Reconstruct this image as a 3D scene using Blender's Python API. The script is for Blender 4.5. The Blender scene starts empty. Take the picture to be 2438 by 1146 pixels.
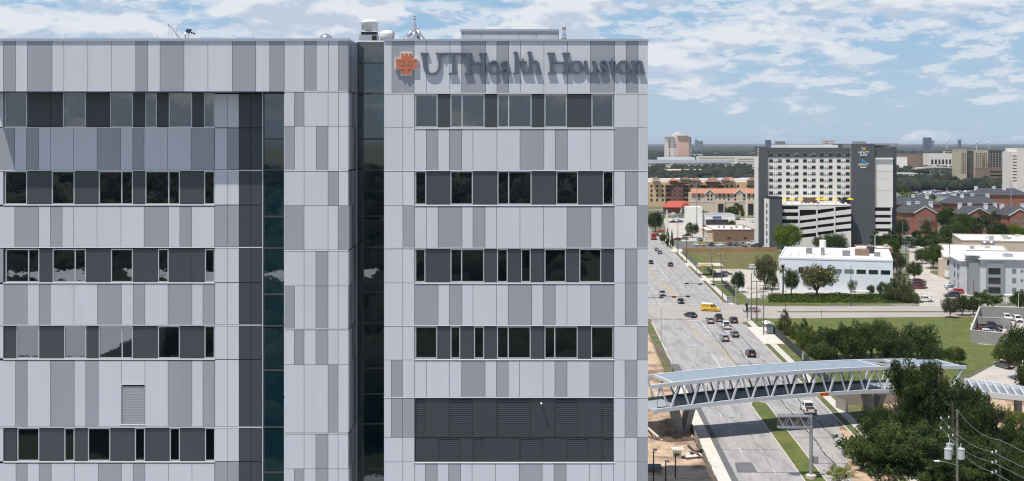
import bpy, math, random, re
import numpy as np
from mathutils import Vector, Matrix, noise as mnoise

SC = bpy.context.scene
COL = SC.collection
F, CX, HY, H = 2850.0, 1219.0, 340.0, 48.5      # focal length in photo pixels, level line, eye height
rad = math.radians

# ------------------------------------------------------------------ camera
cam_d = bpy.data.cameras.new('camera'); cam = bpy.data.objects.new('camera', cam_d); COL.objects.link(cam)
cam.location = (0, 0, H); cam.rotation_euler = (rad(90), 0, 0)
cam_d.sensor_width = 36; cam_d.lens = F / 2438 * 36
cam_d.shift_y = -(573 - HY) / 2438
cam_d.clip_start = 0.5; cam_d.clip_end = 120000
SC.camera = cam

# ------------------------------------------------------------------ sun and sky
EL, AZ = 67.8, 44.0
SUN = Vector((-math.sin(rad(AZ)) * math.cos(rad(EL)), -math.cos(rad(AZ)) * math.cos(rad(EL)), math.sin(rad(EL))))
sun_d = bpy.data.lights.new('sun', 'SUN'); sun_o = bpy.data.objects.new('sun', sun_d); COL.objects.link(sun_o)
sun_d.energy = 4.55; sun_d.angle = rad(0.53); sun_d.color = (1.0, 0.95, 0.88)
sun_o.rotation_euler = SUN.to_track_quat('Z', 'Y').to_euler()
sun_o.location = (-60, -60, 200)

W = bpy.data.worlds.new('World'); SC.world = W; W.use_nodes = True
def build_world():
    nt = W.node_tree; N = nt.nodes; L = nt.links; N.clear()
    out = N.new('ShaderNodeOutputWorld'); bg = N.new('ShaderNodeBackground'); bg.inputs['Strength'].default_value = 0.102
    sky = N.new('ShaderNodeTexSky'); sky.sky_type = 'NISHITA'; sky.sun_disc = False
    sky.sun_elevation = rad(EL); sky.sun_rotation = rad(180 + AZ)
    sky.altitude = 50; sky.air_density = 1.0; sky.dust_density = 1.3; sky.ozone_density = 2.0
    tc = N.new('ShaderNodeTexCoord')
    def math_(op, a, b=None, clamp=False):
        n = N.new('ShaderNodeMath'); n.operation = op; n.use_clamp = clamp
        for i, x in enumerate((a, b)):
            if x is None: continue
            if isinstance(x, (int, float)): n.inputs[i].default_value = x
            else: L.new(x, n.inputs[i])
        return n.outputs[0]
    sep = N.new('ShaderNodeSeparateXYZ'); L.new(tc.outputs['Generated'], sep.inputs[0])
    zz = sep.outputs['Z']
    def cloud(zs, scale, off, detail=9, dz=0.0, rough=.56):
        com = N.new('ShaderNodeCombineXYZ')
        L.new(sep.outputs['X'], com.inputs[0]); L.new(sep.outputs['Y'], com.inputs[1])
        L.new(math_('MULTIPLY', math_('ADD', zz, dz), zs), com.inputs[2])
        mp = N.new('ShaderNodeMapping'); mp.inputs['Location'].default_value = off; L.new(com.outputs[0], mp.inputs[0])
        no = N.new('ShaderNodeTexNoise'); no.inputs['Scale'].default_value = scale; no.inputs['Detail'].default_value = detail
        no.inputs['Roughness'].default_value = rough; L.new(mp.outputs[0], no.inputs['Vector'])
        return no.outputs['Fac']
    def ramp(x, lo, hi, a=0.0, b=1.0):
        n = N.new('ShaderNodeMapRange'); n.interpolation_type = 'SMOOTHSTEP'
        for i, v in ((1, lo), (2, hi), (3, a), (4, b)): n.inputs[i].default_value = v
        L.new(x, n.inputs[0]); return n.outputs[0]
    off1 = (3.15, 1.7, 0.62); off2 = (7.3, 2.2, 4.4)
    def puff(zs, scale, off, dz=0.0):
        """heaped cloud: soft masses whose edges are broken into rounded billows"""
        lo = cloud(zs, scale, off, 3, dz, .5)
        hi = cloud(zs*.85, scale*3.6, off, 4, dz, .48)
        bil = math_('SUBTRACT', .5, math_('ABSOLUTE', math_('SUBTRACT', hi, .5)))
        return math_('ADD', lo, math_('MULTIPLY', math_('SUBTRACT', bil, .42), .42))
    big = puff(2.6, 11.5, off1)
    big_up = puff(2.6, 11.5, off1, .011)
    small = puff(3.6, 30.0, off2)
    small_up = puff(3.6, 30.0, off2, .005)
    # coverage thins to clear air near the level line
    cov_big = ramp(zz, .035, .090)
    cov_small = ramp(zz, .012, .050)
    d1 = math_('ADD', big, math_('MULTIPLY', math_('SUBTRACT', cov_big, 1.0), .15))
    d2 = math_('ADD', small, math_('MULTIPLY', math_('SUBTRACT', cov_small, 1.0), .22))
    a1 = ramp(d1, .385, .54); a2 = ramp(d2, .40, .58)
    alpha = math_('MAXIMUM', a1, math_('MULTIPLY', a2, .72))
    # undersides grey: where more cloud lies above than here
    s1 = math_('ADD', math_('SUBTRACT', big_up, big), math_('MULTIPLY', math_('SUBTRACT', big, .5), .30))
    s2 = math_('SUBTRACT', small_up, small)
    shade = ramp(math_('ADD', math_('MULTIPLY', s1, a1), math_('MULTIPLY', s2, math_('SUBTRACT', 1.0, a1))), -.045, .075)
    mixc = N.new('ShaderNodeMix'); mixc.data_type = 'RGBA'
    mixc.inputs['A'].default_value = (6.8, 7.0, 7.4, 1); mixc.inputs['B'].default_value = (4.6, 5.2, 6.2, 1)
    L.new(shade, mixc.inputs['Factor'])
    # the air itself: Nishita blended with a pale humid blue that deepens with height
    g1 = N.new('ShaderNodeMix'); g1.data_type = 'RGBA'; g1.inputs['A'].default_value = (3.9, 5.1, 6.35, 1); g1.inputs['B'].default_value = (2.55, 4.35, 6.35, 1); L.new(ramp(zz, 0, .13), g1.inputs['Factor'])
    g2 = N.new('ShaderNodeMix'); g2.data_type = 'RGBA'; g2.inputs['B'].default_value = (.45, 1.25, 3.1, 1); L.new(g1.outputs['Result'], g2.inputs['A']); L.new(ramp(zz, .13, .40), g2.inputs['Factor'])
    hs = N.new('ShaderNodeMix'); hs.data_type = 'RGBA'; hs.inputs['Factor'].default_value = .9
    L.new(sky.outputs[0], hs.inputs['A']); L.new(g2.outputs['Result'], hs.inputs['B'])
    mx = N.new('ShaderNodeMix'); mx.data_type = 'RGBA'
    L.new(math_('MULTIPLY', alpha, ramp(zz, .14, .5, .93, .30)), mx.inputs['Factor']); L.new(hs.outputs['Result'], mx.inputs['A']); L.new(mixc.outputs['Result'], mx.inputs['B'])
    L.new(mx.outputs['Result'], bg.inputs['Color']); L.new(bg.outputs[0], out.inputs['Surface'])
build_world()

SC.view_settings.view_transform = 'Standard'; SC.view_settings.look = 'None'
SC.view_settings.exposure = 0.22; SC.view_settings.gamma = 1
SC.render.engine = 'CYCLES'
SC.cycles.use_denoising = True
SC.cycles.max_bounces = 6; SC.cycles.diffuse_bounces = 3; SC.cycles.glossy_bounces = 3; SC.cycles.transmission_bounces = 3
SC.cycles.volume_bounces = 0; SC.cycles.transparent_max_bounces = 12
SC.cycles.sample_clamp_indirect = 6
SC.cycles.filter_width = 1.2

# ------------------------------------------------------------------ placing: a photo point at a known distance, or on the ground
def P(px, py, Y): return Vector(((px - CX) * Y / F, Y, H - (py - HY) * Y / F))
def G(px, py, z=0.0):
    Y = (H - z) * F / (py - HY); return Vector(((px - CX) * Y / F, Y, z))
RK = 0.0449
def R(q, Y, z=0.0): return Vector((q + RK * Y, Y, z))     # along the avenue: q metres across
HEAD = -math.atan(RK)

# ------------------------------------------------------------------ objects
def link(o, parent=None):
    COL.objects.link(o)
    if parent is not None:
        o.parent = parent
        if parent.type == 'EMPTY': o.matrix_parent_inverse = Matrix.Translation(-Vector(parent.location))
    return o
def tag(o, label=None, cat=None, group=None, kind=None):
    if label: o['label'] = label
    if cat: o['category'] = cat
    if group: o['group'] = group
    if kind: o['kind'] = kind
    return o
def thing(name, label, cat, loc=(0, 0, 0), group=None):
    o = bpy.data.objects.new(name, None); o.location = loc; o.empty_display_size = .3; COL.objects.link(o)
    return tag(o, label, cat, group)
def copy_tree(root, loc, rz=0.0, sc=(1, 1, 1), label=None, group=None, mats=None):
    r = root.copy(); COL.objects.link(r); r.location = loc; r.rotation_euler = (0, 0, rz); r.scale = sc
    if label: r['label'] = label
    if group: r['group'] = group
    def rec(a, b):
        for ch in a.children:
            c = ch.copy(); COL.objects.link(c); c.parent = b
            if mats:
                key = ch.name.split('.')[0]
                if key in mats and len(c.material_slots):
                    c.material_slots[0].link = 'OBJECT'; c.material_slots[0].material = mats[key]
            rec(ch, c)
    rec(root, r)
    return r

class MB:
    def __init__(s): s.v = []; s.f = []; s.m = []
    def add(s, vs, fs, m=0):
        b = len(s.v); s.v += [tuple(v) for v in vs]; s.f += [tuple(i + b for i in f) for f in fs]; s.m += [m] * len(fs); return s
    def box(s, x0, x1, y0, y1, z0, z1, m=0):
        return s.add([(x0,y0,z0),(x1,y0,z0),(x1,y1,z0),(x0,y1,z0),(x0,y0,z1),(x1,y0,z1),(x1,y1,z1),(x0,y1,z1)],
                     [(0,3,2,1),(4,5,6,7),(0,1,5,4),(1,2,6,5),(2,3,7,6),(3,0,4,7)], m)
    def quad(s, *p, m=0): return s.add(p, [tuple(range(len(p)))], m)
    def prism(s, base, d, m=0):
        n = len(base); base = [Vector(b) for b in base]; d = Vector(d); top = [b + d for b in base]
        return s.add(base + top, [tuple(reversed(range(n))), tuple(range(n, 2*n))] + [(i, (i+1) % n, n + (i+1) % n, n + i) for i in range(n)], m)
    def frame(s, p0, p1):
        p0, p1 = Vector(p0), Vector(p1); d = (p1 - p0).normalized()
        u = Vector((0, 0, 1)) if abs(d.z) < .95 else Vector((0, 1, 0))
        a = d.cross(u).normalized(); return p0, p1, a, a.cross(d).normalized()
    def tube(s, p0, p1, r0, r1=None, n=8, m=0):
        r1 = r0 if r1 is None else r1
        p0, p1, a, b = s.frame(p0, p1)
        c = [(math.cos(2*math.pi*i/n), math.sin(2*math.pi*i/n)) for i in range(n)]
        vs = [p0 + a*x*r0 + b*y*r0 for x, y in c] + [p1 + a*x*r1 + b*y*r1 for x, y in c]
        return s.add(vs, [(i, (i+1) % n, n + (i+1) % n, n + i) for i in range(n)] + [tuple(reversed(range(n))), tuple(range(n, 2*n))], m)
    def pipe(s, pts, r, n=6, m=0):
        for i in range(len(pts) - 1):
            ra = r[i] if isinstance(r, (list, tuple)) else r; rb = r[i+1] if isinstance(r, (list, tuple)) else r
            s.tube(pts[i], pts[i+1], ra, rb, n, m)
        return s
    def bar(s, p0, p1, w, h, m=0):
        p0, p1, a, b = s.frame(p0, p1); a = a * w / 2; b = b * h / 2
        vs = [p0-a-b, p0+a-b, p0+a+b, p0-a+b, p1-a-b, p1+a-b, p1+a+b, p1-a+b]
        return s.add(vs, [(0,3,2,1),(4,5,6,7),(0,1,5,4),(1,2,6,5),(2,3,7,6),(3,0,4,7)], m)
    def lathe(s, c, prof, n=20, m=0):
        c = Vector(c); vs = []; fs = []
        for r, z in prof: vs += [c + Vector((r*math.cos(2*math.pi*i/n), r*math.sin(2*math.pi*i/n), z)) for i in range(n)]
        for k in range(len(prof) - 1): fs += [(k*n+i, k*n+(i+1) % n, (k+1)*n+(i+1) % n, (k+1)*n+i) for i in range(n)]
        fs += [tuple(reversed(range(n))), tuple(range((len(prof)-1)*n, len(prof)*n))]
        return s.add(vs, fs, m)
    def build(s, name, mats, parent=None, smooth=False):
        me = bpy.data.meshes.new(name); me.from_pydata(s.v, [], s.f)
        mats = mats if isinstance(mats, (list, tuple)) else [mats]
        for mm in mats: me.materials.append(mm)
        if len(mats) > 1: me.polygons.foreach_set('material_index', s.m)
        if smooth: me.polygons.foreach_set('use_smooth', [True] * len(s.f))
        me.update()
        return link(bpy.data.objects.new(name, me), parent)

CUBE = None
def cube_obj(name, mat, parent, x0, x1, y0, y1, z0, z1):
    """one box piece that shares its mesh with all the others"""
    global CUBE
    if CUBE is None:
        b = MB().box(-.5, .5, -.5, .5, -.5, .5); CUBE = bpy.data.meshes.new('piece'); CUBE.from_pydata(b.v, [], b.f); CUBE.materials.append(mat)
    o = bpy.data.objects.new(name, CUBE); link(o, parent)
    o.location = ((x0+x1)/2, (y0+y1)/2, (z0+z1)/2); o.scale = (x1-x0, y1-y0, z1-z0)
    o.material_slots[0].link = 'OBJECT'; o.material_slots[0].material = mat
    return o

# ------------------------------------------------------------------ materials
def M(name, col, rough=.7, metal=0.0, var=0.0, scale=.5, bump=0.0, bscale=None, ior=1.5, objvar=0.0, stretch=(1,1,1), col2=None, c2=(.45,.6), detail=5, coat=0):
    m = bpy.data.materials.new(name); m.use_nodes = True
    nt = m.node_tree; N = nt.nodes; L = nt.links; b = N['Principled BSDF']
    b.inputs['Roughness'].default_value = rough; b.inputs['Metallic'].default_value = metal; b.inputs['IOR'].default_value = ior
    if coat: b.inputs['Coat Weight'].default_value = coat; b.inputs['Coat Roughness'].default_value = .05
    c4 = (*col, 1); b.inputs['Base Color'].default_value = c4
    src = None
    def vec():
        g = N.new('ShaderNodeNewGeometry'); mp = N.new('ShaderNodeMapping'); mp.inputs['Scale'].default_value = stretch
        L.new(g.outputs['Position'], mp.inputs[0]); return mp.outputs[0]
    v = vec() if (var or bump or col2) else None
    if var or col2:
        n = N.new('ShaderNodeTexNoise'); n.inputs['Scale'].default_value = scale; n.inputs['Detail'].default_value = detail; n.inputs['Roughness'].default_value = .62; L.new(v, n.inputs['Vector'])
        if col2:
            r = N.new('ShaderNodeMapRange'); r.interpolation_type = 'SMOOTHSTEP'; r.inputs[1].default_value = c2[0]; r.inputs[2].default_value = c2[1]; L.new(n.outputs['Fac'], r.inputs[0])
            x = N.new('ShaderNodeMix'); x.data_type = 'RGBA'; x.inputs['A'].default_value = c4; x.inputs['B'].default_value = (*col2, 1); L.new(r.outputs[0], x.inputs['Factor']); src = x.outputs['Result']
        if var:
            n2 = n
            if col2:
                n2 = N.new('ShaderNodeTexNoise'); n2.inputs['Scale'].default_value = scale * 5.3; n2.inputs['Detail'].default_value = 4; L.new(v, n2.inputs['Vector'])
            r = N.new('ShaderNodeMapRange'); r.inputs[1].default_value = .25; r.inputs[2].default_value = .75; r.inputs[3].default_value = 1 - var; r.inputs[4].default_value = 1 + var; L.new(n2.outputs['Fac'], r.inputs[0])
            x = N.new('ShaderNodeMix'); x.data_type = 'RGBA'; x.blend_type = 'MULTIPLY'; x.inputs['Factor'].default_value = 1
            if src: L.new(src, x.inputs['A'])
            else: x.inputs['A'].default_value = c4
            L.new(r.outputs[0], x.inputs['B']); src = x.outputs['Result']
    if objvar:
        o = N.new('ShaderNodeObjectInfo'); r = N.new('ShaderNodeMapRange'); r.inputs[3].default_value = 1 - objvar; r.inputs[4].default_value = 1 + objvar; L.new(o.outputs['Random'], r.inputs[0])
        x = N.new('ShaderNodeMix'); x.data_type = 'RGBA'; x.blend_type = 'MULTIPLY'; x.inputs['Factor'].default_value = 1
        if src: L.new(src, x.inputs['A'])
        else: x.inputs['A'].default_value = c4
        L.new(r.outputs[0], x.inputs['B']); src = x.outputs['Result']
    if src: L.new(src, b.inputs['Base Color'])
    if bump:
        n = N.new('ShaderNodeTexNoise'); n.inputs['Scale'].default_value = bscale or scale * 4; n.inputs['Detail'].default_value = 4; L.new(v, n.inputs['Vector'])
        bp = N.new('ShaderNodeBump'); bp.inputs['Strength'].default_value = 1; bp.inputs['Distance'].default_value = bump; L.new(n.outputs['Fac'], bp.inputs['Height']); L.new(bp.outputs[0], b.inputs['Normal'])
    return m

def leaf_mat(name, col, col2, trans=.22, scale=.35):
    m = bpy.data.materials.new(name); m.use_nodes = True; nt = m.node_tree; N = nt.nodes; L = nt.links; N.clear()
    out = N.new('ShaderNodeOutputMaterial'); d = N.new('ShaderNodeBsdfDiffuse'); t = N.new('ShaderNodeBsdfTranslucent'); mx = N.new('ShaderNodeMixShader'); mx.inputs[0].default_value = trans
    g = N.new('ShaderNodeNewGeometry'); n = N.new('ShaderNodeTexNoise'); n.inputs['Scale'].default_value = scale; n.inputs['Detail'].default_value = 6; L.new(g.outputs['Position'], n.inputs['Vector'])
    r = N.new('ShaderNodeMapRange'); r.inputs[1].default_value = .32; r.inputs[2].default_value = .68; L.new(n.outputs['Fac'], r.inputs[0])
    c = N.new('ShaderNodeMix'); c.data_type = 'RGBA'; c.inputs['A'].default_value = (*col, 1); c.inputs['B'].default_value = (*col2, 1); L.new(r.outputs[0], c.inputs['Factor'])
    oi = N.new('ShaderNodeObjectInfo'); r2 = N.new('ShaderNodeMapRange'); r2.inputs[3].default_value = .78; r2.inputs[4].default_value = 1.22; L.new(oi.outputs['Random'], r2.inputs[0])
    x = N.new('ShaderNodeMix'); x.data_type = 'RGBA'; x.blend_type = 'MULTIPLY'; x.inputs['Factor'].default_value = 1; L.new(c.outputs['Result'], x.inputs['A']); L.new(r2.outputs[0], x.inputs['B'])
    for s in (d, t): L.new(x.outputs['Result'], s.inputs['Color'])
    L.new(d.outputs[0], mx.inputs[1]); L.new(t.outputs[0], mx.inputs[2]); L.new(mx.outputs[0], out.inputs['Surface'])
    return m

MT = dict(
    light=M('light_panel', (.555, .565, .60), .36, .0, objvar=.028, var=.045, scale=1.1, stretch=(1, 1, .12), bump=.004, bscale=.7),
    grey=M('grey_panel', (.31, .323, .352), .36, .0, objvar=.035, var=.045, scale=1.1, stretch=(1, 1, .12), bump=.004, bscale=.7),
    dark=M('dark_panel', (.052, .058, .066), .45, objvar=.06, var=.05, scale=.3),
    charcoal=M('charcoal_panel', (.039, .042, .048), .5, objvar=.05),
    dark2=M('pilaster_panel', (.045, .052, .064), .45, objvar=.06),
    core=M('joint_backing', (.10, .105, .11), .8),
    plain=M('plain_cladding', (.56, .57, .60), .5, var=.05, scale=.1),
    cap=M('parapet_metal', (.42, .46, .53), .35, .3),
    trim=M('white_trim', (.80, .80, .80), .4),
    alu=M('aluminium_frame', (.62, .66, .68), .35, .4),
    fdark=M('dark_frame', (.05, .06, .065), .4),
    glass=M('window_glass', (.003, .005, .007), .015, ior=2.35, bump=.0045, bscale=.45),
    teal=M('teal_glass', (.004, .022, .030), .015, ior=2.15, bump=.0045, bscale=.45),
    letter=M('sign_letter_grey', (.095, .118, .15), .5),
    orange=M('sign_orange', (.50, .145, .065), .55),
    white=M('white_paint', (.78, .78, .77), .5, var=.06, scale=.4),
    galv=M('galvanised_steel', (.42, .44, .46), .38, .7),
    shiny=M('stainless_steel', (.75, .76, .78), .22, .85),
    black=M('black_paint', (.012, .012, .013), .5),
    rubber=M('tyre_rubber', (.015, .015, .016), .8),
    tar=M('tar_seal', (.03, .03, .032), .6),
    wood=M('pole_timber', (.055, .042, .034), .85, var=.25, scale=3),
    wood2=M('pole_grey_timber', (.16, .155, .14), .85, var=.2, scale=3),
    conc=M('concrete', (.40, .385, .36), .85, var=.12, scale=.35),
    concnew=M('fresh_concrete', (.56, .53, .47), .85, var=.10, scale=.5),
    concgrey=M('grey_block_wall', (.27, .265, .26), .85, var=.12, scale=.6),
    pier=M('pier_concrete', (.26, .265, .27), .8, var=.10, scale=.8),
    blue=M('blue_cover', (.02, .045, .16), .6),
    steelw=M('white_steel', (.54, .565, .60), .35, var=.04, scale=.4),
    road=M('avenue_concrete', (.335, .322, .31), .85, var=.15, scale=.55, stretch=(1, .16, 1), col2=(.25, .24, .232), c2=(.42, .66), detail=8),
    street=M('street_concrete', (.36, .325, .29), .85, var=.08, scale=.35, stretch=(.2, 1, 1), col2=(.30, .27, .245), c2=(.42, .68), detail=7),
    lot=M('parking_concrete', (.46, .42, .37), .85, var=.10, scale=.22, col2=(.36, .33, .29), c2=(.42, .7), detail=7),
    asphalt=M('asphalt', (.12, .12, .122), .85, var=.15, scale=.3),
    walk=M('pavement_concrete', (.52, .48, .43), .85, var=.08, scale=.6),
    grass=M('lawn_grass', (.080, .105, .016), .9, var=.30, scale=.14, col2=(.125, .125, .028), c2=(.40, .68), bump=.15, bscale=2.5),
    verge=M('verge_grass', (.085, .105, .03), .9, var=.3, scale=.25, col2=(.17, .15, .075), c2=(.45, .66), bump=.1, bscale=3),
    meadow=M('vacant_lot_grass', (.105, .10, .022), .9, var=.25, scale=.08, col2=(.165, .13, .055), c2=(.46, .66), bump=.1, bscale=2),
    dirt=M('excavated_earth', (.46, .335, .225), .95, var=.30, scale=.13, col2=(.20, .135, .09), c2=(.47, .62), bump=.25, bscale=.9),
    soil=M('dark_soil', (.10, .07, .05), .95, var=.3, scale=.4, bump=.2),
    base=M('city_ground', (.11, .12, .06), .95, var=.35, scale=.02, col2=(.30, .28, .24), c2=(.50, .62), detail=8),
    yellow=M('yellow_paint', (.44, .30, .09), .7, var=.15, scale=.8),
    mark=M('road_marking_white', (.66, .65, .63), .7, var=.12, scale=1.0),
    tan=M('tan_fabric', (.38, .235, .105), .85, var=.15, scale=.5),
    bark=M('bark', (.09, .07, .055), .9, var=.25, scale=2.5),
    sigorange=M('orange_plastic', (.75, .17, .02), .5),
    signgreen=M('sign_face', (.55, .62, .58), .5),
    chain=M('fence_screen', (.045, .048, .05), .9),
    screen=M('tan_fence_screen', (.30, .27, .23), .9, var=.1, scale=.7),
)
# ================================================================== the health building
Y0 = F / 44.0; K0 = Y0 / F
YB = Y0 + 1.5          # recessed wall of the left wing
YN = Y0 + 3.3          # glass deep in the notch
zr = P(0, 96, Y0).z
bld = thing('health_building', 'tall grey and white panelled health building with ribbon windows filling the left of the view', 'building', (0, Y0, 0))
def X(px, Y=Y0): return (px - CX) * Y / F
def Z(py, Y=Y0): return H - (py - HY) * Y / F
b = MB(); e = .24
b.box(X(914), X(1543) - .06, Y0 + e, 150, 0, zr - .02)
b.build('right_wing_wall', MT['core'], bld)
b = MB(); b.box(X(677), X(829) - .01, Y0 + e, 150, 0, zr - .02); b.build('stair_bay_wall', MT['core'], bld)
b = MB(); b.box(X(-60), X(676.5), YB + e, 150, 0, zr - .02)
b.build('left_wing_wall', MT['core'], bld)
b = MB(); b.box(X(-45), X(676.4), Y0 + e, YB + e, Z(219) + .03, zr - .02); b.build('upper_band_wall', MT['core'], bld)
b = MB(); b.box(X(829), X(914), YN + .1, 149, 0, zr - .36); b.build('notch_wall', MT['core'], bld)
b = MB(); b.box(X(1300), 13.2, 122, 157.5, 0, zr - .3); b.build('rear_wing', MT['plain'], bld)
TN = dict(L='light', G='grey', D='dark', P='dark2', C='charcoal')
def panel(x0, x1, y0, y1, Y, t, th=.05, g=.011, name=None):
    return cube_obj(name or ('dark_panel' if t in 'DPC' else 'cladding_panel'), MT[TN[t]], bld, X(x0, Y) + g, X(x1, Y) - g, Y, Y + th, Z(y1, Y) + g, Z(y0, Y) - g)
def row(Y, y0, y1, xs, ts):
    xs = [float(x) for x in xs.split()]
    for i, t in enumerate(ts):
        if t != '.': panel(xs[i], xs[i+1], y0, y1, Y, t)
def window(x0, x1, y0, y1, Y, mull=(), inset=.10):
    f = MB(); a, c, z0, z1 = X(x0, Y), X(x1, Y), Z(y1, Y), Z(y0, Y); t = .05
    yf, yb = Y + .05, Y + inset + .06
    f.box(a, a+t, yf, yb, z0, z1); f.box(c-t, c, yf, yb, z0, z1); f.box(a+t, c-t, yf, yb, z0, z0+t); f.box(a+t, c-t, yf, yb, z1-t, z1)
    for m in mull: mx = X(m, Y); f.box(mx-.028, mx+.028, yf+.01, yb, z0+t, z1-t)
    w = f.build('window', MT['alu'], bld)
    edges = [a+t] + [X(m, Y) for m in mull] + [c-t]
    for i in range(len(edges) - 1):
        p = MB().quad((edges[i], Y+inset, z0+t), (edges[i+1], Y+inset, z0+t), (edges[i+1], Y+inset, z1-t), (edges[i], Y+inset, z1-t)).build('pane', MT['glass'], w)
def wrow(Y, y0, y1, spec):
    for tok in spec.split():
        n = [float(x) for x in tok[1:].split('-')]
        if tok[0] == 'w': window(n[0]-.6, n[-1]+.6, y0, y1, Y, n[1:-1])
        elif tok[0] == 'd':
            panel(n[0]-.9, n[1]+.9, y0, y1, Y + .06, 'C' if Y == Y0 and y0 > 900 else 'D')
        elif tok[0] == 'v': louvre(n[0], n[1], y0, y1, Y + .05, 'charcoal', .105, .028)
def louvre(x0, x1, y0, y1, Y, mat='dark', step=.105, dp=.075):
    a, c, z0, z1 = X(x0, Y), X(x1, Y), Z(y1, Y), Z(y0, Y); t = .04
    f = MB(); f.box(a, a+t, Y, Y+.12, z0, z1); f.box(c-t, c, Y, Y+.12, z0, z1); f.box(a+t, c-t, Y, Y+.12, z0, z0+t); f.box(a+t, c-t, Y, Y+.12, z1-t, z1)
    o = f.build('louvre', MT[mat], bld)
    s = MB(); z = z0 + t + .02
    while z < z1 - t - .08:
        s.add([(a+t, Y+.015, z), (c-t, Y+.015, z), (c-t, Y+.015+dp, z+.085), (a+t, Y+.015+dp, z+.085), (a+t, Y+.025, z-.012), (c-t, Y+.025, z-.012), (c-t, Y+.025+dp, z+.073), (a+t, Y+.025+dp, z+.073)],
              [(0,1,2,3), (7,6,5,4), (0,4,5,1), (2,6,7,3), (1,5,6,2), (3,7,4,0)]); z += step
    tag(s.build('louvre_slats', MT[mat], o), kind='stuff')
def strip(name, x0, x1, y, Y, hpx=2.2, proud=.06, mat='trim'):
    cube_obj(name, MT[mat], bld, X(x0, Y), X(x1, Y), Y - proud, Y - .002, Z(y + hpx, Y), Z(y, Y))

# left wing, upper band (projects over the recessed wall)
row(Y0, 97, 218.5, '-45 8 37 65 124 152 209 266 323 352 381 438 495 553 609 642 677', 'LGLGLLLLGLGLLGLG')
row(Y0, 97, 216.5, '677 724 753 782 806 829', 'LGLLG')
cube_obj('soffit', MT['fdark'], bld, X(-45), X(676.4), Y0 + .03, YB - .02, Z(219.3), Z(218.7))
# left wing, recessed
row(YB, 222, 303.5, '-30 8', 'L'); wrow(YB, 222, 303.5, 'w11-63 d64-120 d120-149 w150-203 d204-260 w262-315 d316-344 w346-372 d372-402 w402-456 d457-485 w486-510')
row(YB, 305, 405, '-30 35 63 92 120 175 231 287 316 343 399 455 511', 'GLGLLLGLGLLG')
row(YB, 408, 488, '-30 8', 'L'); wrow(YB, 408, 487, 'w11-63 d64-122 w123-176 d177-234 w235-289-315 d316-345 w346-401-427 d428-485 w486-510')
row(YB, 492, 588.5, '-30 35 92 120 148 175 231 288 343 401 428 456 511', 'LGLGLLLLGLGL')
row(YB, 592, 673, '-30 8', 'G'); wrow(YB, 593.5, 672.5, 'w13-67-92 d93-123 w125-178-203 d204-263 w264-315 d317-374 w376-400 d401-457 d457-487 w488-510')
row(YB, 677, 773.5, '-30 9 65 93 120 176 232 289 317 345 400 457 483 511', 'LGLGLLGLGLGLG')
row(YB, 777, 854, '-30 8', 'L'); wrow(YB, 777, 854, 'd10-38 w39-92 d93-150 w152-204 d205-234 w235-290-315 d317-375 w376-427 d428-486 w487-510')
row(YB, 859, 1016, '-30 37 65 120 177 204 234 289', 'LGLGLGL'); row(YB, 859, 1016, '345 400 457 483 511', 'LGLG')
row(YB, 859, 914, '289 345', 'L'); row(YB, 1012.5, 1016.5, '289 345', 'L'); louvre(289.5, 344.5, 915, 1011.5, YB + .01, 'grey', .09, .012)
strip('louvre_drip', 288.5, 345.5, 914, YB, 2, .03); strip('louvre_drip', 288.5, 345.5, 1010, YB, 2, .03)
row(YB, 1020, 1099, '-30 8', 'L'); wrow(YB, 1020, 1098.5, 'd10-39 w41-92 d93-152 w153-176 d177-207 w209-261 d263-320 w321-344 d345-402 w404-427 d428-487 w488-511')
row(YB, 1104, 1230, '-30 38 65 93 122 177 234 289 317 345 401 457 511', 'LGLGLLGLGLLL')
for y in (303.5, 487, 672.5, 854, 1098.5): strip('window_sill', 8, 511.5, y, YB, 2.6 if y > 304 else 1.6, .03)
for y in (405, 588.5, 773.5, 1016.5): strip('drip_trim', -30, 624, y, YB, 1.8, .016)
# end columns, pilaster and glass strip of the left wing
ys = [222, 304.3, 404.3, 488, 588, 673, 773, 856, 1016, 1099, 1230]
for i in range(10):
    a = {0: 'L', 2: 'L', 3: 'G', 9: 'G'}.get(i, 'L'); c = {1: 'G', 3: 'G', 9: 'G'}.get(i, 'L')
    y0_, y1_ = ys[i] + (1 if i % 2 else 2.2), ys[i+1]
    panel(511.3, 541, y0_, y1_, YB, a); panel(541, 569, y0_, y1_, YB, c)
    panel(569, 597, y0_, y1_, YB, 'P'); panel(597, 623, y0_, y1_, YB, 'P')
def glass_strip(name, x0, x1, y0, y1, Y, cuts, left_frame=True):
    f = MB(); a, c = X(x0, Y), X(x1, Y)
    f.box(a, a+.06, Y-.03, Y+.05, Z(y1, Y), Z(y0, Y))
    for cy in cuts: f.box(a+.06, c, Y-.025, Y+.05, Z(cy, Y)-.045, Z(cy, Y)+.045)
    o = f.build(name, MT['fdark'], bld)
    cube_obj('edge_trim', MT['alu'], o, a-.06, a-.005, Y-.06, Y+.02, Z(y1, Y), Z(y0, Y))
    ed = [y0] + list(cuts) + [y1]
    for i in range(len(ed) - 1):
        MB().quad((a+.05, Y, Z(ed[i+1], Y)), (c, Y, Z(ed[i+1], Y)), (c, Y, Z(ed[i], Y)), (a+.05, Y, Z(ed[i], Y))).build('pane', MT['teal'], o)
glass_strip('curtain_wall', 627, 677.5, 222, 1230, YB + .03, (331, 405, 516, 591, 701, 776, 882, 1017, 1125))
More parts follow.
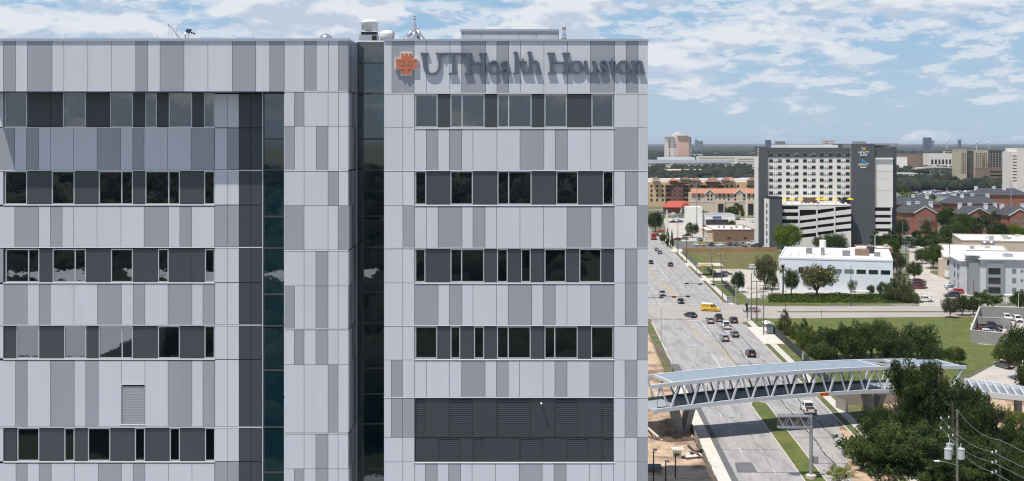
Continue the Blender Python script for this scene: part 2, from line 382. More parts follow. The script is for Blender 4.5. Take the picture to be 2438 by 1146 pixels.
# stair bay between the glass strips
S5 = '677 701 724 753 781 806 829'
for (y0_, y1_, xs, ts) in (
    (219.5, 301, '677 701 724 781 806 829', 'LGLLL'), (301, 405, S5, 'GLLGLL'), (408, 490, '677 724 781 806 829', 'LLGL'),
    (490, 595, '677 724 781 805 829', 'GLLG'), (598, 681, '677 724 752 781 805 829', 'LLGLL'), (681, 782, '677 701 724 752 781 805 829', 'GLLGLL'),
    (785.5, 868.5, '677 701 724 752 781 805 829', 'LGLGLL'), (868.5, 1030, '677 724 781 805 829', 'LLGL'), (1034, 1116.5, '677 724 752 781 805 829', 'LLGLL'), (1116.5, 1230, '677 701 724 752 781 805 829', 'LGLGLL')):
    row(Y0, y0_, y1_, xs, ts)
for y in (216.5, 405, 595.5, 782.5, 1030.5): strip('drip_trim', 677, 829, y, Y0, 2, .016)
# return wall of the bay, facing the notch
xr = X(829)
for i, (y0_, y1_) in enumerate(((97, 217), (219, 301), (301, 405), (408, 490), (490, 595), (598, 681), (681, 782), (785, 868), (868, 1030), (1034, 1116), (1116, 1230))):
    for j, (d0, d1) in enumerate(((.02, 1.15), (1.15, 2.0), (2.0, 3.25))):
        cube_obj('cladding_panel', MT['grey' if (i*2 + j) % 3 == 0 else 'light'], bld, xr - .01, xr + .04, Y0 + d0 + .01, Y0 + d1 - .01, Z(y1_) + .011, Z(y0_) - .011)
cube_obj('corner_trim', MT['alu'], bld, X(849.2, YN), X(851, YN), YN - .12, YN - .02, 0, zr)
glass_strip('curtain_wall', 850.5, 930, 100, 1230, YN, (150, 223, 331, 405, 515, 589, 695, 769, 877, 938, 1009, 1116))
# right wing
row(Y0, 98, 221.5, '914 933 986 1015 1071 1099 1156 1183 1211 1239 1295 1351 1406 1463 1491 1519 1543', 'LGLLLGLGLLLLGLGL')
def sides(y0, y1, lx, lt, rx, rt): row(Y0, y0, y1, lx, lt); row(Y0, y0, y1, rx, rt)
A2 = '914 959 987'
sides(223.5, 304.5, A2, 'LL', '1462 1519 1543', 'LL')
wrow(Y0, 225, 303.5, 'w989-1041 d1043-1071 w1073-1100-1153 d1155-1183 w1185-1211-1265 d1267-1295 w1297-1349 d1351-1406 w1409-1460')
row(Y0, 308, 405.5, '987 1015 1043 1070 1099 1126 1183 1238 1295 1322 1351 1406 1462', 'LGLGLLLGLGLL')
row(Y0, 304.5, 405.5, A2, 'LL'); row(Y0, 304.5, 405.5, '1462 1519 1543', 'GL')
sides(408, 490, A2, 'LL', '1462 1489 1519 1543', 'LGL')
wrow(Y0, 408, 487.5, 'w989-1014 d1015-1071 w1073-1125 d1126-1183 w1185-1211-1265 d1266-1322 w1325-1376 d1378-1434 w1436-1460')
row(Y0, 492, 590, '987 1015 1043 1100 1126 1155 1182 1238 1294 1350 1407 1433 1462', 'LLGLGLLLLGLG')
row(Y0, 490, 590, A2, 'LG'); row(Y0, 490, 590, '1462 1517 1543', 'LG')
sides(592.5, 674, A2, 'LL', '1462 1489 1517 1543', 'LGL')
wrow(Y0, 593.5, 672.5, 'w989-1012 d1014-1071 w1073-1099-1152 d1154-1183 w1184-1208 d1209-1238 w1241-1263 d1265-1294 w1297-1347 d1349-1378 w1380-1431 d1433-1461')
row(Y0, 677.5, 774.5, '987 1043 1070 1100 1126 1182 1210 1266 1293 1322 1350 1406 1462', 'GLGLLLGLGLLG')
row(Y0, 674, 774.5, A2, 'LL'); row(Y0, 674, 774.5, '1462 1489 1517 1543', 'LGL')
sides(777, 857.5, A2, 'LL', '1462 1517 1543', 'LG')
wrow(Y0, 778, 854.5, 'w989-1040 d1041-1071 w1073-1095 d1097-1127 w1129-1152 d1154-1183 w1184-1210-1263 d1265-1294 w1297-1321-1375 d1377-1406 w1408-1460')
row(Y0, 859.5, 945.5, '987 1015 1070 1099 1155 1182 1210 1237 1293 1321 1350 1404 1461', 'LLLGLGLLLGLG')
row(Y0, 857.5, 945.5, '914 932 958 987', 'LGL'); row(Y0, 857.5, 945.5, '1461 1488 1517 1543', 'LGL')
sides(948.5, 1042, '914 932 958 987', 'LGG', '1461 1488 1517 1543', 'LGL')
sides(1042, 1100, A2, 'LL', '1461 1488 1517 1543', 'LLG')
wrow(Y0, 948.5, 1042, 'v989-1012 d1013-1068 v1069-1125 d1126-1181 v1182-1263 d1264-1320 v1321-1376 d1377-1432 v1433-1460')
wrow(Y0, 1043.5, 1099, 'd990-1042 v1043-1097 d1098-1125 v1126-1152 d1153-1236 v1237-1292 d1293-1347 v1348-1402 d1403-1432 v1433-1460')
row(Y0, 1104, 1230, '987 1013 1041 1068 1097 1124 1180 1236 1291 1319 1348 1403 1432 1461', 'LGLGLLLGLGLLL')
row(Y0, 1100, 1230, A2, 'LL'); row(Y0, 1100, 1230, '1461 1488 1517 1543', 'LLG')
for y in (304, 487.8, 673, 855, 1100): strip('window_sill', 987, 1462.5, y, Y0, 2.8, .03)
for y in (221.5, 405.5, 590, 774.5, 945.5): strip('drip_trim', 914, 1543, y, Y0, 1.8, .016)
# small wall lamp under the band on the louvred storey
g = MB(); g.tube(P(1289, 960, Y0 + .05), P(1289, 960, Y0 - .25), .03); g.lathe(P(1289, 961, Y0 - .28), [(.03, .05), (.06, .02), (.07, -.05)], 12); g.build('wall_lamp', MT['galv'], bld)
# right-hand side wall, facing the avenue, and the short return beside the left glass strip
for i, (y0_, y1_) in enumerate(((98, 221), (223, 304), (304, 405), (408, 490), (490, 590), (592, 674), (674, 774), (777, 857), (857, 945), (948, 1042), (1042, 1230))):
    for j in range(9):
        ya_, yb_ = Y0 + .07 + j*9.3, Y0 + .07 + (j+1)*9.3
        cube_obj('side_panel', MT['dark' if i in (1, 3, 5, 7) and j % 2 else 'grey' if (i*3 + j*5) % 7 < 2 else 'light'], bld, X(1543) - .055, X(1543) - .004, ya_ + .011, yb_ - .011, Z(y1_) + .011, Z(y0_) - .011)
    if i: cube_obj('side_panel', MT['light'], bld, X(677) - .03, X(677) + .004, Y0 + .06, YB + .02, Z(y1_) + .011, Z(y0_) - .011)
# parapet caps
for (a, c, Y, top) in ((-48, 831, Y0, 92), (914, 1545, Y0, 93.5)):
    cube_obj('parapet_cap', MT['cap'], bld, X(a), X(c), Y - .07, Y + .35, Z(98.2), Z(top))
cube_obj('parapet_cap', MT['cap'], bld, X(828.8), X(831), Y0 + .35, YN + .2, Z(98.2), Z(92.3))
cube_obj('parapet_cap', MT['trim'], bld, X(848, YN), X(925, YN), YN - .05, YN + .3, Z(100.5, YN), Z(97, YN))
for (xa_, xb_, ya_) in ((X(-60), X(829) - .3, Y0 + .6), (X(829) - .25, X(914) + .25, YN + .5), (X(914) + .3, X(1543) - .05, Y0 + .6)): cube_obj('roof', MT['white'], bld, xa_, xb_, ya_, 149.5, zr - .34, zr - .28)
# roof penthouse with its own panels
YP = 96
pb = MB(); pb.box(X(1100, YP), X(1331, YP), YP + .05, YP + 12, zr - .5, Z(70.5, YP)); po = pb.build('penthouse', MT['plain'], bld)
for i, (a, c) in enumerate(((1097.5, 1103), (1103, 1147), (1147, 1190), (1190, 1234), (1234, 1277), (1277, 1321), (1321, 1329))):
    cube_obj('cladding_panel', MT['light'], po, X(a, YP) + .015, X(c, YP) - .015, YP, YP + .05, zr - .45, Z(75, YP))
cube_obj('parapet_cap', MT['cap'], po, X(1096, YP), X(1330, YP), YP - .08, YP + .3, Z(75.5, YP), Z(70, YP))
ag = MB()
for x in (155, 375, 603, 779, 833, 1108, 1118, 1311, 1500): ag.tube(P(x, 96, Y0 + 1.2), P(x, 80 if x < 900 else 62 if x < 1400 else 82, Y0 + 1.2), .012, .006, 5)
tag(ag.build('lightning_rods', MT['galv'], bld), kind='stuff')

# ------------------------------------------------------------------ sign on the right wing
sign = thing('building_sign', 'raised grey serif letters reading UTHealth Houston beside an orange woven emblem', 'sign', (X(1240), Y0 - .1, Z(180)))
def catmull(pts, n=6):
    if len(pts) < 3: return pts
    out = []
    for i in range(len(pts) - 1):
        p0 = pts[max(i-1, 0)]; p1 = pts[i]; p2 = pts[i+1]; p3 = pts[min(i+2, len(pts)-1)]
        for k in range(n):
            t = k / n
            out.append(tuple(.5*((2*b_) + (-a_+c_)*t + (2*a_-5*b_+4*c_-d_)*t*t + (-a_+3*b_-3*c_+d_)*t**3) for a_, b_, c_, d_ in zip(p0, p1, p2, p3)))
    return out + [tuple(pts[-1])]
def glyph(strokes, org):
    mb = MB(); S = 7.388
    for k, st in enumerate(strokes):
        pts = [(x, y, w) for x, y, w in st]; pts = catmull(pts) if len(pts) > 2 else pts
        L_, R_ = [], []
        for i, (x, y, w) in enumerate(pts):
            a = pts[max(i-1, 0)]; c = pts[min(i+1, len(pts)-1)]; dx, dy = c[0]-a[0], c[1]-a[1]; d = math.hypot(dx, dy) or 1
            w_ = w*1.02 + 4; nx, ny = -dy/d*w_/2, dx/d*w_/2; L_.append((x+nx, y+ny)); R_.append((x-nx, y-ny))
        yf, yb = Y0 - .150 - .002*k, Y0 - .004 - .0006*k
        n = len(pts); conv = lambda p, Y: (X(org + p[0]/S), Y, Z(100 + p[1]/S))
        vs = [conv(p, yf) for p in L_] + [conv(p, yf) for p in R_] + [conv(p, yb) for p in L_] + [conv(p, yb) for p in R_]
        fs = []
        for i in range(n - 1):
            fs += [(i, i+1, n+i+1, n+i), (2*n+i+1, 2*n+i, 3*n+i, 3*n+i+1), (i, 2*n+i, 2*n+i+1, i+1), (n+i, n+i+1, 3*n+i+1, 3*n+i)]
        fs += [(0, n, 3*n, 2*n), (n-1, 3*n-1, 4*n-1, 2*n-1)]
        mb.add(vs, fs)
    mb.build('letter', MT['letter'], sign)
def hs(x0, x1, y, w=20): return [(x0, y, w), (x1, y, w)]
def vs_(x, y0, y1, w=54): return [(x, y0, w), (x, y1, w)]
def ell(cx, cy, rx, ry, wside=54, wtop=24):
    return [(cx + rx*math.cos(t), cy + ry*math.sin(t), wtop + (wside-wtop)*abs(math.cos(t))) for t in [2*math.pi*i/12 for i in range(13)]]
def gH(d): return [vs_(75+d, 4, 356), hs(2+d, 140+d, 6), hs(10+d, 155+d, 356), vs_(336+d, 4, 356), hs(265+d, 402+d, 6), hs(265+d, 408+d, 356), hs(75+d, 336+d, 170, 28)]
def sh(strokes, dy): return [[(x, y + dy, w) for x, y, w in s] for s in strokes]
def gt(x): return [[(x+12, 290, 6), (x, 345, 44), (x, 420, 46), (x+2, 500, 46), (x+25, 545, 32), (x+60, 558, 24), (x+98, 540, 14)], hs(x-52, x+72, 354, 22)]
g1, g2 = 920, 1230
glyph([hs(600, 748, 206, 18), [(668, 206, 58), (672, 330, 54), (680, 440, 52), (705, 515, 46), (755, 556, 36), (815, 566, 34), (880, 548, 34), (922, 490, 34), (938, 400, 34), (942, 208, 34)], hs(868, 998, 205, 16)], g1)
glyph([hs(1012, 1352, 207, 24), [(1022, 190, 14), (1012, 268, 20)], [(1348, 190, 14), (1345, 275, 20)], vs_(1182, 207, 558, 50), hs(1098, 1255, 558)], g1)
glyph(sh(gH(1366), 202), g1)
glyph([hs(1798, 1962, 415, 16), [(1962, 418, 30), (1950, 372, 30), (1912, 345, 24), (1870, 347, 26), (1820, 385, 40), (1798, 450, 50), (1815, 515, 46), (1860, 556, 36), (1912, 558, 26), (1968, 518, 14)]], g1)
glyph([[(2015, 408, 30), (2038, 368, 28), (2090, 346, 24), (2130, 368, 34), (2140, 430, 44), (2140, 530, 44), (2158, 556, 26), (2200, 548, 10)], [(2140, 450, 18), (2070, 475, 28), (2028, 515, 40), (2045, 556, 32), (2095, 556, 24), (2140, 520, 18)]], g1)
glyph([vs_(2283, 180, 555, 54), [(2235, 195, 10), (2285, 178, 20)], hs(2222, 2338, 556, 18)], g1)
glyph(gt(103), g2)
glyph([vs_(238, 180, 555, 52), [(188, 192, 10), (240, 175, 20)], [(240, 405, 14), (285, 358, 30), (335, 346, 30), (372, 380, 44), (384, 440, 48), (384, 555, 50)], hs(200, 282, 555, 18), hs(328, 437, 557, 18)], g2)
glyph(sh(gH(536), 198), g2)
glyph([ell(1052, 450, 98, 103)], g2)
glyph([[(1207, 345, 48), (1212, 480, 48), (1238, 540, 36), (1280, 556, 26), (1330, 540, 22), (1368, 505, 12)], [(1176, 347, 12), (1240, 340, 14)], vs_(1370, 342, 556, 48), [(1322, 347, 12), (1392, 342, 14)], [(1350, 562, 12), (1430, 548, 14)]], g2)
glyph([[(1590, 390, 12), (1568, 352, 22), (1522, 342, 24), (1484, 360, 34), (1482, 402, 40), (1525, 440, 48), (1572, 480, 44), (1580, 525, 38), (1548, 556, 26), (1500, 558, 24), (1462, 535, 22), (1446, 490, 12)]], g2)
glyph(gt(1668), g2)
glyph([ell(1878, 450, 94, 105)], g2)
glyph([vs_(2052, 345, 555, 48), [(2008, 352, 10), (2072, 332, 18)], [(2052, 405, 14), (2098, 355, 30), (2150, 345, 30), (2186, 372, 44), (2200, 430, 48), (2200, 555, 50)], hs(1994, 2102, 554, 18), hs(2134, 2256, 556, 18)], g2)
# emblem: three upright and three level straps woven over a white backing
def strap(x0, y0, x1, y1, w, lift, name, mat, mb=None):
    S = 7.388; n = 6; pts = []
    for s_, (cx_, cy_) in ((0, (x0, y0)), (1, (x1, y1))):
        a0 = math.atan2(y1-y0, x1-x0) + (math.pi/2 if s_ == 0 else -math.pi/2)
        pts += [(cx_ + w/2*math.cos(a0 + math.pi*k/n), cy_ + w/2*math.sin(a0 + math.pi*k/n)) for k in range(n+1)]
    base = [(X(920 + px/S), Y0 - lift, Z(100 + py/S)) for px, py in pts]
    m = mb or MB(); m.prism(base, (0, lift - .005 if mb else .06, 0))
    if not mb: m.build(name, mat, sign)
wb = MB()
for i, c in enumerate((288, 355, 423)): strap(c, 212, c, 566, 70, .10 + .001*i, '', None, wb)
for i, c in enumerate((322, 390, 458)): strap(180, c, 532, c, 70, .105 + .001*i, '', None, wb)
wb.build('emblem_backing', MT['trim'], sign)
def flat(x0, x1, y0, y1, lift):
    S = 7.388; cube_obj('emblem_strap', MT['orange'], sign, X(920+x0/S), X(920+x1/S), Y0-lift, Y0-lift+.05, Z(100+y1/S), Z(100+y0/S))
for c in (288, 423):
    strap(c, 222, c, 292, 52, .150, 'emblem_strap', MT['orange']); strap(c, 492, c, 558, 52, .150, 'emblem_strap', MT['orange']); flat(c-22, c+22, 358, 422, .185)
strap(355, 222, 355, 350, 52, .186, 'emblem_strap', MT['orange']); strap(355, 432, 355, 560, 52, .186, 'emblem_strap', MT['orange'])
for c in (322, 460):
    strap(187, c, 318, c, 52, .170, 'emblem_strap', MT['orange']); strap(392, c, 526, c, 52, .170, 'emblem_strap', MT['orange'])
strap(187, 390, 247, 390, 48, .160, 'emblem_strap', MT['orange']); strap(463, 390, 526, 390, 48, .160, 'emblem_strap', MT['orange']); flat(322, 386, 364, 414, .192)

# ------------------------------------------------------------------ things on the roof
def rooft(name, label, cat, px, Y): return thing(name, label, cat, (X(px, Y), Y, zr - .4))
def pl(mb, px, Y, prof, n=24): return mb.lathe((X(px, Y), Y, 0), [(r*Y/F, Z(y, Y)) for r, y in prof], n)
Yf = 104
t = rooft('exhaust_fan', 'tall round white exhaust fan on a square black-banded base on the roof', 'fan', 880, Yf)
pl(MB(), 880, Yf, [(19, 74), (20, 56), (20.5, 55), (20.5, 53), (19, 51), (14, 48.5), (13, 48), (11, 49)]).build('drum', MT['white'], t, True)
a, c = X(861, Yf), X(899, Yf); r = (c-a)/2; yc = Yf
MB().add([(a, yc-r, Z(78, Yf)), (c, yc-r, Z(78, Yf)), (c, yc+r, Z(78, Yf)), (a, yc+r, Z(78, Yf)), (X(868, Yf), yc-r*.6, Z(71, Yf)), (X(892, Yf), yc-r*.6, Z(71, Yf)), (X(892, Yf), yc+r*.6, Z(71, Yf)), (X(868, Yf), yc+r*.6, Z(71, Yf))], [(0,1,5,4), (1,2,6,5), (2,3,7,6), (3,0,4,7), (4,5,6,7)]).build('transition', MT['shiny'], t)
cube_obj('black_band', MT['black'], t, a+.03, c-.03, yc-r+.03, yc+r-.03, Z(85, Yf), Z(78, Yf))
cube_obj('base', MT['cap'], t, a-.12, c+.05, yc-r-.08, yc+r+.05, zr-.5, Z(85, Yf)); cube_obj('motor', MT['black'], t, X(889, Yf), X(899, Yf), yc-r-.3, yc-r-.08, zr-.4, Z(87, Yf))
t = rooft('exhaust_fan', 'short round white exhaust fan beside the taller one on the roof', 'fan', 921, 108)
pl(MB(), 921, 108, [(17, 105), (17, 81), (16.5, 78), (12, 75), (11, 73.5), (8, 74)]).build('drum', MT['white'], t, True)
cube_obj('bracket', MT['galv'], t, X(936, 108), X(939, 108), 107.6, 108.2, zr-.4, Z(76, 108))
t = rooft('vent_stack', 'silver conical vent stack standing on splayed pipe legs on the roof', 'vent', 987, 72)
pl(MB(), 987, 72, [(6.5, 73), (6.5, 66), (5.5, 60), (3, 56), (2.6, 46), (3.2, 45), (2.6, 44), (2.6, 39), (3, 38.5)]).build('stack', MT['shiny'], t, True)
s_ = 72/F
for dx, dy in ((-1, -.2), (1, -.2), (-.45, 1), (.45, 1), (0, -1)):
    MB().tube((X(987, 72)+dx*3*s_, 72+dy*3*s_, Z(70, 72)), (X(987, 72)+dx*23*s_, 72+dy*23*s_, Z(96, 72)), 4.4*s_, n=12).build('leg', MT['shiny'], t, True)
cube_obj('plenum', MT['galv'], t, X(958, 72), X(1016, 72), 71.2, 72.9, zr-.5, Z(96.5, 72))
t = rooft('dome_vent', 'low shallow silver dome vent showing above the left parapet', 'vent', 776, 90)
pl(MB(), 776, 90, [(16, 100), (16, 90), (14, 86.5), (9, 82.5), (4, 80.5), (1, 80)]).build('dome', MT['shiny'], t, True)
t = rooft('flue_pipe', 'single shiny flue pipe with a swollen base beside the penthouse', 'flue', 1343, 84)
pl(MB(), 1343, 84, [(7, 100), (7, 88), (6, 84), (4.6, 80), (4.4, 66), (5, 65), (4.4, 64), (4.4, 63)], 16).build('pipe', MT['shiny'], t, True)
t = rooft('roof_davit', 'slim grey davit crane with a blue winch cover leaning over the left roof', 'crane', 432, 72)
Yd = 72; dv = lambda x, y, d=0: P(380 + x/22.92, 45 + y/22.92, Yd + d)
m = MB(); m.tube(dv(1100, 1060), dv(920, 840), .055); m.tube(dv(920, 840), dv(540, 340), .035); m.build('boom', MT['alu'], t)
m = MB(); m.pipe([dv(540, 350), dv(930, 560), dv(1340, 790), dv(1450, 800)], .022); m.tube(dv(930, 560), dv(910, 820), .02); m.tube(dv(960, 820), dv(1300, 805), .015); m.build('brace', MT['alu'], t)
for x0_, d_ in ((1310, -.3), (1410, .2), (1560, -.1)): MB().tube(dv(x0_+30, 790, d_*.3), dv(x0_, 1120, d_), .028).build('leg', MT['alu'], t)
m = MB(); m.prism([dv(1410, 740, -.15), dv(1590, 760, -.15), dv(1690, 560, -.15), dv(1450, 560, -.15)], (0, .3, 0)); m.build('winch_cover', MT['blue'], t)
m = MB(); m.tube(dv(1560, 780), dv(1890, 815), .012); m.build('counterweight_bar', MT['galv'], t)
for x_, y_ in ((1760, 765), (1895, 812)):
    m = MB(); m.tube(dv(x_, y_, -.06), dv(x_, y_, .06), .062, n=14); m.build('counterweight', MT['black'], t)
m = MB(); m.tube(dv(480, 300, -.03), dv(480, 300, .03), .05, n=12); m.build('pulley', MT['white'], t)
m = MB(); m.pipe([dv(475, 330), dv(525, 500)], .02); m.pipe([dv(525, 500), dv(460, 620), dv(520, 960)], .006, 4); m.pipe([dv(525, 500), dv(720, 960)], .006, 4); m.build('cable', MT['galv'], t)
# ================================================================== ground, roads, pavements
rnd = random.Random(7)
def sheet(name, pts, z, mat, parent=None):
    o = MB().quad(*[(p[0], p[1], z) for p in pts]).build(name, mat, parent)
    if parent is None: tag(o, kind='structure')
    return o
def gs(name, pxs, z, mat): return sheet(name, [G(x, y) for x, y in pxs], z, mat)
ground = sheet('ground', [(-44000, -44000), (44000, -44000), (44000, 44000), (-44000, 44000)], -.02, MT['base'])
# avenue with kerbs
Ya, Yz = 60, 1150
def rsheet(name, q0, q1, y0, y1, z, mat, parent=None, n=1):
    return sheet(name, [R(q0, y0), R(q1, y0), R(q1, y1), R(q0, y1)], z, mat, parent)
avenue = rsheet('avenue', 23.4, 47.5, Ya, Yz, .004, MT['road'])
cross = sheet('cross_street', [(40, 329.5), (420, 331.5), (420, 357), (40, 354.5)], .008, MT['street'])
cw = sheet('cross_street_west', [(-300, 329.5), (38.4, 329.5), (38.4, 354.5), (-300, 354.5)], .008, MT['street'])
MB().box(76, 420, 342.3, 343.6, 0, .12).build('grass_strip', MT['verge'], cross)
def rbox(name, q0, q1, y0, y1, z0, z1, mat, parent=None, kind='structure'):
    m = MB(); m.prism([R(q0, y0, z0), R(q1, y0, z0), R(q1, y1, z0), R(q0, y1, z0)], (0, 0, z1-z0)); o = m.build(name, mat, parent)
    if parent is None: tag(o, kind=kind)
    return o
# grass median with rounded nose
nose = [R(34.1 + 1.65 - 1.65*math.cos(t), 221.2 + 2.8*math.sin(t)) for t in [math.pi*i/10 for i in range(11)]]
pts = [R(34.1, Ya), R(37.4, Ya)][::-1] + nose
med = MB(); med.prism([(p.x, p.y, 0) for p in [R(37.4, Ya)] + list(reversed(nose)) + [R(34.1, Ya)]], (0, 0, .13)); tag(med.build('median_kerb', MT['walk']), kind='structure')
nose2 = [R(34.3 + 1.45 - 1.45*math.cos(t), 221 + 2.6*math.sin(t)) for t in [math.pi*i/10 for i in range(11)]]
med = MB(); med.prism([(p.x, p.y, .12) for p in [R(37.2, Ya)] + list(reversed(nose2)) + [R(34.3, Ya)]], (0, 0, .04)); tag(med.build('median_grass', MT['grass']), kind='structure')
# right side: kerb, verge, pavement
for (y0, y1) in ((Ya, 318), (364, 420), (428, 470), (482, 530), (545, 640)):
    rbox('kerb', 47.5, 47.75, y0, y1, 0, .13, MT['walk'])
    rbox('verge', 47.75, 49.0, y0 + .5, y1 - .5, 0, .115, MT['verge'])
rbox('pavement', 49.0, 50.6, Ya, 330, 0, .12, MT['walk']); rbox('pavement_north', 49.0, 50.6, 357, 640, 0, .12, MT['walk'])
for i, (y0, y1) in enumerate(((420, 428), (470, 482), (530, 545))): rbox('driveway', 47.5, 62, y0, y1, 0, .10, MT['walk'])
rbox('bus_stop_slab', 47.75, 52.6, 288, 314, .0, .126, MT['concnew'])
rbox('roadside_grass', 50.6, 55.2, 120, 330, 0, .09, MT['verge']); rbox('roadside_grass_north', 50.6, 56.5, 359, 520, 0, .09, MT['grass'])
# corner flare of the junction
sheet('junction_corner', [R(47, 322), R(47, 330.5), (78, 330.5), (66, 327.5)], .006, MT['street']); sheet('junction_corner_north', [R(47, 353.5), R(47, 366), R(50, 360), (78, 354.2)], .0065, MT['street'])
# left side: gutter, fresh pavement
rbox('gutter', 23.1, 24.75, Ya, 262, 0, .012, MT['asphalt'])
rbox('new_pavement', 21.0, 23.7, Ya, 246, 0, .14, MT['concnew'])
rbox('left_verge', 17.5, 23.2, 246, 323, 0, .06, MT['verge'])
rbox('left_kerb', 23.1, 23.4, 262, 323, 0, .12, MT['walk'])
rbox('left_pavement_north', 19, 23.3, 360, 640, 0, .10, MT['walk'])
# site earth: an uneven sheet with a pit round the bridge pier
def site(name, x0, x1, y0, y1, mat, n, fun):
    nx, ny = n; vs = []; fs = []
    for j in range(ny + 1):
        for i in range(nx + 1):
            x = x0 + (x1-x0)*i/nx; y = y0 + (y1-y0)*j/ny; vs.append((x + RK*y, y, fun(x, y)))
    for j in range(ny):
        for i in range(nx): a = j*(nx+1)+i; fs.append((a, a+1, a+nx+2, a+nx+1))
    m = MB(); m.add(vs, fs); return tag(m.build(name, mat, None, True), kind='structure')
def pit(q, y):
    n = mnoise.fractal(Vector((q*.12, y*.12, 3)), 1, 2, 5)*.7 + mnoise.noise(Vector((q*.7, y*.7, 1)))*.16 + .35
    e = min(1, max(0, (21.1 - q)/1.2)); n *= e
    d = math.hypot((q - 17.5)/6.0, (y - 193.5)/6.5)
    if q < 20.6: n -= 2.4*max(0, 1 - d**3)
    return max(n, -.0) + .012 if d > 1.1 else n
# the pit needs the ground below it opened, so the site rides on a raised bench
def bench(q, y): return pit(q, y)*.62 + 1.55*min(1, max(0, (21.1 - q)/.8))
site('excavated_site', -22, 21.15, 120, 322, MT['dirt'], (86, 260), bench)
sheet('bounce_sheet', [(-120, -38), (160, -38), (160, 119), (-120, 119)], .03, M('bounce_sheet_pale', (.37, .39, .42), .85, var=.1))  # unseen pale blue sheet, added to bounce light onto the facade
# vacant lot, car parks, lawns on the right
gs('vacant_lot_grass', [(1632, 605), (1855, 602), (1850, 645), (1672, 638)], .02, MT['meadow'])
gs('white_building_yard', [(1660, 640), (1850, 642), (2050, 700), (1760, 712), (1690, 690)], .012, MT['lot'])
gs('lawn', [(1811, 759), (2330, 754), (2460, 800), (2460, 862), (2350, 872), (2250, 905), (2150, 960), (1985, 960), (1870, 862)], .028, MT['grass'])
gs('ditch_grass', [(1790, 716), (1840, 700), (2185, 702), (2200, 722), (1800, 727)], .04, MT['grass'])
gs('side_drive', [(2160, 545), (2190, 545), (2215, 600), (2215, 650), (2320, 690), (2330, 730), (2190, 730), (2165, 660), (2165, 600)], .016, MT['lot'])
gs('side_street_asphalt', [(2158, 562), (2182, 562), (2184, 592), (2158, 592)], .022, MT['asphalt'])
gs('hotel_car_park', [(1600, 578), (1832, 583), (1832, 600), (1620, 598)], .02, MT['asphalt'])
gs('shop_car_park', [(1580, 520), (1800, 520), (1800, 575), (1590, 575)], .014, MT['lot'])
gs('walled_car_park', [(2310, 770), (2440, 760), (2480, 830), (2330, 820)], .034, MT['lot'])
gs('drop_off_drive', [(2300, 905), (2370, 868), (2480, 850), (2500, 930), (2290, 930)], .034, MT['lot'])
gs('works_yard', [(1985, 962), (2150, 950), (2460, 935), (2560, 1190), (2040, 1190)], .02, MT['dirt'])
# ------------------------------------------------------------------ markings (children of the avenue)
dash = None
def stripe(name, q0, y0, q1, y1, w, mat='mark', z=.010):
    d = Vector((R(q1, y1) - R(q0, y0))); a = Vector((-d.y, d.x, 0)).normalized()*w/2; p, r = R(q0, y0, z), R(q1, y1, z)
    return MB().quad(p - a, r - a, r + a, p + a).build(name, MT[mat], avenue)
for q in (27.55, 30.75):
    for k in range(18):
        y = 150.6 + 12.19*k
        if y < 318: stripe('lane_dash', q, y, q, y + 3.05, .13)
for q in (40.65, 44.0):
    for k in range(16):
        y = 146 + 12.19*k
        if y < 300: stripe('lane_dash', q, y, q, y + 3.05, .13)
    for k in range(22): stripe('lane_dash', q, 372 + 12.19*k, q, 375 + 12.19*k, .13)
for k in range(14): stripe('lane_dash', 28.6, 372 + 12.19*k, 28.6, 375 + 12.19*k, .13)
def line(name, pts, w, mat, z=.011):
    m = MB()
    for i in range(len(pts) - 1):
        p, r = R(*pts[i], z), R(*pts[i+1], z); d = r - p; a = Vector((-d.y, d.x, 0)).normalized()*w/2
        m.quad(p - a, r - a, r + a, p + a)
    return m.build(name, MT[mat], avenue)
ypts = [(33.1, 328), (33.25, 304), (34.4, 295), (35.9, 287), (36.8, 277), (36.95, 262), (37.1, 226)]
line('yellow_line', catmull(ypts, 5), .22, 'yellow')
line('yellow_line', catmull([(36.3, 356), (36.2, 383), (34.2, 400), (32.4, 418), (32.1, 470), (32, 640)], 5), .30, 'yellow')
MB().add([tuple(R(q, y, .0095)) for q, y in ((32.6, 362), (36.1, 362), (36.0, 383), (34.1, 400), (32.6, 416))], [(0, 1, 2, 3, 4)]).build('painted_median', M('tan_paint', (.36, .31, .25), .8, var=.1), avenue)
stripe('white_line', 36.75, 302, 36.75, 325, .14); stripe('white_line', 33.45, 258, 33.45, 275, .16); stripe('white_line', 36.3, 420, 36.5, 500, .16)
for (q0, q1, y, w) in ((33.4, 36.6, 326, .5), (23.9, 32.6, 360, .55), (36.9, 43, 328.6, .35), (36.5, 47, 357.5, .3)): stripe('stop_line', q0, y, q1, y, w)
def arrow(q, y, s=1):
    m = MB(); f = lambda a, c: tuple(R(q + a*s, y + c*s, .0108))
    m.add([f(-.12, -1.6), f(.12, -1.6), f(.12, .2), f(-.12, .2)], [(0, 1, 2, 3)]); m.add([f(.1, .2), f(-.5, .9), f(-.7, .6), f(-.1, -.1)], [(0, 1, 2, 3)]); m.add([f(-.45, 1.4), f(-1.1, .6), f(-.35, .3)], [(0, 1, 2)]); m.build('turn_arrow', MT['mark'], avenue)
for q, y, s in ((35, 320, 1), (35, 312, 1), (35.3, 302, -1), (35, 268, -1), (34.6, 424, 1), (34.4, 436, 1), (34.2, 448, 1), (34.1, 460, 1)): arrow(q, y, s)
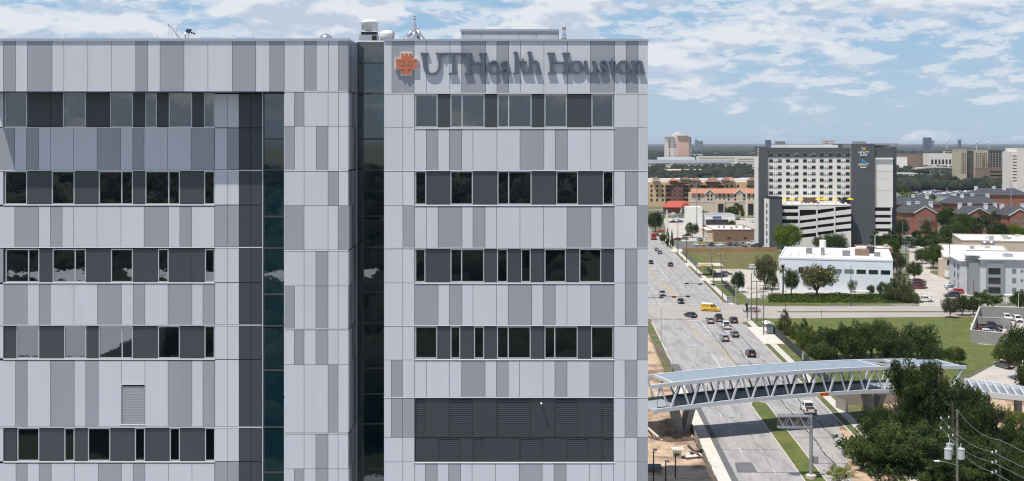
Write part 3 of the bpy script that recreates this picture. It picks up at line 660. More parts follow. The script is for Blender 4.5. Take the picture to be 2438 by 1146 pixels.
# tar-sealed joints: wandering dark seams
def seam(q, y0, y1, w, amp, seed, step=1.5):
    m = MB(); pr = None; y = y0
    while y < y1:
        qq = q + amp*mnoise.noise(Vector((seed, y*.12, 0))) + amp*.5*mnoise.noise(Vector((seed, y*.6, 2))); ww = w*(.55 + .9*abs(mnoise.noise(Vector((seed+9, y*.3, 0)))))
        c = (R(qq - ww, y, .0135), R(qq + ww, y, .0135))
        if pr: m.quad(pr[0], pr[1], c[1], c[0])
        pr = c; y += step
    m.build('tar_seam', MT['tar'], avenue)
seam(37.25, 224, 330, .10, .25, 1); seam(40.55, 150, 330, .13, .5, 2); seam(43.9, 150, 330, .12, .55, 3); seam(47.0, 160, 250, .05, .2, 4)
seam(40.5, 356, 640, .09, .3, 5); seam(43.8, 356, 640, .09, .3, 6); seam(36.7, 356, 640, .08, .2, 7); seam(27.6, 356, 640, .06, .2, 8); seam(27.5, 250, 330, .04, .1, 9); seam(30.7, 130, 330, .03, .1, 10)
def seam_x(y, q0, q1, w, seed):
    m = MB(); pr = None; q = q0
    while q <= q1:
        yy = y + .3*mnoise.noise(Vector((q*.5, seed, 0))); c = (R(q, yy - w, .0138), R(q, yy + w, .0138))
        if pr: m.quad(pr[0], c[0], c[1], pr[1])
        pr = c; q += .8
    m.build('tar_seam', MT['tar'], avenue)
for i, (y, a, c, w) in enumerate(((173, 37.6, 47, .12), (181, 37.6, 47, .08), (189, 24.9, 34, .06), (197, 37.6, 47, .07), (214, 37.6, 47.2, .09), (229.5, 24.9, 34, .07), (243, 24.9, 47, .05), (263, 37, 47, .12), (275, 24.9, 37, .05), (290, 37, 47, .06), (329.2, 24, 36, .14), (205, 24.9, 34, .05), (176, 24.9, 34, .06), (163, 24.9, 47, .07), (312, 24, 47, .05), (372, 24, 47, .06), (395, 24, 47, .06), (420, 24, 47, .06), (450, 24, 47, .06))): seam_x(y, a, c, w, i)
sheet('road_patch', [R(25.6, 181.5), R(28.2, 181.5), R(28.2, 176), R(25.2, 176)], .012, MT['asphalt'], avenue)
sheet('road_patch', [R(38.5, 268), R(40.2, 268), R(40.2, 262), R(38.5, 262)], .012, M('patch_concrete', (.29, .285, .28), .85, var=.08), avenue)
for q, y in ((29.3, 211), (45.4, 205), (31.9, 300), (46, 288), (30, 283)):
    m = MB(); m.lathe(R(q, y, 0), [(.42, .008), (.42, .0145)], 16); m.build('manhole_cover', MT['asphalt'], avenue)
# slabs' shared joints in the pavements, pick-apart close up
for k in range(26):
    y = 165 + k*6.1
    if y < 318: rbox('pavement_joint', 49.0, 50.6, y, y + .05, .12, .1225, MT['conc'], avenue)
# ================================================================== footbridge over the avenue
bridge = thing('footbridge', 'white steel truss footbridge with a pale blue roof spanning the avenue on concrete V piers', 'bridge', (45, 203, 0))
A_, B_ = Vector((27.5, 197.5)), Vector((62.7, 210.0)); D_ = (B_ - A_).normalized(); LEN = (B_ - A_).length; NRM = Vector((-D_.y, D_.x))
def zc(s): t = s / LEN; return 5.25 + .75 * (1 - ((t - .48) / .75) ** 2)         # cambered deck line
def BP(s, w, z): p = A_ + D_*s + NRM*w; return Vector((p.x, p.y, z))
WN, WF = -3.6, 3.6
HT = 3.95
SS = [LEN * i / 40 for i in range(-22, 62)]
def chord(name, w, dz, s0, s1, ww, hh):
    m = MB(); n = 28
    for i in range(n):
        a, c = s0 + (s1-s0)*i/n, s0 + (s1-s0)*(i+1)/n; m.bar(BP(a, w, zc(a)+dz), BP(c, w, zc(c)+dz), ww, hh)
    return m.build(name, MT['steelw'], bridge)
chord('bottom_chord', WN, 0, -6.5, 52.5, .42, .62); chord('bottom_chord', WF, 0, -9, 50, .42, .5)
chord('top_chord', WN, HT, -6.8, 55, .42, .62); chord('top_chord', WF, HT, -9, 50, .42, .5)
# deck and roof
def slab(name, s0, s1, w0, w1, dz, th, mat, n=24):
    m = MB()
    for i in range(n):
        a, c = s0 + (s1-s0)*i/n, s0 + (s1-s0)*(i+1)/n
        b4 = [BP(a, w0, zc(a)+dz), BP(c, w0, zc(c)+dz), BP(c, w1, zc(c)+dz), BP(a, w1, zc(a)+dz)]
        m.add(b4 + [v + Vector((0, 0, th)) for v in b4], [(0,3,2,1), (4,5,6,7), (0,1,5,4), (2,3,7,6)] + ([(3,0,4,7)] if i == 0 else []) + ([(1,2,6,5)] if i == n-1 else []))
    return m.build(name, mat, bridge)
slab('deck', -6.4, 52, WN+.25, WF-.25, -.12, .14, M('deck_concrete', (.27, .30, .33), .8, var=.12))
roofm = M('roof_membrane', (.235, .29, .335), .45, var=.05, scale=.4)
slab('roof', -2.4, 37.2, WN+.22, WF-.22, HT+.02, .12, roofm); slab('roof', 43.2, 54, WN+.22, WF-.22, HT+.02, .12, roofm, 8)
for s in [(-2.6), 37.4, 43.0, 54.2]:
    MB().bar(BP(s, WN+.2, zc(s)+HT), BP(s, WF-.2, zc(s)+HT), .4, .45).build('roof_beam', MT['steelw'], bridge)
for s0, w0, s1, w1 in ((37.4, WF-.3, 43.0, WN+.3),): MB().bar(BP(s0, w0, zc(s0)+HT), BP(s1, w1, zc(s1)+HT), .2, .22).build('roof_brace', MT['steelw'], bridge)
for i in range(10):
    s = .5 + i*3.7
    m = MB(); p = BP(s, 0, zc(s)+HT+.13)
    m.tube(p, p + Vector((0, 0, .55)), .03); m.tube(p, p + Vector((.45, 0, .02)), .03); m.build('roof_anchor', MT['galv'], bridge)
for i in range(11):
    s = -.8 + i*3.72
    MB().bar(BP(s, WN+.24, zc(s)+HT+.143), BP(s, WF-.24, zc(s)+HT+.143), .05, .02).build('roof_seam', MT['cap'], bridge)
# zigzag web members, rounded where they meet the bottom chord
def web(w, off, s0, s1, pitch):
    s = s0
    while s < s1:
        for a, c in ((s - pitch*.42, s - .28), (s + .28, s + pitch*.42)):
            top = a if abs(a - s) > .5 else c; bot = c if top == a else a
            MB().bar(BP(top, w, zc(top)+HT-.22), BP(bot, w, zc(bot)+.30), .24, .26).build('web_member', MT['steelw'], bridge)
        m = MB(); m.pipe([BP(s-.30, w, zc(s)+.42), BP(s-.15, w, zc(s)+.22), BP(s+.15, w, zc(s)+.22), BP(s+.30, w, zc(s)+.42)], .13, 8); m.build('web_shoe', MT['steelw'], bridge)
        s += pitch
web(WN, 0, -3.5, 44, 3.74); web(WF, 0, -6.2, 44, 3.74)
MB().bar(BP(54.2, WN, zc(54.2)+HT-.2), BP(52.3, WN, zc(52)+.3), .3, .3).build('end_post', MT['steelw'], bridge)
MB().bar(BP(54.0, WF-.5, zc(54)+HT-.2), BP(52.0, WF-.5, zc(52)+.3), .3, .3).build('end_post', MT['steelw'], bridge)
# inner railings: dark screen with thin posts
for w, rh in ((WN+.45, .42), (WF-.45, .55)):
    m = MB(); s = -5.5
    while s < 47:
        m.quad(BP(s, w, zc(s)+.05), BP(s+2.1, w, zc(s+2.1)+.05), BP(s+2.1, w, zc(s+2.1)+rh), BP(s, w, zc(s)+rh)); s += 2.1
    m.build('railing_screen', M('railing_screen', (.065, .085, .10), .6), bridge)
    s = -5.5
    while s < 47:
        MB().bar(BP(s, w-.03, zc(s)), BP(s, w-.03, zc(s)+1.55), .06, .06).build('railing_post', MT['black'], bridge); s += 2.1
# orange board hung on the chord
sb = BP(24.6, WN-.24, zc(24.6)+.0); sb2 = BP(26.4, WN-.24, zc(26.4)+.0)
m = MB(); m.bar(sb, sb2, .04, .62); ob = m.build('clearance_board', MT['sigorange'], bridge)
for i in range(2):
    p = BP(24.9 + i*.75, WN-.265, zc(25)+.03); MB().bar(p, BP(25.2 + i*.75, WN-.265, zc(25)+.03), .01, .22).build('digit', MT['black'], ob)
# V piers
def pier(s, base_z, top_z):
    for k, dd in enumerate((-1, 1)):
        m = MB(); for_b = BP(s + dd*.30, 0, base_z); for_t = BP(s + dd*1.45, 0, top_z); u = D_.to_3d(); n3 = NRM.to_3d()
        vs = [for_b - u*.5 - n3*.75, for_b + u*.5 - n3*.75, for_b + u*.5 + n3*.75, for_b - u*.5 + n3*.75, for_t - u*.55 - n3*1.0, for_t + u*.55 - n3*1.0, for_t + u*.55 + n3*1.0, for_t - u*.55 + n3*1.0]
        m.add(vs, [(0,3,2,1), (4,5,6,7), (0,1,5,4), (1,2,6,5), (2,3,7,6), (3,0,4,7)]); pr = m.build('pier_leg', MT['pier'], bridge)
        MB().prism([for_t - u*.4 - n3*.9 + Vector((0,0,.01)), for_t + u*.4 - n3*.9 + Vector((0,0,.01)), for_t + u*.4 + n3*.9 + Vector((0,0,.01)), for_t - u*.4 + n3*.9 + Vector((0,0,.01))], (0, 0, .25)).build('bearing', MT['walk'], pr)
    MB().bar(BP(s, WN, zc(s)-.42), BP(s, WF, zc(s)-.42), 3.2, .34).build('pier_cap_beam', MT['steelw'], bridge)
    MB().prism([BP(s-1.1, -1.0, base_z-.5), BP(s+1.1, -1.0, base_z-.5), BP(s+1.1, 1.0, base_z-.5), BP(s-1.1, 1.0, base_z-.5)], (0, 0, .8)).build('pier_base', MT['pier'], bridge)
pier(.6, .2, 4.55); pier(LEN + .8, .0, 4.4)
# ramp that runs on to the right: low girders joined by cross ribs
ramp = thing('footbridge_ramp', 'low white ladder-like ramp running from the footbridge to the right edge', 'ramp', (80, 215, 0))
a0, a1 = G(2296, 905, 5.2), G(2460, 924, 5.2); c0, c1 = G(2310, 936, 5.2), G(2470, 947, 5.2)
a1.z = c1.z = 4.9
MB().bar(a0, a1, .35, .7).build('girder', MT['steelw'], ramp); MB().bar(c0, c1, .35, .9).build('girder', MT['steelw'], ramp)
for i in range(8):
    t = (i + .4)/8; MB().bar(a0.lerp(a1, t) + Vector((0, 0, .1)), c0.lerp(c1, t + .035) + Vector((0, 0, .1)), .28, .4).build('cross_rib', MT['steelw'], ramp)
m = MB(); m.quad(*[p - Vector((0, 0, .2)) for p in (c0, c1, a1, a0)]); m.build('deck_plate', MT['galv'], ramp)
for t in (.15, .75):
    p = c0.lerp(a0, .5).lerp(c1.lerp(a1, .5), t); MB().box(p.x-.4, p.x+.4, p.y-.8, p.y+.8, 0, p.z-.3).build('column', MT['pier'], ramp)

# ================================================================== fences, walls, site clutter
def fence(name, label, pts, h, mat, post='black', step=3.0, panel=True, z0=0):
    t = thing(name, label, 'fence', tuple(pts[0]))
    for i in range(len(pts) - 1):
        p, q = Vector(pts[i]), Vector(pts[i+1]); n = max(1, int((q-p).length/step)); 
        for k in range(n):
            a, c = p.lerp(q, k/n), p.lerp(q, (k+1)/n); wob = Vector((rnd.uniform(-.08, .08), rnd.uniform(-.08, .08), 0))
            if panel: MB().prism([a, c, c + (c-a).cross(Vector((0,0,1))).normalized()*.03, a + (c-a).cross(Vector((0,0,1))).normalized()*.03], Vector((0, 0, h)) + wob).build('screen_panel', MT[mat], t)
            else:
                for zz__ in (.15, h): MB().bar(a + Vector((0, 0, zz__)), c + Vector((0, 0, zz__)), .04, .04).build('rail', MT[post], t)
            MB().tube(a + Vector((0, 0, z0)), a + Vector((0, 0, h + .12)), .045, n=6).build('post', MT[post], t)
    return t
fence('screen_fence', 'dark screened fence beside the pavement running down to the bridge', [R(52.9, 316), R(52.7, 268), R(52.3, 236)], 2.0, 'chain')
fence('screen_fence', 'dark screened fence along the pavement north of the junction', [R(53.2, 374), R(53.2, 408)], 2.0, 'chain')
fence('screen_fence', 'short dark screened fence by the vacant lot driveway', [R(53.4, 430), R(53.4, 452)], 2.0, 'chain')
fence('site_fence', 'sagging grey screened fence along the new pavement under the bridge', [R(20.9, 160), R(20.9, 208)], 1.9, 'screen', 'galv', 2.4)
fence('site_fence', 'tan screened fence closing the earth site by the avenue', [R(17.5, 300)] + [R(21.8, 272), R(22.4, 255), R(21.2, 236)], 1.9, 'screen', 'galv')
fence('site_fence', 'tan screened fence behind the right bridge pier', [G(1990, 972), G(2018, 985)] , 2.1, 'screen', 'galv')
fence('site_fence', 'brown screened fence running behind the right bridge pier', [G(1994, 968), G(2140, 960)], 2.1, 'screen', 'galv')
fence('site_fence', 'pale screened fence beneath the white ramp', [G(2330, 948), G(2450, 958)], 1.6, 'screen', 'galv')
fence('tarp_fence', 'tan tarpaulin fence along the far edge of the vacant lot', [G(1625, 603), G(1850, 600)], 2.2, 'tan', 'wood', 9)
fence('yard_fence', 'weathered timber fence along the left edge of the vacant lot', [G(1625, 603), G(1652, 632), G(1662, 640)], 2.0, 'wood2', 'wood')
fence('chain_fence', 'wire gate fence across the car park by the cross street', [G(2190, 722), G(2245, 722)], 2.0, 'screen', 'galv', 3, panel=False)
# walled car park on the right lawn
wl = thing('boundary_wall', 'grey block wall enclosing parked cars on the right lawn', 'wall', tuple(G(2310, 815)))
def wallseg(p, q, h, nm='wall_panel', th=.3):
    d = (q - p).normalized(); a = Vector((-d.y, d.x, 0))*th/2
    MB().prism([p-a, q-a, q+a, p+a], (0, 0, h)).build(nm, MT['concgrey'], wl); MB().prism([p-a*1.3+Vector((0,0,h)), q-a*1.3+Vector((0,0,h)), q+a*1.3+Vector((0,0,h)), p+a*1.3+Vector((0,0,h))], (0, 0, .12)).build('coping', MT['walk'], wl)
c1_, c2_, c3_, c4_ = G(2311, 816), G(2333, 756), G(2460, 832), G(2460, 760)
wallseg(c2_, c1_, 3.0); wallseg(c1_, c3_, 3.0); wallseg(c2_, c4_, 3.0); wallseg(G(2326, 780), G(2408, 784), 2.7)
# bus shelter
bs = R(51.4, 304); sh_ = thing('bus_shelter', 'small glazed bus shelter with a curved white roof on the pavement', 'shelter', tuple(bs))
for dx in (-.8, .8):
    for dy in (-1.9, 1.9): MB().box(bs.x+dx-.05, bs.x+dx+.05, bs.y+dy-.05, bs.y+dy+.05, .12, 2.6).build('post', MT['galv'], sh_)
m = MB(); nn = 8
for i in range(nn):
    t0, t1 = i/nn, (i+1)/nn; f_ = lambda t: (bs.x - 1.15 + 2.3*t, 2.6 + .35*math.sin(math.pi*t))
    (xa, za), (xb, zb) = f_(t0), f_(t1); m.add([(xa, bs.y-2.2, za), (xb, bs.y-2.2, zb), (xb, bs.y+2.2, zb), (xa, bs.y+2.2, za), (xa, bs.y-2.2, za+.08), (xb, bs.y-2.2, zb+.08), (xb, bs.y+2.2, zb+.08), (xa, bs.y+2.2, za+.08)], [(0,3,2,1), (4,5,6,7), (0,1,5,4), (2,3,7,6), (1,2,6,5), (3,0,4,7)])
m.build('roof', MT['white'], sh_)
gl = M('shelter_glass', (.16, .20, .22), .08)
MB().box(bs.x+.78, bs.x+.82, bs.y-1.85, bs.y+1.85, .5, 2.4).build('back_glass', gl, sh_); MB().box(bs.x-.7, bs.x+.7, bs.y-1.92, bs.y-1.88, .5, 2.4).build('side_glass', gl, sh_)
MB().box(bs.x+.2, bs.x+.65, bs.y-1.5, bs.y+1.5, .55, .62).build('bench', MT['galv'], sh_)
# site clutter
def barrel(p, label):
    t = thing('traffic_barrel', label, 'barrel', tuple(p)); MB().lathe(p, [(.32, 0), (.30, .08), (.28, .1), (.26, .95), (.2, 1.0)], 14).build('drum', MT['sigorange'], t)
    for z in (.35, .65): MB().lathe(p + Vector((0, 0, z)), [(.285, 0), (.283, .13)], 14).build('white_band', MT['trim'], t)
barrel(R(21.9, 277), 'orange and white traffic barrel beside the tan site fence')
barrel(G(2166, 901), 'orange traffic barrel on the lawn beyond the bridge railing')
barrel(G(2176, 897), 'second orange traffic barrel behind the one beyond the railing')
def hx(p, sx, sy, sz, rz, name, label, cat, mat):
    m = MB(); u = Vector((math.cos(rz), math.sin(rz), 0)); v = Vector((-u.y, u.x, 0)); base = [p - u*sx - v*sy, p + u*sx - v*sy, p + u*sx + v*sy, p - u*sx + v*sy]
    m.prism(base, (0, 0, sz)); return tag(m.build(name, MT[mat], None), label, cat)
zb_ = 1.9
t = thing('concrete_block', 'pale concrete block with a flat cap lying on the site earth', 'block', (24.6, 178, zb_))
MB().box(24.0, 25.1, 177.5, 178.6, zb_-.6, zb_+.9).build('block', MT['walk'], t); MB().box(23.7, 25.5, 177.2, 178.9, zb_+.9, zb_+1.15).build('cap', MT['concnew'], t)
t = thing('lumber_stack', 'loose pale planks lying beside the concrete block', 'lumber', (26.6, 178, zb_))
for k in range(5): MB().bar(Vector((25.7, 177.0 + k*.35, zb_+.1+.02*k)), Vector((28.2, 177.6 + k*.3, zb_+.15)), .28, .06).build('plank', MT['concnew'] if k % 2 else MT['white'], t)
t = thing('lumber_stack', 'long timber beam across the dark pit under the bridge', 'lumber', (22, 200, 1))
MB().bar(R(11.6, 204, 2.0), R(15.2, 189.5, 1.4), .35, .2).build('plank', MT['walk'], t)
t = thing('rubble_pile', 'dark debris heap by the site fence', 'rubble', (28.2, 180, zb_))
for k in range(9): 
    p = Vector((28.0 + rnd.uniform(-1, .8), 179.2 + rnd.uniform(-1.6, 1.6), zb_ + rnd.uniform(-.1, .5))); MB().bar(p, p + Vector((rnd.uniform(-1, 1), rnd.uniform(-1, 1), rnd.uniform(-.2, .6))), rnd.uniform(.15, .6), rnd.uniform(.1, .3)).build('chunk', MT['black' if k % 2 else 'soil'], t)
def clods(label, cx, cy, rx, ry, n, mat, zb):
    t = thing('earth_heap', label, 'earth', (cx, cy, zb))
    for k in range(n):
        a = rnd.uniform(0, 6.28); q = math.sqrt(rnd.random()); p = Vector((cx + rx*q*math.cos(a), cy + ry*q*math.sin(a), zb)); r = rnd.uniform(.25, .9); m = MB()
        m.lathe(p, [(r*1.2, -.3), (r*rnd.uniform(.8, 1.0), r*.25), (r*.5, r*rnd.uniform(.4, .6)), (r*.1, r*.65)], 7); m.build('clod', MT[mat], t)
clods('ridge of dark dug earth in front of the bridge pier', 24.3, 189.5, 4.5, 1.6, 34, 'soil', 1.3)
clods('heap of pale dug earth at the building side of the site', 21.5, 183.5, 2.4, 2.2, 22, 'dirt', 1.6)
clods('low pale spoil heap beyond the bridge by the site fence', 25.5, 222, 4.5, 5, 26, 'dirt', 1.5)
t = thing('site_canopy', 'small dark canopy on thin legs at the bottom of the site', 'canopy', (20.5, 171, 1.5))
MB().box(18.9, 21.3, 169.6, 171.8, 2.3, 2.42).build('canopy_top', M('canopy_dark', (.035, .042, .06), .6), t)
for x in (19.1, 21.1):
    for y in (169.8, 171.6): MB().tube((x, y, .9), (x, y, 2.3), .05).build('leg', MT['black'], t)
for k, (px, py, h) in enumerate(((1608, 1168, 3.4), (1556, 1178, 4.6), (1585, 1178, 3.0))):
    p = G(px, py); t = thing('site_lamp', ['black post lamp standing on the site earth near the pavement', 'twin headed site lamp beside the small canopy', 'thin site lamp between the canopy and the black post lamp'][k], 'lamp', (p.x, p.y, 1.5))
    MB().tube((p.x, p.y, 1.2), (p.x, p.y, 1.5+h), .1, .08).build('post', MT['black'], t); MB().box(p.x-.1, p.x+.5, p.y-.2, p.y+.2, 1.5+h, 1.7+h).build('lamp_head', MT['black' if k < 1 else 'galv'], t)
# ================================================================== signals, lamps, poles, wires
def signal_head(mb_parent, p, face, three=True):
    w = Vector((math.cos(face), math.sin(face), 0)); m = MB(); a = p - w*.6; c = p + w*.6
    m.bar(a, c, .32, .42); o = m.build('signal_head', MT['black'], mb_parent)
    for k in range(3):
        q = a.lerp(c, (k+.5)/3) + Vector((0, .17, 0)); MB().tube(q, q + Vector((0, .18, .0)), .13, n=10).build('visor', MT['black'], o)
def mast(label, base, top_px, arm, heads, base_h=.0):
    t = thing('traffic_signal', label, 'traffic light', tuple(base)); x, y = base.x, base.y
    MB().tube((x, y, 0), (x, y, arm[0].z + .4), .22, .16, 10).build('pole', MT['galv'], t)
    MB().lathe(base, [(.4, 0), (.4, .3), (.26, .34)], 12).build('pole_base', MT['conc'], t)
    MB().pipe([arm[0], arm[0].lerp(arm[1], .5) + Vector((0, 0, .12)), arm[1]], [.17, .13, .09], 10).build('mast_arm', MT['galv'], t)
    d = (arm[1] - arm[0]).normalized()
    for f in heads: signal_head(t, arm[0].lerp(arm[1], f) - Vector((0, .1, .02)), math.atan2(d.y, d.x))
    return t
bp = G(1752, 727); zt = H - (680 - HY)*bp.y/F
a0 = Vector((bp.x, bp.y, zt)); a1 = P(1633, 675, bp.y - 4.2)
mast('galvanised traffic signal mast reaching left over the avenue north of the junction', bp, None, (a0, a1), (.18, .46, .72, .985))
bp2 = R(21.3, 326); zt2 = 6.2; a0 = Vector((bp2.x, bp2.y, zt2)); a1 = P(1641, 705.5, bp2.y + 1)
mast('traffic signal mast coming from behind the grey building over the left lanes', bp2, None, (a0, a1), (.38, .66, .97))
p = G(1779, 765); t = thing('traffic_signal', 'curved galvanised signal pole at the near right corner of the junction', 'traffic light', tuple(p))
zz_ = lambda y: H - (y - HY)*p.y/F
MB().pipe([p, Vector((p.x, p.y, zz_(715))), P(1775, 705, p.y), P(1766, 698, p.y+.6), P(1752, 693, p.y+1.2)], [.2, .17, .14, .11, .09], 10).build('pole', MT['galv'], t)
signal_head(t, P(1776, 727, p.y - .4), 1.57)
MB().box(*[v for pr in ((p.x-.35, p.x+.1), (p.y-.5, p.y-.1), (zz_(740), zz_(722))) for v in pr]).build('signal_housing', MT['black'], t)
m = MB(); q = P(1798, 742, p.y - 2); m.lathe((0, 0, 0), [(.38, -.02), (.38, .02)], 8); so = m.build('stop_sign', M('sign_red', (.5, .03, .03), .5)); so.location = q; so.rotation_euler = (rad(90), rad(22.5), 0); tag(so, 'red octagonal stop sign beside the curved signal pole', 'sign')
MB().box(q.x-.03, q.x+.03, q.y+.04, q.y+.1, 0, q.z+.3).build('sign_post', MT['galv'], None)
sp = bpy.data.objects['sign_post']; tag(sp, 'thin steel post behind the red stop sign', 'post')
# signal cabinet
p = G(1737, 722); t = thing('signal_cabinet', 'grey steel signal cabinet on the grass corner by the avenue', 'cabinet', tuple(p))
MB().box(p.x-.75, p.x+.75, p.y-.5, p.y+.5, .1, 1.9).build('cabinet_body', MT['concgrey'], t); MB().box(p.x-.8, p.x+.8, p.y-.55, p.y+.55, 1.9, 2.0).build('cabinet_lid', MT['galv'], t)
# street lamps and plain poles
def lamp(label, base, top_py, arm=None, mat='galv', r=.13):
    zt = H - (top_py - HY)*base.y/F; t = thing('street_lamp', label, 'street lamp', tuple(base))
    MB().tube(base, (base.x, base.y, zt), r, r*.6, 8).build('pole', MT[mat], t); MB().lathe(base, [(r*2, 0), (r*2, .25), (r*1.3, .3)], 10).build('base', MT['conc'], t)
    if arm: MB().tube((base.x, base.y, zt-.05), (base.x+arm, base.y, zt+.25), .05, n=6).build('arm', MT[mat], t); MB().box(base.x+arm-.1 if arm > 0 else base.x+arm-.5, base.x+arm+.5 if arm > 0 else base.x+arm+.1, base.y-.14, base.y+.14, zt+.18, zt+.3).build('lamp_head', MT['galv'], t)
lamp('thin grey pole on the left verge beside the avenue', R(22.0, 276), 734, None, r=.09)
lamp('street lamp standing at the far left edge of the avenue', G(1586, 546), 505, -1.8)
lamp('tall white mast beside the strip of shops', G(1588, 548), 500, None, 'white', .5)
lamp('tall slender grey mast in front of the orange roofed hotel', G(1659, 557), 433, None, 'galv', .28)
lamp('tall white mast left of the grey hotel', G(1777, 552), 450, None, 'white', .35)
lamp('very tall grey mast in front of the brick flats', G(2407, 548), 430, None, 'galv', .35)
lamp('white post beside the lane at the hotel corner', G(2149, 577), 527, None, 'white', .25)
lamp('first of two white posts among the trees by the brick flats', G(2205, 560), 512, None, 'white', .2)
lamp('second of two white posts among the trees by the brick flats', G(2213, 560), 524, None, 'white', .2)
lamp('black lamp post in front of the grey flats', G(2318, 722), 670, .4, 'black', .1)
lamp('white lamp post at the right edge by the entrance porch', G(2425, 745), 701, .3, 'white', .1)
lamp('slim lamp post on the cross street verge', G(1956, 757), 737, None, 'black', .06)
# utility poles
TGR = M('transformer_grey', (.46, .48, .49), .5)
poles = {}; PT = {}
def upole(key, label, base, top_py, arms=(), mat='wood', lean=0, r=.17, cans=0, h=None):
    zt = h or H - (top_py - HY)*base.y/F; t = thing('utility_pole', label, 'utility pole', tuple(base)); top = Vector((base.x + lean, base.y, zt))
    MB().tube(base, top, r, r*.62, 8).build('pole', MT[mat], t); pts = []
    for (dz, w) in arms:
        z = zt - dz; MB().box(top.x-w, top.x+w, base.y-.07, base.y+.07, z-.07, z+.07).build('crossarm', MT['wood2' if mat != 'galv' else 'galv'], t)
        for f in (-.95, -.45, .45, .95):
            q = Vector((top.x+w*f, base.y, z+.07)); MB().lathe(q, [(.05, 0), (.08, .08), (.05, .2), (.07, .26)], 8).build('insulator', MT['trim'], t); pts.append(q + Vector((0, 0, .26)))
    for k in range(cans):
        a = 2.4*k + .6; c = Vector((top.x + .55*math.cos(a), base.y + .55*math.sin(a), zt - 3.6)); can = MB().lathe(c, [(.30, 0), (.32, .05), (.32, 1.05), (.36, 1.1), (.30, 1.2)], 14).build('transformer', TGR, t)
        MB().tube(c + Vector((0, 0, 1.2)), c + Vector((0, 0, 1.55)), .05).build('bushing', MT['white'], can)
    poles[key] = pts or [top]; PT[key] = t; return t
upole('a', 'dark timber utility pole on the near pavement side of the vacant lot', G(1635, 627), 545, ((.5, 1.1),))
upole('b', 'dark timber utility pole left of the vacant lot fence', G(1614, 606), 528, ((.5, 1.1),))
upole('c', 'dark utility pole in front of the strip of shops', G(1675, 570), 505, ((.4, 1.2),))
upole('d', 'grey leaning utility pole with crossarms beside the carport', G(1700, 685), 592, ((.3, 1.2), (1.6, 1.2)), 'wood2', -1.2, cans=0)
upole('e', 'second grey utility pole right of the carport', G(1720, 710), 603, ((.3, .8),), 'wood2', -.6)
upole('f', 'dark utility pole with crossarms at the junction corner', G(1802, 765), 668, ((.3, 1.3), (3.2, 1.5)), 'wood')
upole('g', 'grey utility pole with white transformers at the junction corner', G(1818, 798), 678, ((.3, 1.2), (1.7, 1.2)), 'wood2', cans=3)
upole('h', 'slim utility pole left of the curved signal at the corner', G(1789, 762), 650, ((4.2, 1.2),), 'wood2')
upole('i', 'dark utility pole standing in front of the white building', G(2026, 728), 632, (), 'wood', r=.14)
upole('j', 'dark utility pole on the lawn before the cypress trees', G(1871, 757), 690, (), 'black', r=.1)
upole('k', 'timber utility pole in front of the beige office', G(2261, 668), 580, ((.3, 1.3),), 'wood')
upole('l', 'dark utility pole with grey transformers beside the lane', G(2157, 648), 575, ((.3, 1.4), (1.5, 1.4)), 'wood', cans=3)
upole('m', 'dark utility pole behind the transformer pole in the lane', G(2161, 600), 552, ((.3, 1.4),), 'wood')
def pole_near(key, label, px, Y, top_py, specs, mat, cans):
    top = P(px, top_py, Y); base = Vector((top.x, Y, 0)); t = thing('utility_pole', label, 'utility pole', tuple(base)); MB().tube(base, top, .2, .13, 10).build('pole', MT[mat], t); pts = []
    for (py, dx0, dx1) in specs:
        z = H - (py - HY)*Y/F; a, c = Vector((top.x + dx0, Y - .1, z)), Vector((top.x + dx1, Y - .1, z + .25)); MB().bar(c, a, .1, .12).build('crossarm', MT['black' if mat == 'wood' else 'wood'], t)
        for f in (0, .45):
            q = a.lerp(c, f) + Vector((0, 0, .06)); MB().lathe(q, [(.04, 0), (.07, .06), (.09, .2), (.05, .32)], 10).build('insulator', MT['trim'], t)
        pts.append(a + Vector((0, 0, .3)))
    for (dx, dy, py) in cans:
        c = Vector((top.x + dx, Y + dy, H - (py - HY)*Y/F)); can = MB().lathe(c, [(.44, 0), (.48, .06), (.48, 1.3), (.52, 1.34), (.52, 1.4), (.3, 1.5)], 18).build('transformer', TGR, t)
        MB().tube(c + Vector((0, 0, 1.45)), c + Vector((0, 0, 2.1)), .05, .04).build('bushing', MT['white'], can)
    poles[key] = [top] + pts; return t
tp = pole_near('n', 'grey timber utility pole with three white transformers in the near oaks', 2279, 160, 976, ((999, -2.2, .1), (1023, -2.2, .1), (1042, -1.2, .1)), 'wood2', ((-1.25, -.1, 1093), (.45, -.1, 1093), (-.75, .7, 1085)))
x_, Y_ = poles['n'][0].x, 160
m = MB(); m.pipe([P(2279, 1108, 160), P(2255, 1101, 159.8), P(2236, 1098, 159.6)], [.05, .05, .04], 8); m.build('lamp_arm', MT['galv'], tp)
m = MB(); m.bar(P(2237, 1098, 159.6), P(2225, 1098, 159.5), .3, .14); m.build('lamp_head', MT['trim'], tp)
m = MB(); m.tube(P(2268, 962, 163), P(2268, 1060, 163), .14, .17); m.bar(P(2268, 965, 163), P(2251, 963, 163), .08, .12); m.lathe(P(2251, 963, 163), [(.06, 0), (.1, .1), (.05, .3)], 10); m.build('second_pole_top', MT['wood'], tp)
tq = pole_near('o', 'dark utility pole with side insulators at the lower right corner', 2381, 146, 1048, ((1081, -1.0, .05), (1105, -1.0, .05), (1129, -1.0, .05)), 'wood', ())
def wire(t, a, b, sag, r=.018, mat='galv'):
    n = 9; pts = [a.lerp(b, i/n) - Vector((0, 0, sag*4*(i/n)*(1-i/n))) for i in range(n+1)]
    return MB().pipe(pts, r, 4).build('wire', MT[mat], t)
for i, k in enumerate((0, 1, 2, 3)): wire(tp, poles['n'][k], poles['o'][k], .9, .022)
far_end = [v + Vector((9, -22, -1)) for v in poles['o']]
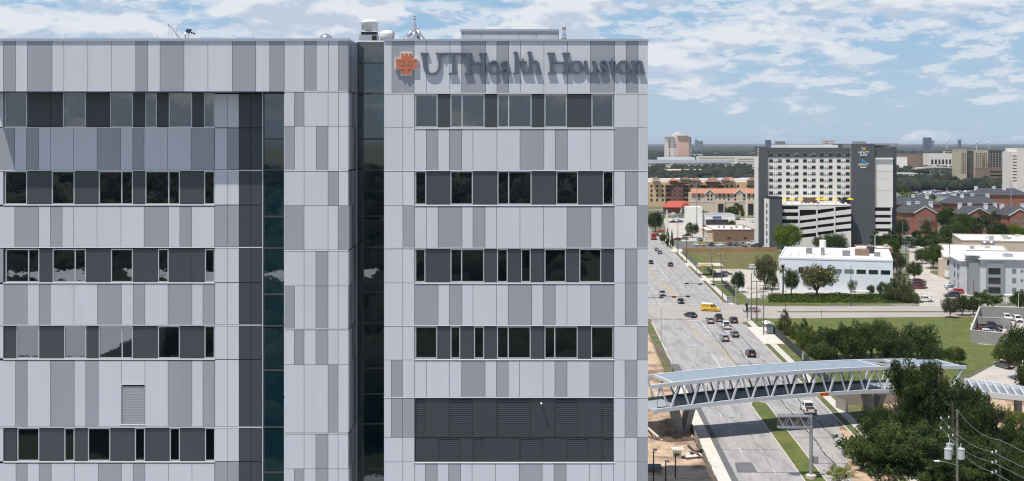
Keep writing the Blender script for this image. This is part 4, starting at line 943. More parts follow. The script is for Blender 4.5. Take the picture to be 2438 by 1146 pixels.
for k in range(4): wire(tq, poles['o'][k], far_end[k], .7, .022)
for a, b in (('a', 'b'), ('b', 'c'), ('a', 'd'), ('d', 'e'), ('d', 'f'), ('f', 'h'), ('l', 'm'), ('k', 'l')):
    for i in (0, -1): wire(PT[a], poles[a][min(i, len(poles[a])-1)], poles[b][i], .8, .02, 'black')
# overhead sign gantry on the median, seen from behind
gb = R(35.35, 172.5); t = thing('sign_gantry', 'grey cantilever sign gantry standing on the grass median, seen from behind', 'sign', tuple(gb))
gY = gb.y; zt = H - (998 - HY)*gY/F
MB().tube(gb, (gb.x, gY, zt + .6), .30, .22, 12).build('column', MT['galv'], t); MB().lathe(gb + Vector((0, 0, .12)), [(.75, 0), (.75, .5), (.5, .62)], 16).build('footing', MT['walk'], t)
xl, xr_ = X(1852, gY), X(1921, gY); zl, zh = H - (1018 - HY)*gY/F, H - (992 - HY)*gY/F
MB().box(xl + .1, xr_ + .3, gY + .75, gY + .82, zl - .1, zh + .1).build('sign_panel', M('sign_back', (.10, .095, .09), .7, var=.15, scale=2), t)
for z in (zl, zh):
    for y in (gY - .35, gY + .6): MB().tube((xl, y, z), (gb.x, y, z), .08).build('truss_chord', MT['galv'], t)
n = 6
for i in range(n):
    xa, xb = xl + (gb.x-xl)*i/n, xl + (gb.x-xl)*(i+1)/n; z0, z1 = (zl, zh) if i % 2 else (zh, zl)
    for y in (gY - .35, gY + .6): MB().tube((xa, y, z0), (xb, y, z1), .05, n=6).build('truss_diagonal', MT['galv'], t)
    MB().tube((xa, gY - .35, zh), (xa, gY + .6, zh), .05, n=6).build('truss_tie', MT['galv'], t); MB().tube((xa, gY - .35, zl), (xa, gY + .6, zl), .05, n=6).build('truss_tie', MT['galv'], t)
MB().box(xl, xr_ + .2, gY - .55, gY - .2, zh + .08, zh + .16).build('walkway', MT['galv'], t)
MB().box(gb.x + .35, gb.x + 1.0, gY - .3, gY + .3, H - (1104 - HY)*gY/F, H - (1086 - HY)*gY/F).build('control_box', MT['concgrey'], t)
# street-name sign by the bridge
p = G(1916, 862); t = thing('road_sign', 'pale green direction sign standing just beyond the bridge roof', 'sign', tuple(p)); zt = H - (840 - HY)*p.y/F
MB().box(p.x-.6, p.x+.6, p.y-.04, p.y, zt-1.5, zt).build('sign_panel', MT['signgreen'], t); MB().tube((p.x, p.y+.08, 0), (p.x, p.y+.08, zt-.2), .06).build('post', MT['galv'], t)
# carport and small shelters
p = G(1700, 656); t = thing('carport', 'open carport with a curved tan canopy beside the car park', 'carport', tuple(p))
k_ = p.y/F; m = MB(); nn = 8
for i in range(nn):
    f_ = lambda u: (p.x - 40*k_ + 42*k_*u, 3.2 + .7*math.sin(math.pi*u*.9)); (xa, za), (xb, zb) = f_(i/nn), f_((i+1)/nn)
    m.add([(xa, p.y-2.5, za), (xb, p.y-2.5, zb), (xb, p.y+3.5, zb), (xa, p.y+3.5, za), (xa, p.y-2.5, za+.12), (xb, p.y-2.5, zb+.12), (xb, p.y+3.5, zb+.12), (xa, p.y+3.5, za+.12)], [(0,3,2,1), (4,5,6,7), (0,1,5,4), (2,3,7,6), (1,2,6,5), (3,0,4,7)])
m.build('canopy', MT['tan'], t)
for dx in (-38, -20, 0):
    for dy in (-2.2, 3.2): MB().tube((p.x+dx*k_, p.y+dy, 0), (p.x+dx*k_, p.y+dy, 3.4), .08, n=6).build('post', MT['black'], t)
for i in range(4): 
    q = G(1722 + i*7.5, 645); m = MB(); m.tube(q, q + Vector((0, 0, 1.6)), .14, n=8); tag(m.build('bollard', MT['yellow'], None), 'yellow bollard in the row by the white building yard', 'bollard', 'yellow yard bollards')
for i, x in enumerate((1868, 1876, 1892, 1901)):
    q = G(x, 692); m = MB(); m.tube(q, q + Vector((0, 0, 1.3)), .12, n=8); tag(m.build('bollard', MT['yellow'], None), 'yellow bollard at the foot of the white building wall', 'bollard', 'yellow wall bollards')
p = G(2053, 711); t = thing('picnic_shelter', 'small open shelter with a cream roof on the grass', 'shelter', tuple(p)); k_ = p.y/F
MB().box(p.x-16*k_, p.x+16*k_, p.y-1.3, p.y+1.5, 2.2, 2.4).build('roof', M('cream_metal', (.72, .68, .52), .5), t)
for dx in (-13, 12):
    for dy in (-1, 1.2): MB().tube((p.x+dx*k_, p.y+dy, 0), (p.x+dx*k_, p.y+dy, 2.2), .07, n=6).build('post', MT['wood'], t)
p = G(2402, 725); t = thing('entrance_porch', 'white open entrance porch at the right edge by the wall', 'porch', tuple(p)); k_ = p.y/F
MB().box(p.x-10*k_, p.x+10*k_, p.y-1, p.y+1, 2.7, 3.0).build('roof', MT['white'], t)
for dx in (-8, 8): MB().tube((p.x+dx*k_, p.y-.8, 0), (p.x+dx*k_, p.y-.8, 2.7), .09, n=6).build('post', MT['white'], t)
# ================================================================== other buildings
BM = dict(
    hgrey=M('hotel_grey', (.085, .09, .10), .8, var=.06, scale=.1), hcream=M('hotel_cream', (.76, .735, .70), .8, var=.05, scale=.15), hroof=M('roof_white', (.78, .77, .74), .7, var=.08, scale=.12),
    whitewall=M('white_wall', (.72, .77, .83), .75, var=.05, scale=.15), dirtyroof=M('stained_white_roof', (.66, .63, .585), .8, var=.18, scale=.15, col2=(.50, .44, .38), c2=(.5, .75), detail=8),
    beige=M('beige_wall', (.55, .46, .38), .8, var=.06), tan=M('tan_stucco', (.60, .43, .25), .85, var=.07, scale=.2), tan2=M('pale_stucco', (.62, .51, .40), .85, var=.06, scale=.2),
    redbr=M('dark_red_brick', (.22, .075, .05), .9, var=.18, scale=1.2), brick=M('red_brick', (.30, .125, .085), .9, var=.2, scale=1.5), brbrown=M('brown_brick', (.24, .15, .10), .9, var=.2, scale=1),
    rooforange=M('orange_tile', (.42, .18, .11), .85, var=.12, scale=.5), roofbrown=M('brown_tile', (.20, .115, .08), .9, var=.15, scale=.5), roofdark=M('dark_shingle', (.055, .058, .068), .9, var=.2, scale=.4),
    aptgrey=M('grey_siding', (.54, .56, .60), .8, var=.05), aptdark=M('dark_siding', (.26, .27, .285), .8), pink=M('pink_brick', (.55, .36, .29), .85, var=.06, scale=.1), pinklt=M('pale_pink_stone', (.66, .58, .53), .8),
    res=M('tan_residence', (.50, .43, .33), .8, var=.07, scale=.1), resd=M('dark_bay', (.05, .052, .06), .6), brownconc=M('brown_garage', (.24, .165, .13), .85), offwhite=M('office_white', (.72, .67, .62), .7),
    roofgrey=M('grey_metal_roof', (.20, .215, .24), .7, var=.1, scale=.1), blueglass=M('blue_tower', (.035, .06, .12), .3), awn=M('awning_green', (.05, .07, .05), .8), redroof=M('bright_red_metal', (.40, .075, .045), .6),
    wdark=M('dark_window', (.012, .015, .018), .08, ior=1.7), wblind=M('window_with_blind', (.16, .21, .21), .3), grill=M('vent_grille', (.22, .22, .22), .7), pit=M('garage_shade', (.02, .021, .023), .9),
    yel=M('yellow_fabric', (.62, .44, .02), .8))
WQ = {}
def winq(name, parent, o, u, w, h, mat, frame=None):
    """flat window of w x h with its lower left at o, along unit vector u, 4 cm proud of the wall; mesh shared by size"""
    key = (round(w, 2), round(h, 2), mat if isinstance(mat, str) else mat.name)
    if key not in WQ:
        m = MB(); m.box(0, w, -.05, .05, 0, h); me = bpy.data.meshes.new('window'); me.from_pydata(m.v, [], m.f); me.materials.append(BM[mat]); WQ[key] = me
    ob = bpy.data.objects.new(name, WQ[key]); COL.objects.link(ob); ob.parent = parent
    if parent.type == 'EMPTY': ob.matrix_parent_inverse = Matrix.Translation(-Vector(parent.location))
    ob.location = o; ob.rotation_euler = (0, 0, math.atan2(u.y, u.x)); return ob
class Block:
    """rotated box building: A near left corner, u along the front, v to the back"""
    def __init__(s, name, label, A, ang, w, d, h, wall, roof, cat='building', z0=0, parapet=.5):
        s.A = Vector((A[0], A[1], z0)); s.u = Vector((math.cos(ang), math.sin(ang), 0)); s.v = Vector((-s.u.y, s.u.x, 0)); s.w, s.d, s.h = w, d, h
        s.t = thing(name, label, cat, tuple(s.A)) if label else None; s.mats = (wall, roof)
        s.box('wall', 0, w, 0, d, 0, h, wall)
        if parapet:
            for (a, b_, c, e_) in ((0, w, -.12, .25), (0, w, d-.25, d+.12), (-.12, .25, .25, d-.25), (w-.25, w+.12, .25, d-.25)): s.box('parapet', a, b_, c, e_, h, h+parapet, wall)
        s.box('roof', .25, w-.25, .25, d-.25, h, h+.06, roof)
    def pt(s, a, b, z=0): return s.A + s.u*a + s.v*b + Vector((0, 0, z))
    def box(s, name, a0, a1, b0, b1, z0, z1, mat, parent=None):
        m = MB(); m.prism([s.pt(a0, b0, z0), s.pt(a1, b0, z0), s.pt(a1, b1, z0), s.pt(a0, b1, z0)], (0, 0, z1-z0)); return m.build(name, BM[mat] if isinstance(mat, str) else mat, parent or s.t)
    def wins(s, side, xs, zs, w, h, mats=('wdark',), name='window'):
        for z in zs:
            for x in xs:
                mt = rnd.choice(mats)
                if side == 'f': winq(name, s.t, s.pt(x, 0, z), s.u, w, h, mt)
                elif side == 'l': winq(name, s.t, s.pt(0, x + w, z), -s.v, w, h, mt)
    def gear(s, n, hmax=1.6):
        for k in range(n):
            a, b_ = rnd.uniform(.12, .85)*s.w, rnd.uniform(.15, .85)*s.d; ww = rnd.uniform(1, 2.2); hh = rnd.uniform(.7, hmax); s.box('roof_unit', a, a+ww, b_, b_+ww*.8, s.h+.06, s.h+.06+hh, MT['galv'] if k % 2 else MT['conc'])
def frange(a, b, n): return [a + (b-a)*i/(n-1) for i in range(n)] if n > 1 else [a]

# ------------------------------------------------------------------ grey hotel
HYf = 560; kh = HYf/F
hotel = thing('grey_hotel', 'tall grey and cream hotel with signs on a dark tower above a parking podium', 'hotel', (X(1960, HYf), HYf, 0))
def hb(name, x0, x1, y0, y1, Yf_, Yb, mat, parent=None, ref=None):
    Yr = ref or Yf_
    z0 = 0 if y1 is None else Z(y1, Yr)
    return cube_obj(name, BM[mat] if isinstance(mat, str) else mat, parent or hotel, X(x0, Yf_), X(x1, Yf_), Yf_, Yb, max(0, z0), Z(y0, Yr))
hb('sign_tower', 2027.5, 2083, 343, None, 556, 589, 'hgrey')
hb('tower_edge', 2025.3, 2027.4, 344, None, 556.4, 570, MT['concgrey'])
hb('main_wall', 1828, 2026, 375, 500, 557.4, 570, 'hcream'); hb('upper_band', 1827.8, 2026, 352, 375, 557.2, 570, 'hgrey')
hb('roof_parapet', 1847, 1995, 345.5, 352.2, 559, 569.5, 'hroof')
hb('end_strip', 1806, 1828, 350.5, None, 556.8, 566, 'hgrey'); cube_obj('end_wall', BM['hcream'], hotel, X(1806, 556.8)-.12, X(1806, 556.8)-.01, 557, 565.9, 0, Z(373, 556.8))
cube_obj('end_band', BM['hgrey'], hotel, X(1806, 556.8)-.14, X(1806, 556.8)-.01, 556.9, 566, Z(373, 556.8), Z(350, 556.8))
hb('right_wall', 2083, 2126, 377, 494, 557.2, 592, 'hcream'); hb('right_band', 2083, 2126.3, 353, 377, 556.9, 592, 'hgrey'); hb('ledge', 2083, 2126.5, 376, 380, 556.5, 557.1, MT['trim'])
hb('rear_corner', 2126, 2134.5, 350, None, 574, 596, 'hgrey'); hb('roof_canopy', 2078, 2141, 342, 344.6, 560, 590, MT['concgrey'])
hb('roof_plant', 2085, 2118, 346, 353, 570, 580, MT['galv']); hb('satellite_base', 2040, 2062, 337, 343.5, 570, 578, MT['galv'])
for yy in (408, 426, 453): hb('wall_groove', 2084, 2125.5, yy, yy+.45, 557.16, 557.18, MT['conc'])
for i, (a, c) in enumerate(((503, 512), (519, 528), (535, 544), (552, 563))): hb('garage_spandrel', 2083, 2124, a, c, 556.8, 557.4, 'hcream')
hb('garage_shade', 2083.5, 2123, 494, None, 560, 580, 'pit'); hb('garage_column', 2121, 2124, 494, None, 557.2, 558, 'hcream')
# windows of the main block
for r, yc_ in enumerate((155, 217, 280, 343, 405, 467, 530, 590)):
    py = 330 + yc_/4.092
    for c_ in (228, 313, 393, 477, 558, 643, 722, 807, 889, 974):
        px = 1780 + c_/4.092; Yw = 557.15 if r == 0 else 557.35; mt = rnd.choice(('wdark', 'wdark', 'wblind'))
        w = winq('window', hotel, Vector((X(px-4.5, Yw), Yw, Z(py+4, Yw))), Vector((1, 0, 0)), 9*kh, 8*kh, 'wblind')
        if mt == 'wdark':
            for dx in (-4.2, .2): winq('pane', w, Vector((0, 0, 0)), Vector((1, 0, 0)), 3.9*kh, 5.6*kh, 'wdark').location = ((dx+4.5)*kh, -.05, .15)
        else: winq('pane', w, Vector((0, 0, 0)), Vector((1, 0, 0)), 7.6*kh, 2.4*kh, 'wdark').location = (.7*kh, -.03, .1)
    for c0 in (228, 393, 558, 722, 889):
        for d in (34, 56): px = 1780 + (c0+d)/4.092; winq('vent_grille', hotel, Vector((X(px-1.6, Yw), Yw, Z(py+4.4, Yw))), Vector((1, 0, 0)), 3.2*kh, 4*kh, 'grill')
# podium: gallery of sloping parking decks
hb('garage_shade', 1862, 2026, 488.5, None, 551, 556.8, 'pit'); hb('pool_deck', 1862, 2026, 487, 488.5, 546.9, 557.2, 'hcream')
bays = [((340, 497), [(658, 658, 690, 690), (720, 720, 758, 758), (788, 788, 828, 828), (860, 860, 905, 905)]),
        ((508, 668), [(695, 695, 758, 742), (798, 780, 828, 808), (868, 848, 895, 878), (935, 918, 972, 955)]),
        ((682, 842), [(695, 678, 738, 707), (775, 757, 805, 785), (842, 823, 872, 853), (912, 893, 945, 925)]),
        ((855, 1008), [(668, 660, 710, 690), (752, 735, 778, 762), (820, 805, 850, 832), (885, 873, 918, 900)])]
cv = lambda x, y, Y: Vector((X(1780 + x/4.092, 547), Y, Z(330 + y/4.092, 547)))
for (xa, xb), ops in bays:
    lo = (647, 647)
    for (tl_, tr_, bl_, br_) in ops + [(1060, 1060, 0, 0)]:
        MB().prism([cv(xa, tl_, 547), cv(xb, tr_, 547), cv(xb, lo[1], 547), cv(xa, lo[0], 547)], (0, .5, 0)).build('garage_spandrel', BM['hcream'], hotel); lo = (bl_, br_)
for x in (500, 675, 848): 
    m = MB(); m.prism([cv(x-6, 1060, 546.8), cv(x+6, 1060, 546.8), cv(x+6, 655, 546.8), cv(x-6, 655, 546.8)], (0, .8, 0)); m.build('garage_column', BM['hcream'], hotel)
hb('podium_tower', 1832, 1862, 471, None, 543, 554, 'hgrey'); hb('tower_cap', 1831.5, 1863, 469.5, 471, 542.8, 554.2, MT['black'])
xw = X(1832, 543); cube_obj('side_wall', BM['hcream'], hotel, xw-.15, xw-.01, 543.2, 553.9, 0, Z(475, 543))
for i, y in enumerate((490, 506, 523, 540, 557, 575)):
    winq('window', hotel, Vector((xw-.16, 549, Z(y+5, 545))), Vector((0, -1, 0)), 2.4, 1.9, 'wdark')
# pool deck things
for i, (x, y) in enumerate(((352, 600), (430, 604), (518, 600), (688, 600), (742, 608), (768, 600), (852, 606), (1000, 610))):
    q = Vector((X(1780 + x/4.092, 551), 550.5 + (i % 3)*.8, Z(487, 546.9))); t = thing('pool_umbrella', ('first second third fourth fifth sixth seventh eighth'.split())[i] + ' yellow parasol from the left on the hotel pool deck', 'umbrella', tuple(q), 'yellow pool deck parasols')
    MB().lathe(q + Vector((0, 0, 2.0)), [(1.7, 0), (.9, .5), (.05, .8)], 8).build('canopy', BM['yel'], t); MB().tube(q, q + Vector((0, 0, 2.1)), .05, n=6).build('pole', MT['white'], t)
t = thing('pool_pavilion', 'low pale pavilion on the hotel pool deck', 'pavilion', (X(1930, 554), 554, Z(487, 546.9)))
hb('roof', 1909, 1950, 467, 470, 552.6, 556.5, 'hcream', t); hb('counter', 1914, 1945, 471.5, 485.5, 553.4, 556, 'brbrown', t)
t = thing('pool_canopy', 'dark arched canopy at the right end of the pool deck', 'canopy', (X(2015, 553), 553, Z(487, 546.9))); m = MB(); m.prism([P(2004 + 22*u_, 487 - 17*math.sin(math.pi*min(1, max(0, u_*.8+.1)))**.5, 551.4) for u_ in frange(0, 1, 9)] + [P(2026, 487, 551.4), P(2004, 487, 551.4)], (0, 3, 0)); m.build('hood', MT['black'], t)
for i in range(16):
    q = Vector((X(1864 + i*10, 548.5), 548.2 + (i*7 % 5)*.4, Z(487, 546.9))); tag(MB().box(q.x-.35, q.x+.35, q.y, q.y+1.5, q.z, q.z+.45+.3*(i % 2)).build('deck_chair', MT['white'], None), ('first second third fourth fifth sixth seventh eighth ninth tenth eleventh twelfth thirteenth fourteenth fifteenth sixteenth'.split())[i] + ' white deck chair from the left on the hotel pool deck', 'chair', 'white pool deck chairs')
# hotel lettering (built-in font)
def text(name, s, x, y, hpx, Y, mat, parent, align='CENTER', bold=.0, ext=.05):
    cu = bpy.data.curves.new('txt', 'FONT'); cu.body = s; cu.size = hpx*Y/F*1.38; cu.align_x = align; cu.extrude = ext; cu.offset = bold
    tmp = bpy.data.objects.new('txt', cu); COL.objects.link(tmp); dg = bpy.context.evaluated_depsgraph_get(); me = bpy.data.meshes.new_from_object(tmp.evaluated_get(dg)); bpy.data.objects.remove(tmp)
    me.materials.clear(); me.materials.append(mat); o = bpy.data.objects.new(name, me); link(o, parent); o.location = P(x, y, Y); o.rotation_euler = (rad(90), 0, 0); return o
hs1 = thing('hotel_sign', 'white hotel name sign with a colourful square emblem on the dark tower', 'sign', tuple(P(2056, 370, 555.9)))
hs2 = thing('hotel_sign', 'white hotel name sign with a blue chair-like emblem on the dark tower', 'sign', tuple(P(2056, 398, 555.9)))
Wm = MT['trim']
text('letters', 'HYATT', 2056.3, 366.4, 5.6, 555.85, Wm, hs1, bold=.04); text('letters', 'PLACE', 2056.2, 371.8, 4.2, 555.85, Wm, hs1, bold=.035)
text('letters', 'HYATT', 2056.0, 394.8, 5.6, 555.85, Wm, hs2, bold=.04); text('letters', 'house', 2056.0, 400.4, 4.4, 555.85, Wm, hs2, bold=.055)
for (x, y, c) in ((2052.6, 351.5, (.85, .42, .05)), (2059.4, 351.5, (.8, .22, .05)), (2052.4, 355.8, (.05, .35, .85)), (2059.4, 355.8, (.75, .65, .05)), (2052.6, 358, (.08, .55, .85)), (2056.4, 355, (.8, .8, .82)), (2059.2, 358.2, (.15, .2, .05))):
    mm = M('emblem_paint', c, .5); cube_obj('emblem_block', mm, hs1, X(x-1.6, 555.8), X(x+1.6, 555.8), 555.75, 555.9, Z(y+1.4, 555.8), Z(y-1.4, 555.8))
mm = M('emblem_blue', (.03, .35, .75), .5)
for (x0_, x1_, y0_, y1_) in ((2051.5, 2054.5, 379.5, 388), (2054.5, 2060, 382.8, 385.5), (2058, 2060.8, 385.5, 388)): cube_obj('emblem_block', mm, hs2, X(x0_, 555.8), X(x1_, 555.8), 555.75, 555.9, Z(y1_, 555.8), Z(y0_, 555.8))
for i in range(9): cube_obj('side_letter', Wm, hs1, X(1804.2, 556.5), X(1806.2, 556.5), 556.5, 556.7, Z(357+i*5.2, 560), Z(353.6+i*5.2, 560))

# ------------------------------------------------------------------ white two-storey building with a stained roof
A = Vector((87.7, 393)); w_ = Block('white_building', 'long white two-storey building with a stained pale flat roof and ribbon windows', A, rad(-15.5), 35.6, 41, 10.4, 'whitewall', 'dirtyroof')
for i in range(7): w_.wins('f', (9.4 + i*3.75,), (6.2,), 2.9, 1.35, ('wblind', 'wdark'))
w_.wins('f', (6.2,), (6.0,), 1.6, 1.8, ('wdark',))
w_.box('tall_bay', 19, 35.6, 2, 14, 10.46, 11.2, 'whitewall'); 
for a, b_, ww, dd, hh, mt in ((20, 6, 2.5, 2, 1.8, 'grill'), (24, 9, 4.5, 2.4, 2.1, 'brbrown'), (30, 7, 2, 2, 1.4, 'grill'), (8, 20, 2, 2, 1.2, 'grill'), (22, 22, 3, 2, 1.5, 'hroof'), (28, 26, 2.6, 2, 1.6, 'wdark')): w_.box('roof_unit', a, a+ww, b_, b_+dd, 10.46, 11.2+hh, mt)
for i in range(6): w_.box('roof_pipe', 3 + i*2.6, 3.15 + i*2.6, 4, 24, 10.47, 10.6, MT['conc'])
t = thing('roof_tank', 'white cylindrical tank on a stand on the white building roof', 'tank', tuple(w_.pt(13.6, 16, 10.5))); c = w_.pt(13.6, 16, 10.5); MB().tube(c, c + Vector((0, 0, 2.6)), .7, .6).build('stand', MT['galv'], t); MB().lathe(c + Vector((0, 0, 2.6)), [(1.1, 0), (1.1, 2.3), (.9, 2.5)], 18).build('tank', MT['white'], t)
q = G(1886, 683); t = thing('storage_tank', 'upright white storage tank at the foot of the white building', 'tank', tuple(q)); MB().lathe(q, [(1.35, 0), (1.35, 8.3), (1.0, 9.0), (.3, 9.2)], 22).build('tank', MT['white'], t, False)
t = thing('duct_stand', 'grey steel duct stand against the white building wall', 'equipment', tuple(G(2095, 694))); q = G(2095, 697); MB().box(q.x-.9, q.x+.9, q.y, q.y+1.5, 0, 3.4).build('frame', MT['galv'], t); MB().box(q.x-2.2, q.x+2.6, q.y+.3, q.y+1.0, 3.4, 3.8).build('platform', MT['black'], t); MB().box(q.x-.4, q.x+.5, q.y+.4, q.y+1.0, 3.8, 6.8).build('duct', MT['galv'], t)
t = thing('equipment_shed', 'beige equipment shed beside the white building', 'shed', tuple(G(2054, 692))); q = G(2054, 694); MB().box(q.x-2.2, q.x+2.2, q.y, q.y+3, 0, 3.4).build('wall', BM['hcream'], t); MB().box(q.x-2.4, q.x+2.4, q.y-.2, q.y+3.2, 3.4, 3.6).build('roof', MT['conc'], t)
w2 = Block('low_building', 'small white-roofed brick building behind the long white building', (X(2040, 470), 470), rad(-12), 13.5, 14, 6.8, 'brbrown', 'dirtyroof'); w2.box('flue', 7, 7.5, 5, 5.5, 6.8, 12, MT['galv']); w2.gear(3)
# ------------------------------------------------------------------ beige office and grey flats on the right
b1 = Block('beige_office', 'beige two-storey office with pale flat roof and wide windows', (X(2246, 430), 430), rad(-18), 24, 58, 7.1, 'beige', 'dirtyroof'); b1.wins('f', (5.5, 12.5), (1.2, 4.3), 5.4, 1.9, ('wblind',)); b1.wins('f', (1.3,), (4.6,), 1.5, 2, ('wdark',)); b1.gear(5)
b1.box('entrance_bay', -1.6, 0, 1, 5, 0, 6.6, 'beige'); b1.box('white_door', .4, 2.6, -.08, 0, .2, 2.6, MT['trim'])
b2 = Block('beige_office', 'long low beige building with cluttered white roof behind the office', (X(2290, 488), 488), rad(-14), 58, 34, 8.4, 'beige', 'hroof'); b2.gear(12, 2.2); b2.wins('f', frange(4, 46, 7), (3,), 3, 1.6)
for k in range(2): MB().lathe(b2.pt(8.5 + 2.6*k, -2, 4), [(1.2, 0), (1.25, 4.2), (1, 4.6)], 14).build('vent_tank', MT['galv'], b2.t)
b3 = Block('white_low_building', 'white flat-roofed block stepping up behind the grey flats', (X(2322, 420), 420), rad(-12), 26, 20, 8.6, 'aptdark', 'hroof'); b3.gear(4)
nc = Vector((X(2335, 379), 379)); ap = Block('grey_flats', 'light grey four-storey flats with white flat roofs on the right', nc, rad(-10), 34, 26, 11.2, 'aptgrey', 'hroof', parapet=.35)
ap.box('stair_tower', -3.2, .0, 1.6, 8, 0, 12.6, 'aptdark'); ap.box('tower_roof', -4.2, .6, .8, 8.6, 12.6, 12.9, 'hroof'); ap.box('side_wing', -5.2, -3.2, 5, 24, 0, 10.4, 'aptgrey'); ap.box('wing_roof', -5.8, .4, 4.4, 24.4, 10.42, 10.7, 'hroof'); ap.box('main_roof', -.6, 34.6, -.9, 26, 11.56, 11.86, 'hroof')
ap.box('balcony_bay', 1.6, 7.0, -.5, 0, 0, 10.4, 'aptdark'); ap.box('grey_bay', 13.8, 22.5, -.25, 0, 0, 9.8, 'aptdark')
for z in (1.0, 4.0, 7.0):
    winq('balcony_opening', ap.t, ap.pt(2.2, -.52, z), ap.u, 3.6, 1.9, 'wdark'); winq('window', ap.t, ap.pt(9.4, -.02, z+.3), ap.u, 1.2, 1.5, 'wblind'); winq('window', ap.t, ap.pt(11.9, -.02, z+.7), ap.u, .8, .8, 'wblind'); winq('window', ap.t, ap.pt(25, -.02, z+.3), ap.u, 1.2, 1.5, 'wblind')
    for b_ in (8, 14): winq('window', ap.t, ap.pt(-5.22, b_+1.6, z+.3), -ap.v, 1.6, 1.8, 'wdark')
for a in (8.2, 17, 26): ap.box('roof_unit', a, a+2.6, 5, 8, 11.86, 12.9, MT['galv'])
# ------------------------------------------------------------------ shops left of the hotel
sp_ = Block('shop_row', 'low brick shop row with a bright white flat roof in front of the hotel', (X(1700, 588), 588), rad(0), 20.5, 34, 5.4, 'brbrown', 'hroof'); 
for a, b_ in ((4, 12), (6.5, 12), (13, 13), (9.5, 8), (16, 10)): sp_.box('roof_unit', a, a+1.2, b_, b_+1.2, 5.5, 6.7, MT['galv'])
sp_.wins('f', (6.5, 14.5), (1.2,), 1.4, .8); sp_.box('front_bay', -2.6, 0, 4, 22, 0, 5.2, 'tan2'); sp_.box('bay_roof', -3, 0, 3.6, 22.4, 5.2, 5.5, 'hroof')
s2 = Block('white_shop', 'white shop with a big slanted fascia and dark glass front', (X(1672, 690), 690), rad(0), 19, 20, 6.4, 'hroof', 'roofgrey'); s2.box('fascia', -9, -.3, -2, 9, 0, 11.5, 'hroof'); s2.wins('f', (2,), (.6,), 13, 3.6); s2.box('sign_band', 6, 11, -.2, -.05, 4.7, 5.9, M('shop_sign_blue', (.05, .1, .3), .5))
s3 = Block('tan_shops', 'tan stucco shops with tall arched openings behind the white shop', (X(1648, 800), 800), rad(0), 48, 16, 8.5, 'tan2', 'roofgrey')
for a in (16, 36): s3.box('gate_tower', a, a+6, -.8, 3, 0, 10.2, 'tan2'); winq('archway', s3.t, s3.pt(a+1.2, -.85, .2), s3.u, 3.6, 7.6, 'wdark')
s4 = Block('red_roof_restaurant', 'low restaurant with a bright red metal roof and a gabled porch', (X(1585, 815), 815), rad(0), 18, 14, 4.5, 'redbr', 'redroof', parapet=0)
m = MB(); A4 = s4.A; m.add([s4.pt(-1, -1.5, 4.5), s4.pt(19, -1.5, 4.5), s4.pt(19, 14, 4.5), s4.pt(-1, 14, 4.5), s4.pt(3, 6, 8.6), s4.pt(15, 6, 8.6)], [(0, 1, 5, 4), (1, 2, 5), (2, 3, 4, 5), (3, 0, 4)]); m.build('hip_roof', BM['redroof'], s4.t)
m = MB(); m.add([s4.pt(9, -6, 4.6), s4.pt(17, -6, 4.6), s4.pt(13, -6, 8.2), s4.pt(9, 4, 4.6), s4.pt(17, 4, 4.6), s4.pt(13, 4, 8.2)], [(0, 1, 2), (0, 2, 5, 3), (1, 4, 5, 2)]); m.build('porch_gable', BM['redroof'], s4.t); s4.box('porch', 9.6, 16.4, -5.6, 0, 0, 4.6, 'tan2'); s4.wins('f', (10.4, 12.4, 14.4), (.5,), 0.01, .01); 
for a in (10.4, 12.4, 14.4): winq('window', s4.t, s4.pt(a, -5.62, .6), s4.u, 1.4, 3.2, 'wdark')
# ------------------------------------------------------------------ tan and red flats with arched windows
Yt = 905; kt = Yt/F
tf = thing('tan_flats', 'long tan and dark red four-storey flats with brown hipped towers', 'flats', (X(1660, Yt), Yt, 0))
def tb(name, x0, x1, y0, Yf_, Yb, mat, y1=None): return cube_obj(name, BM[mat], tf, X(x0, Yf_), X(x1, Yf_), Yf_, Yb, 0 if y1 is None else Z(y1, Yf_), Z(y0, Yf_))
tb('wall', 1530, 1800, 434, Yt, Yt+20, 'tan'); tb('roof_slab', 1530, 1800, 427, Yt+2, Yt+20, 'hroof', 434); 
for x0_, x1_ in ((1599, 1625), (1682, 1708)): tb('red_bay', x0_, x1_, 434, Yt-3, Yt, 'redbr')
for x0_, x1_ in ((1584, 1599), (1625, 1641), (1664, 1682), (1708, 1724), (1784, 1800)): tb('balcony_bay', x0_, x1_, 440, Yt-1.5, Yt, 'brbrown')
for (xc_, wd, yb_, yt_, mt) in ((1562, 9, 428, 421, 'roofbrown'), (1602, 10, 430, 424, 'rooforange'), (1612, 17, 434, 428, 'roofbrown'), (1632, 13, 427, 422, 'roofbrown'), (1656, 13, 430, 423, 'roofbrown'), (1697, 18, 433, 422, 'roofbrown'), (1727, 10, 430, 421, 'roofbrown'), (1740, 9, 428, 422, 'rooforange'), (1792, 14, 430, 423, 'roofbrown'), (1592, 9, 441, 436, 'roofbrown'), (1633, 9, 441, 436, 'roofbrown'), (1673, 10, 441, 436, 'roofbrown'), (1716, 10, 441, 436, 'roofbrown')):
    zb, zt_ = Z(yb_, Yt), Z(yt_, Yt); a, c = X(xc_-wd, Yt), X(xc_+wd, Yt); y0_ = Yt-4; dd = (c-a)
    MB().add([(a, y0_, zb), (c, y0_, zb), (c, y0_+dd, zb), (a, y0_+dd, zb), ((a*3+c)/4+dd*.18, y0_+dd*.45, zt_), ((a+c*3)/4-dd*.18, y0_+dd*.45, zt_)], [(0,1,5,4), (1,2,5), (2,3,4,5), (3,0,4), (0,3,2,1)]).build('tower_roof', BM[mt], tf)
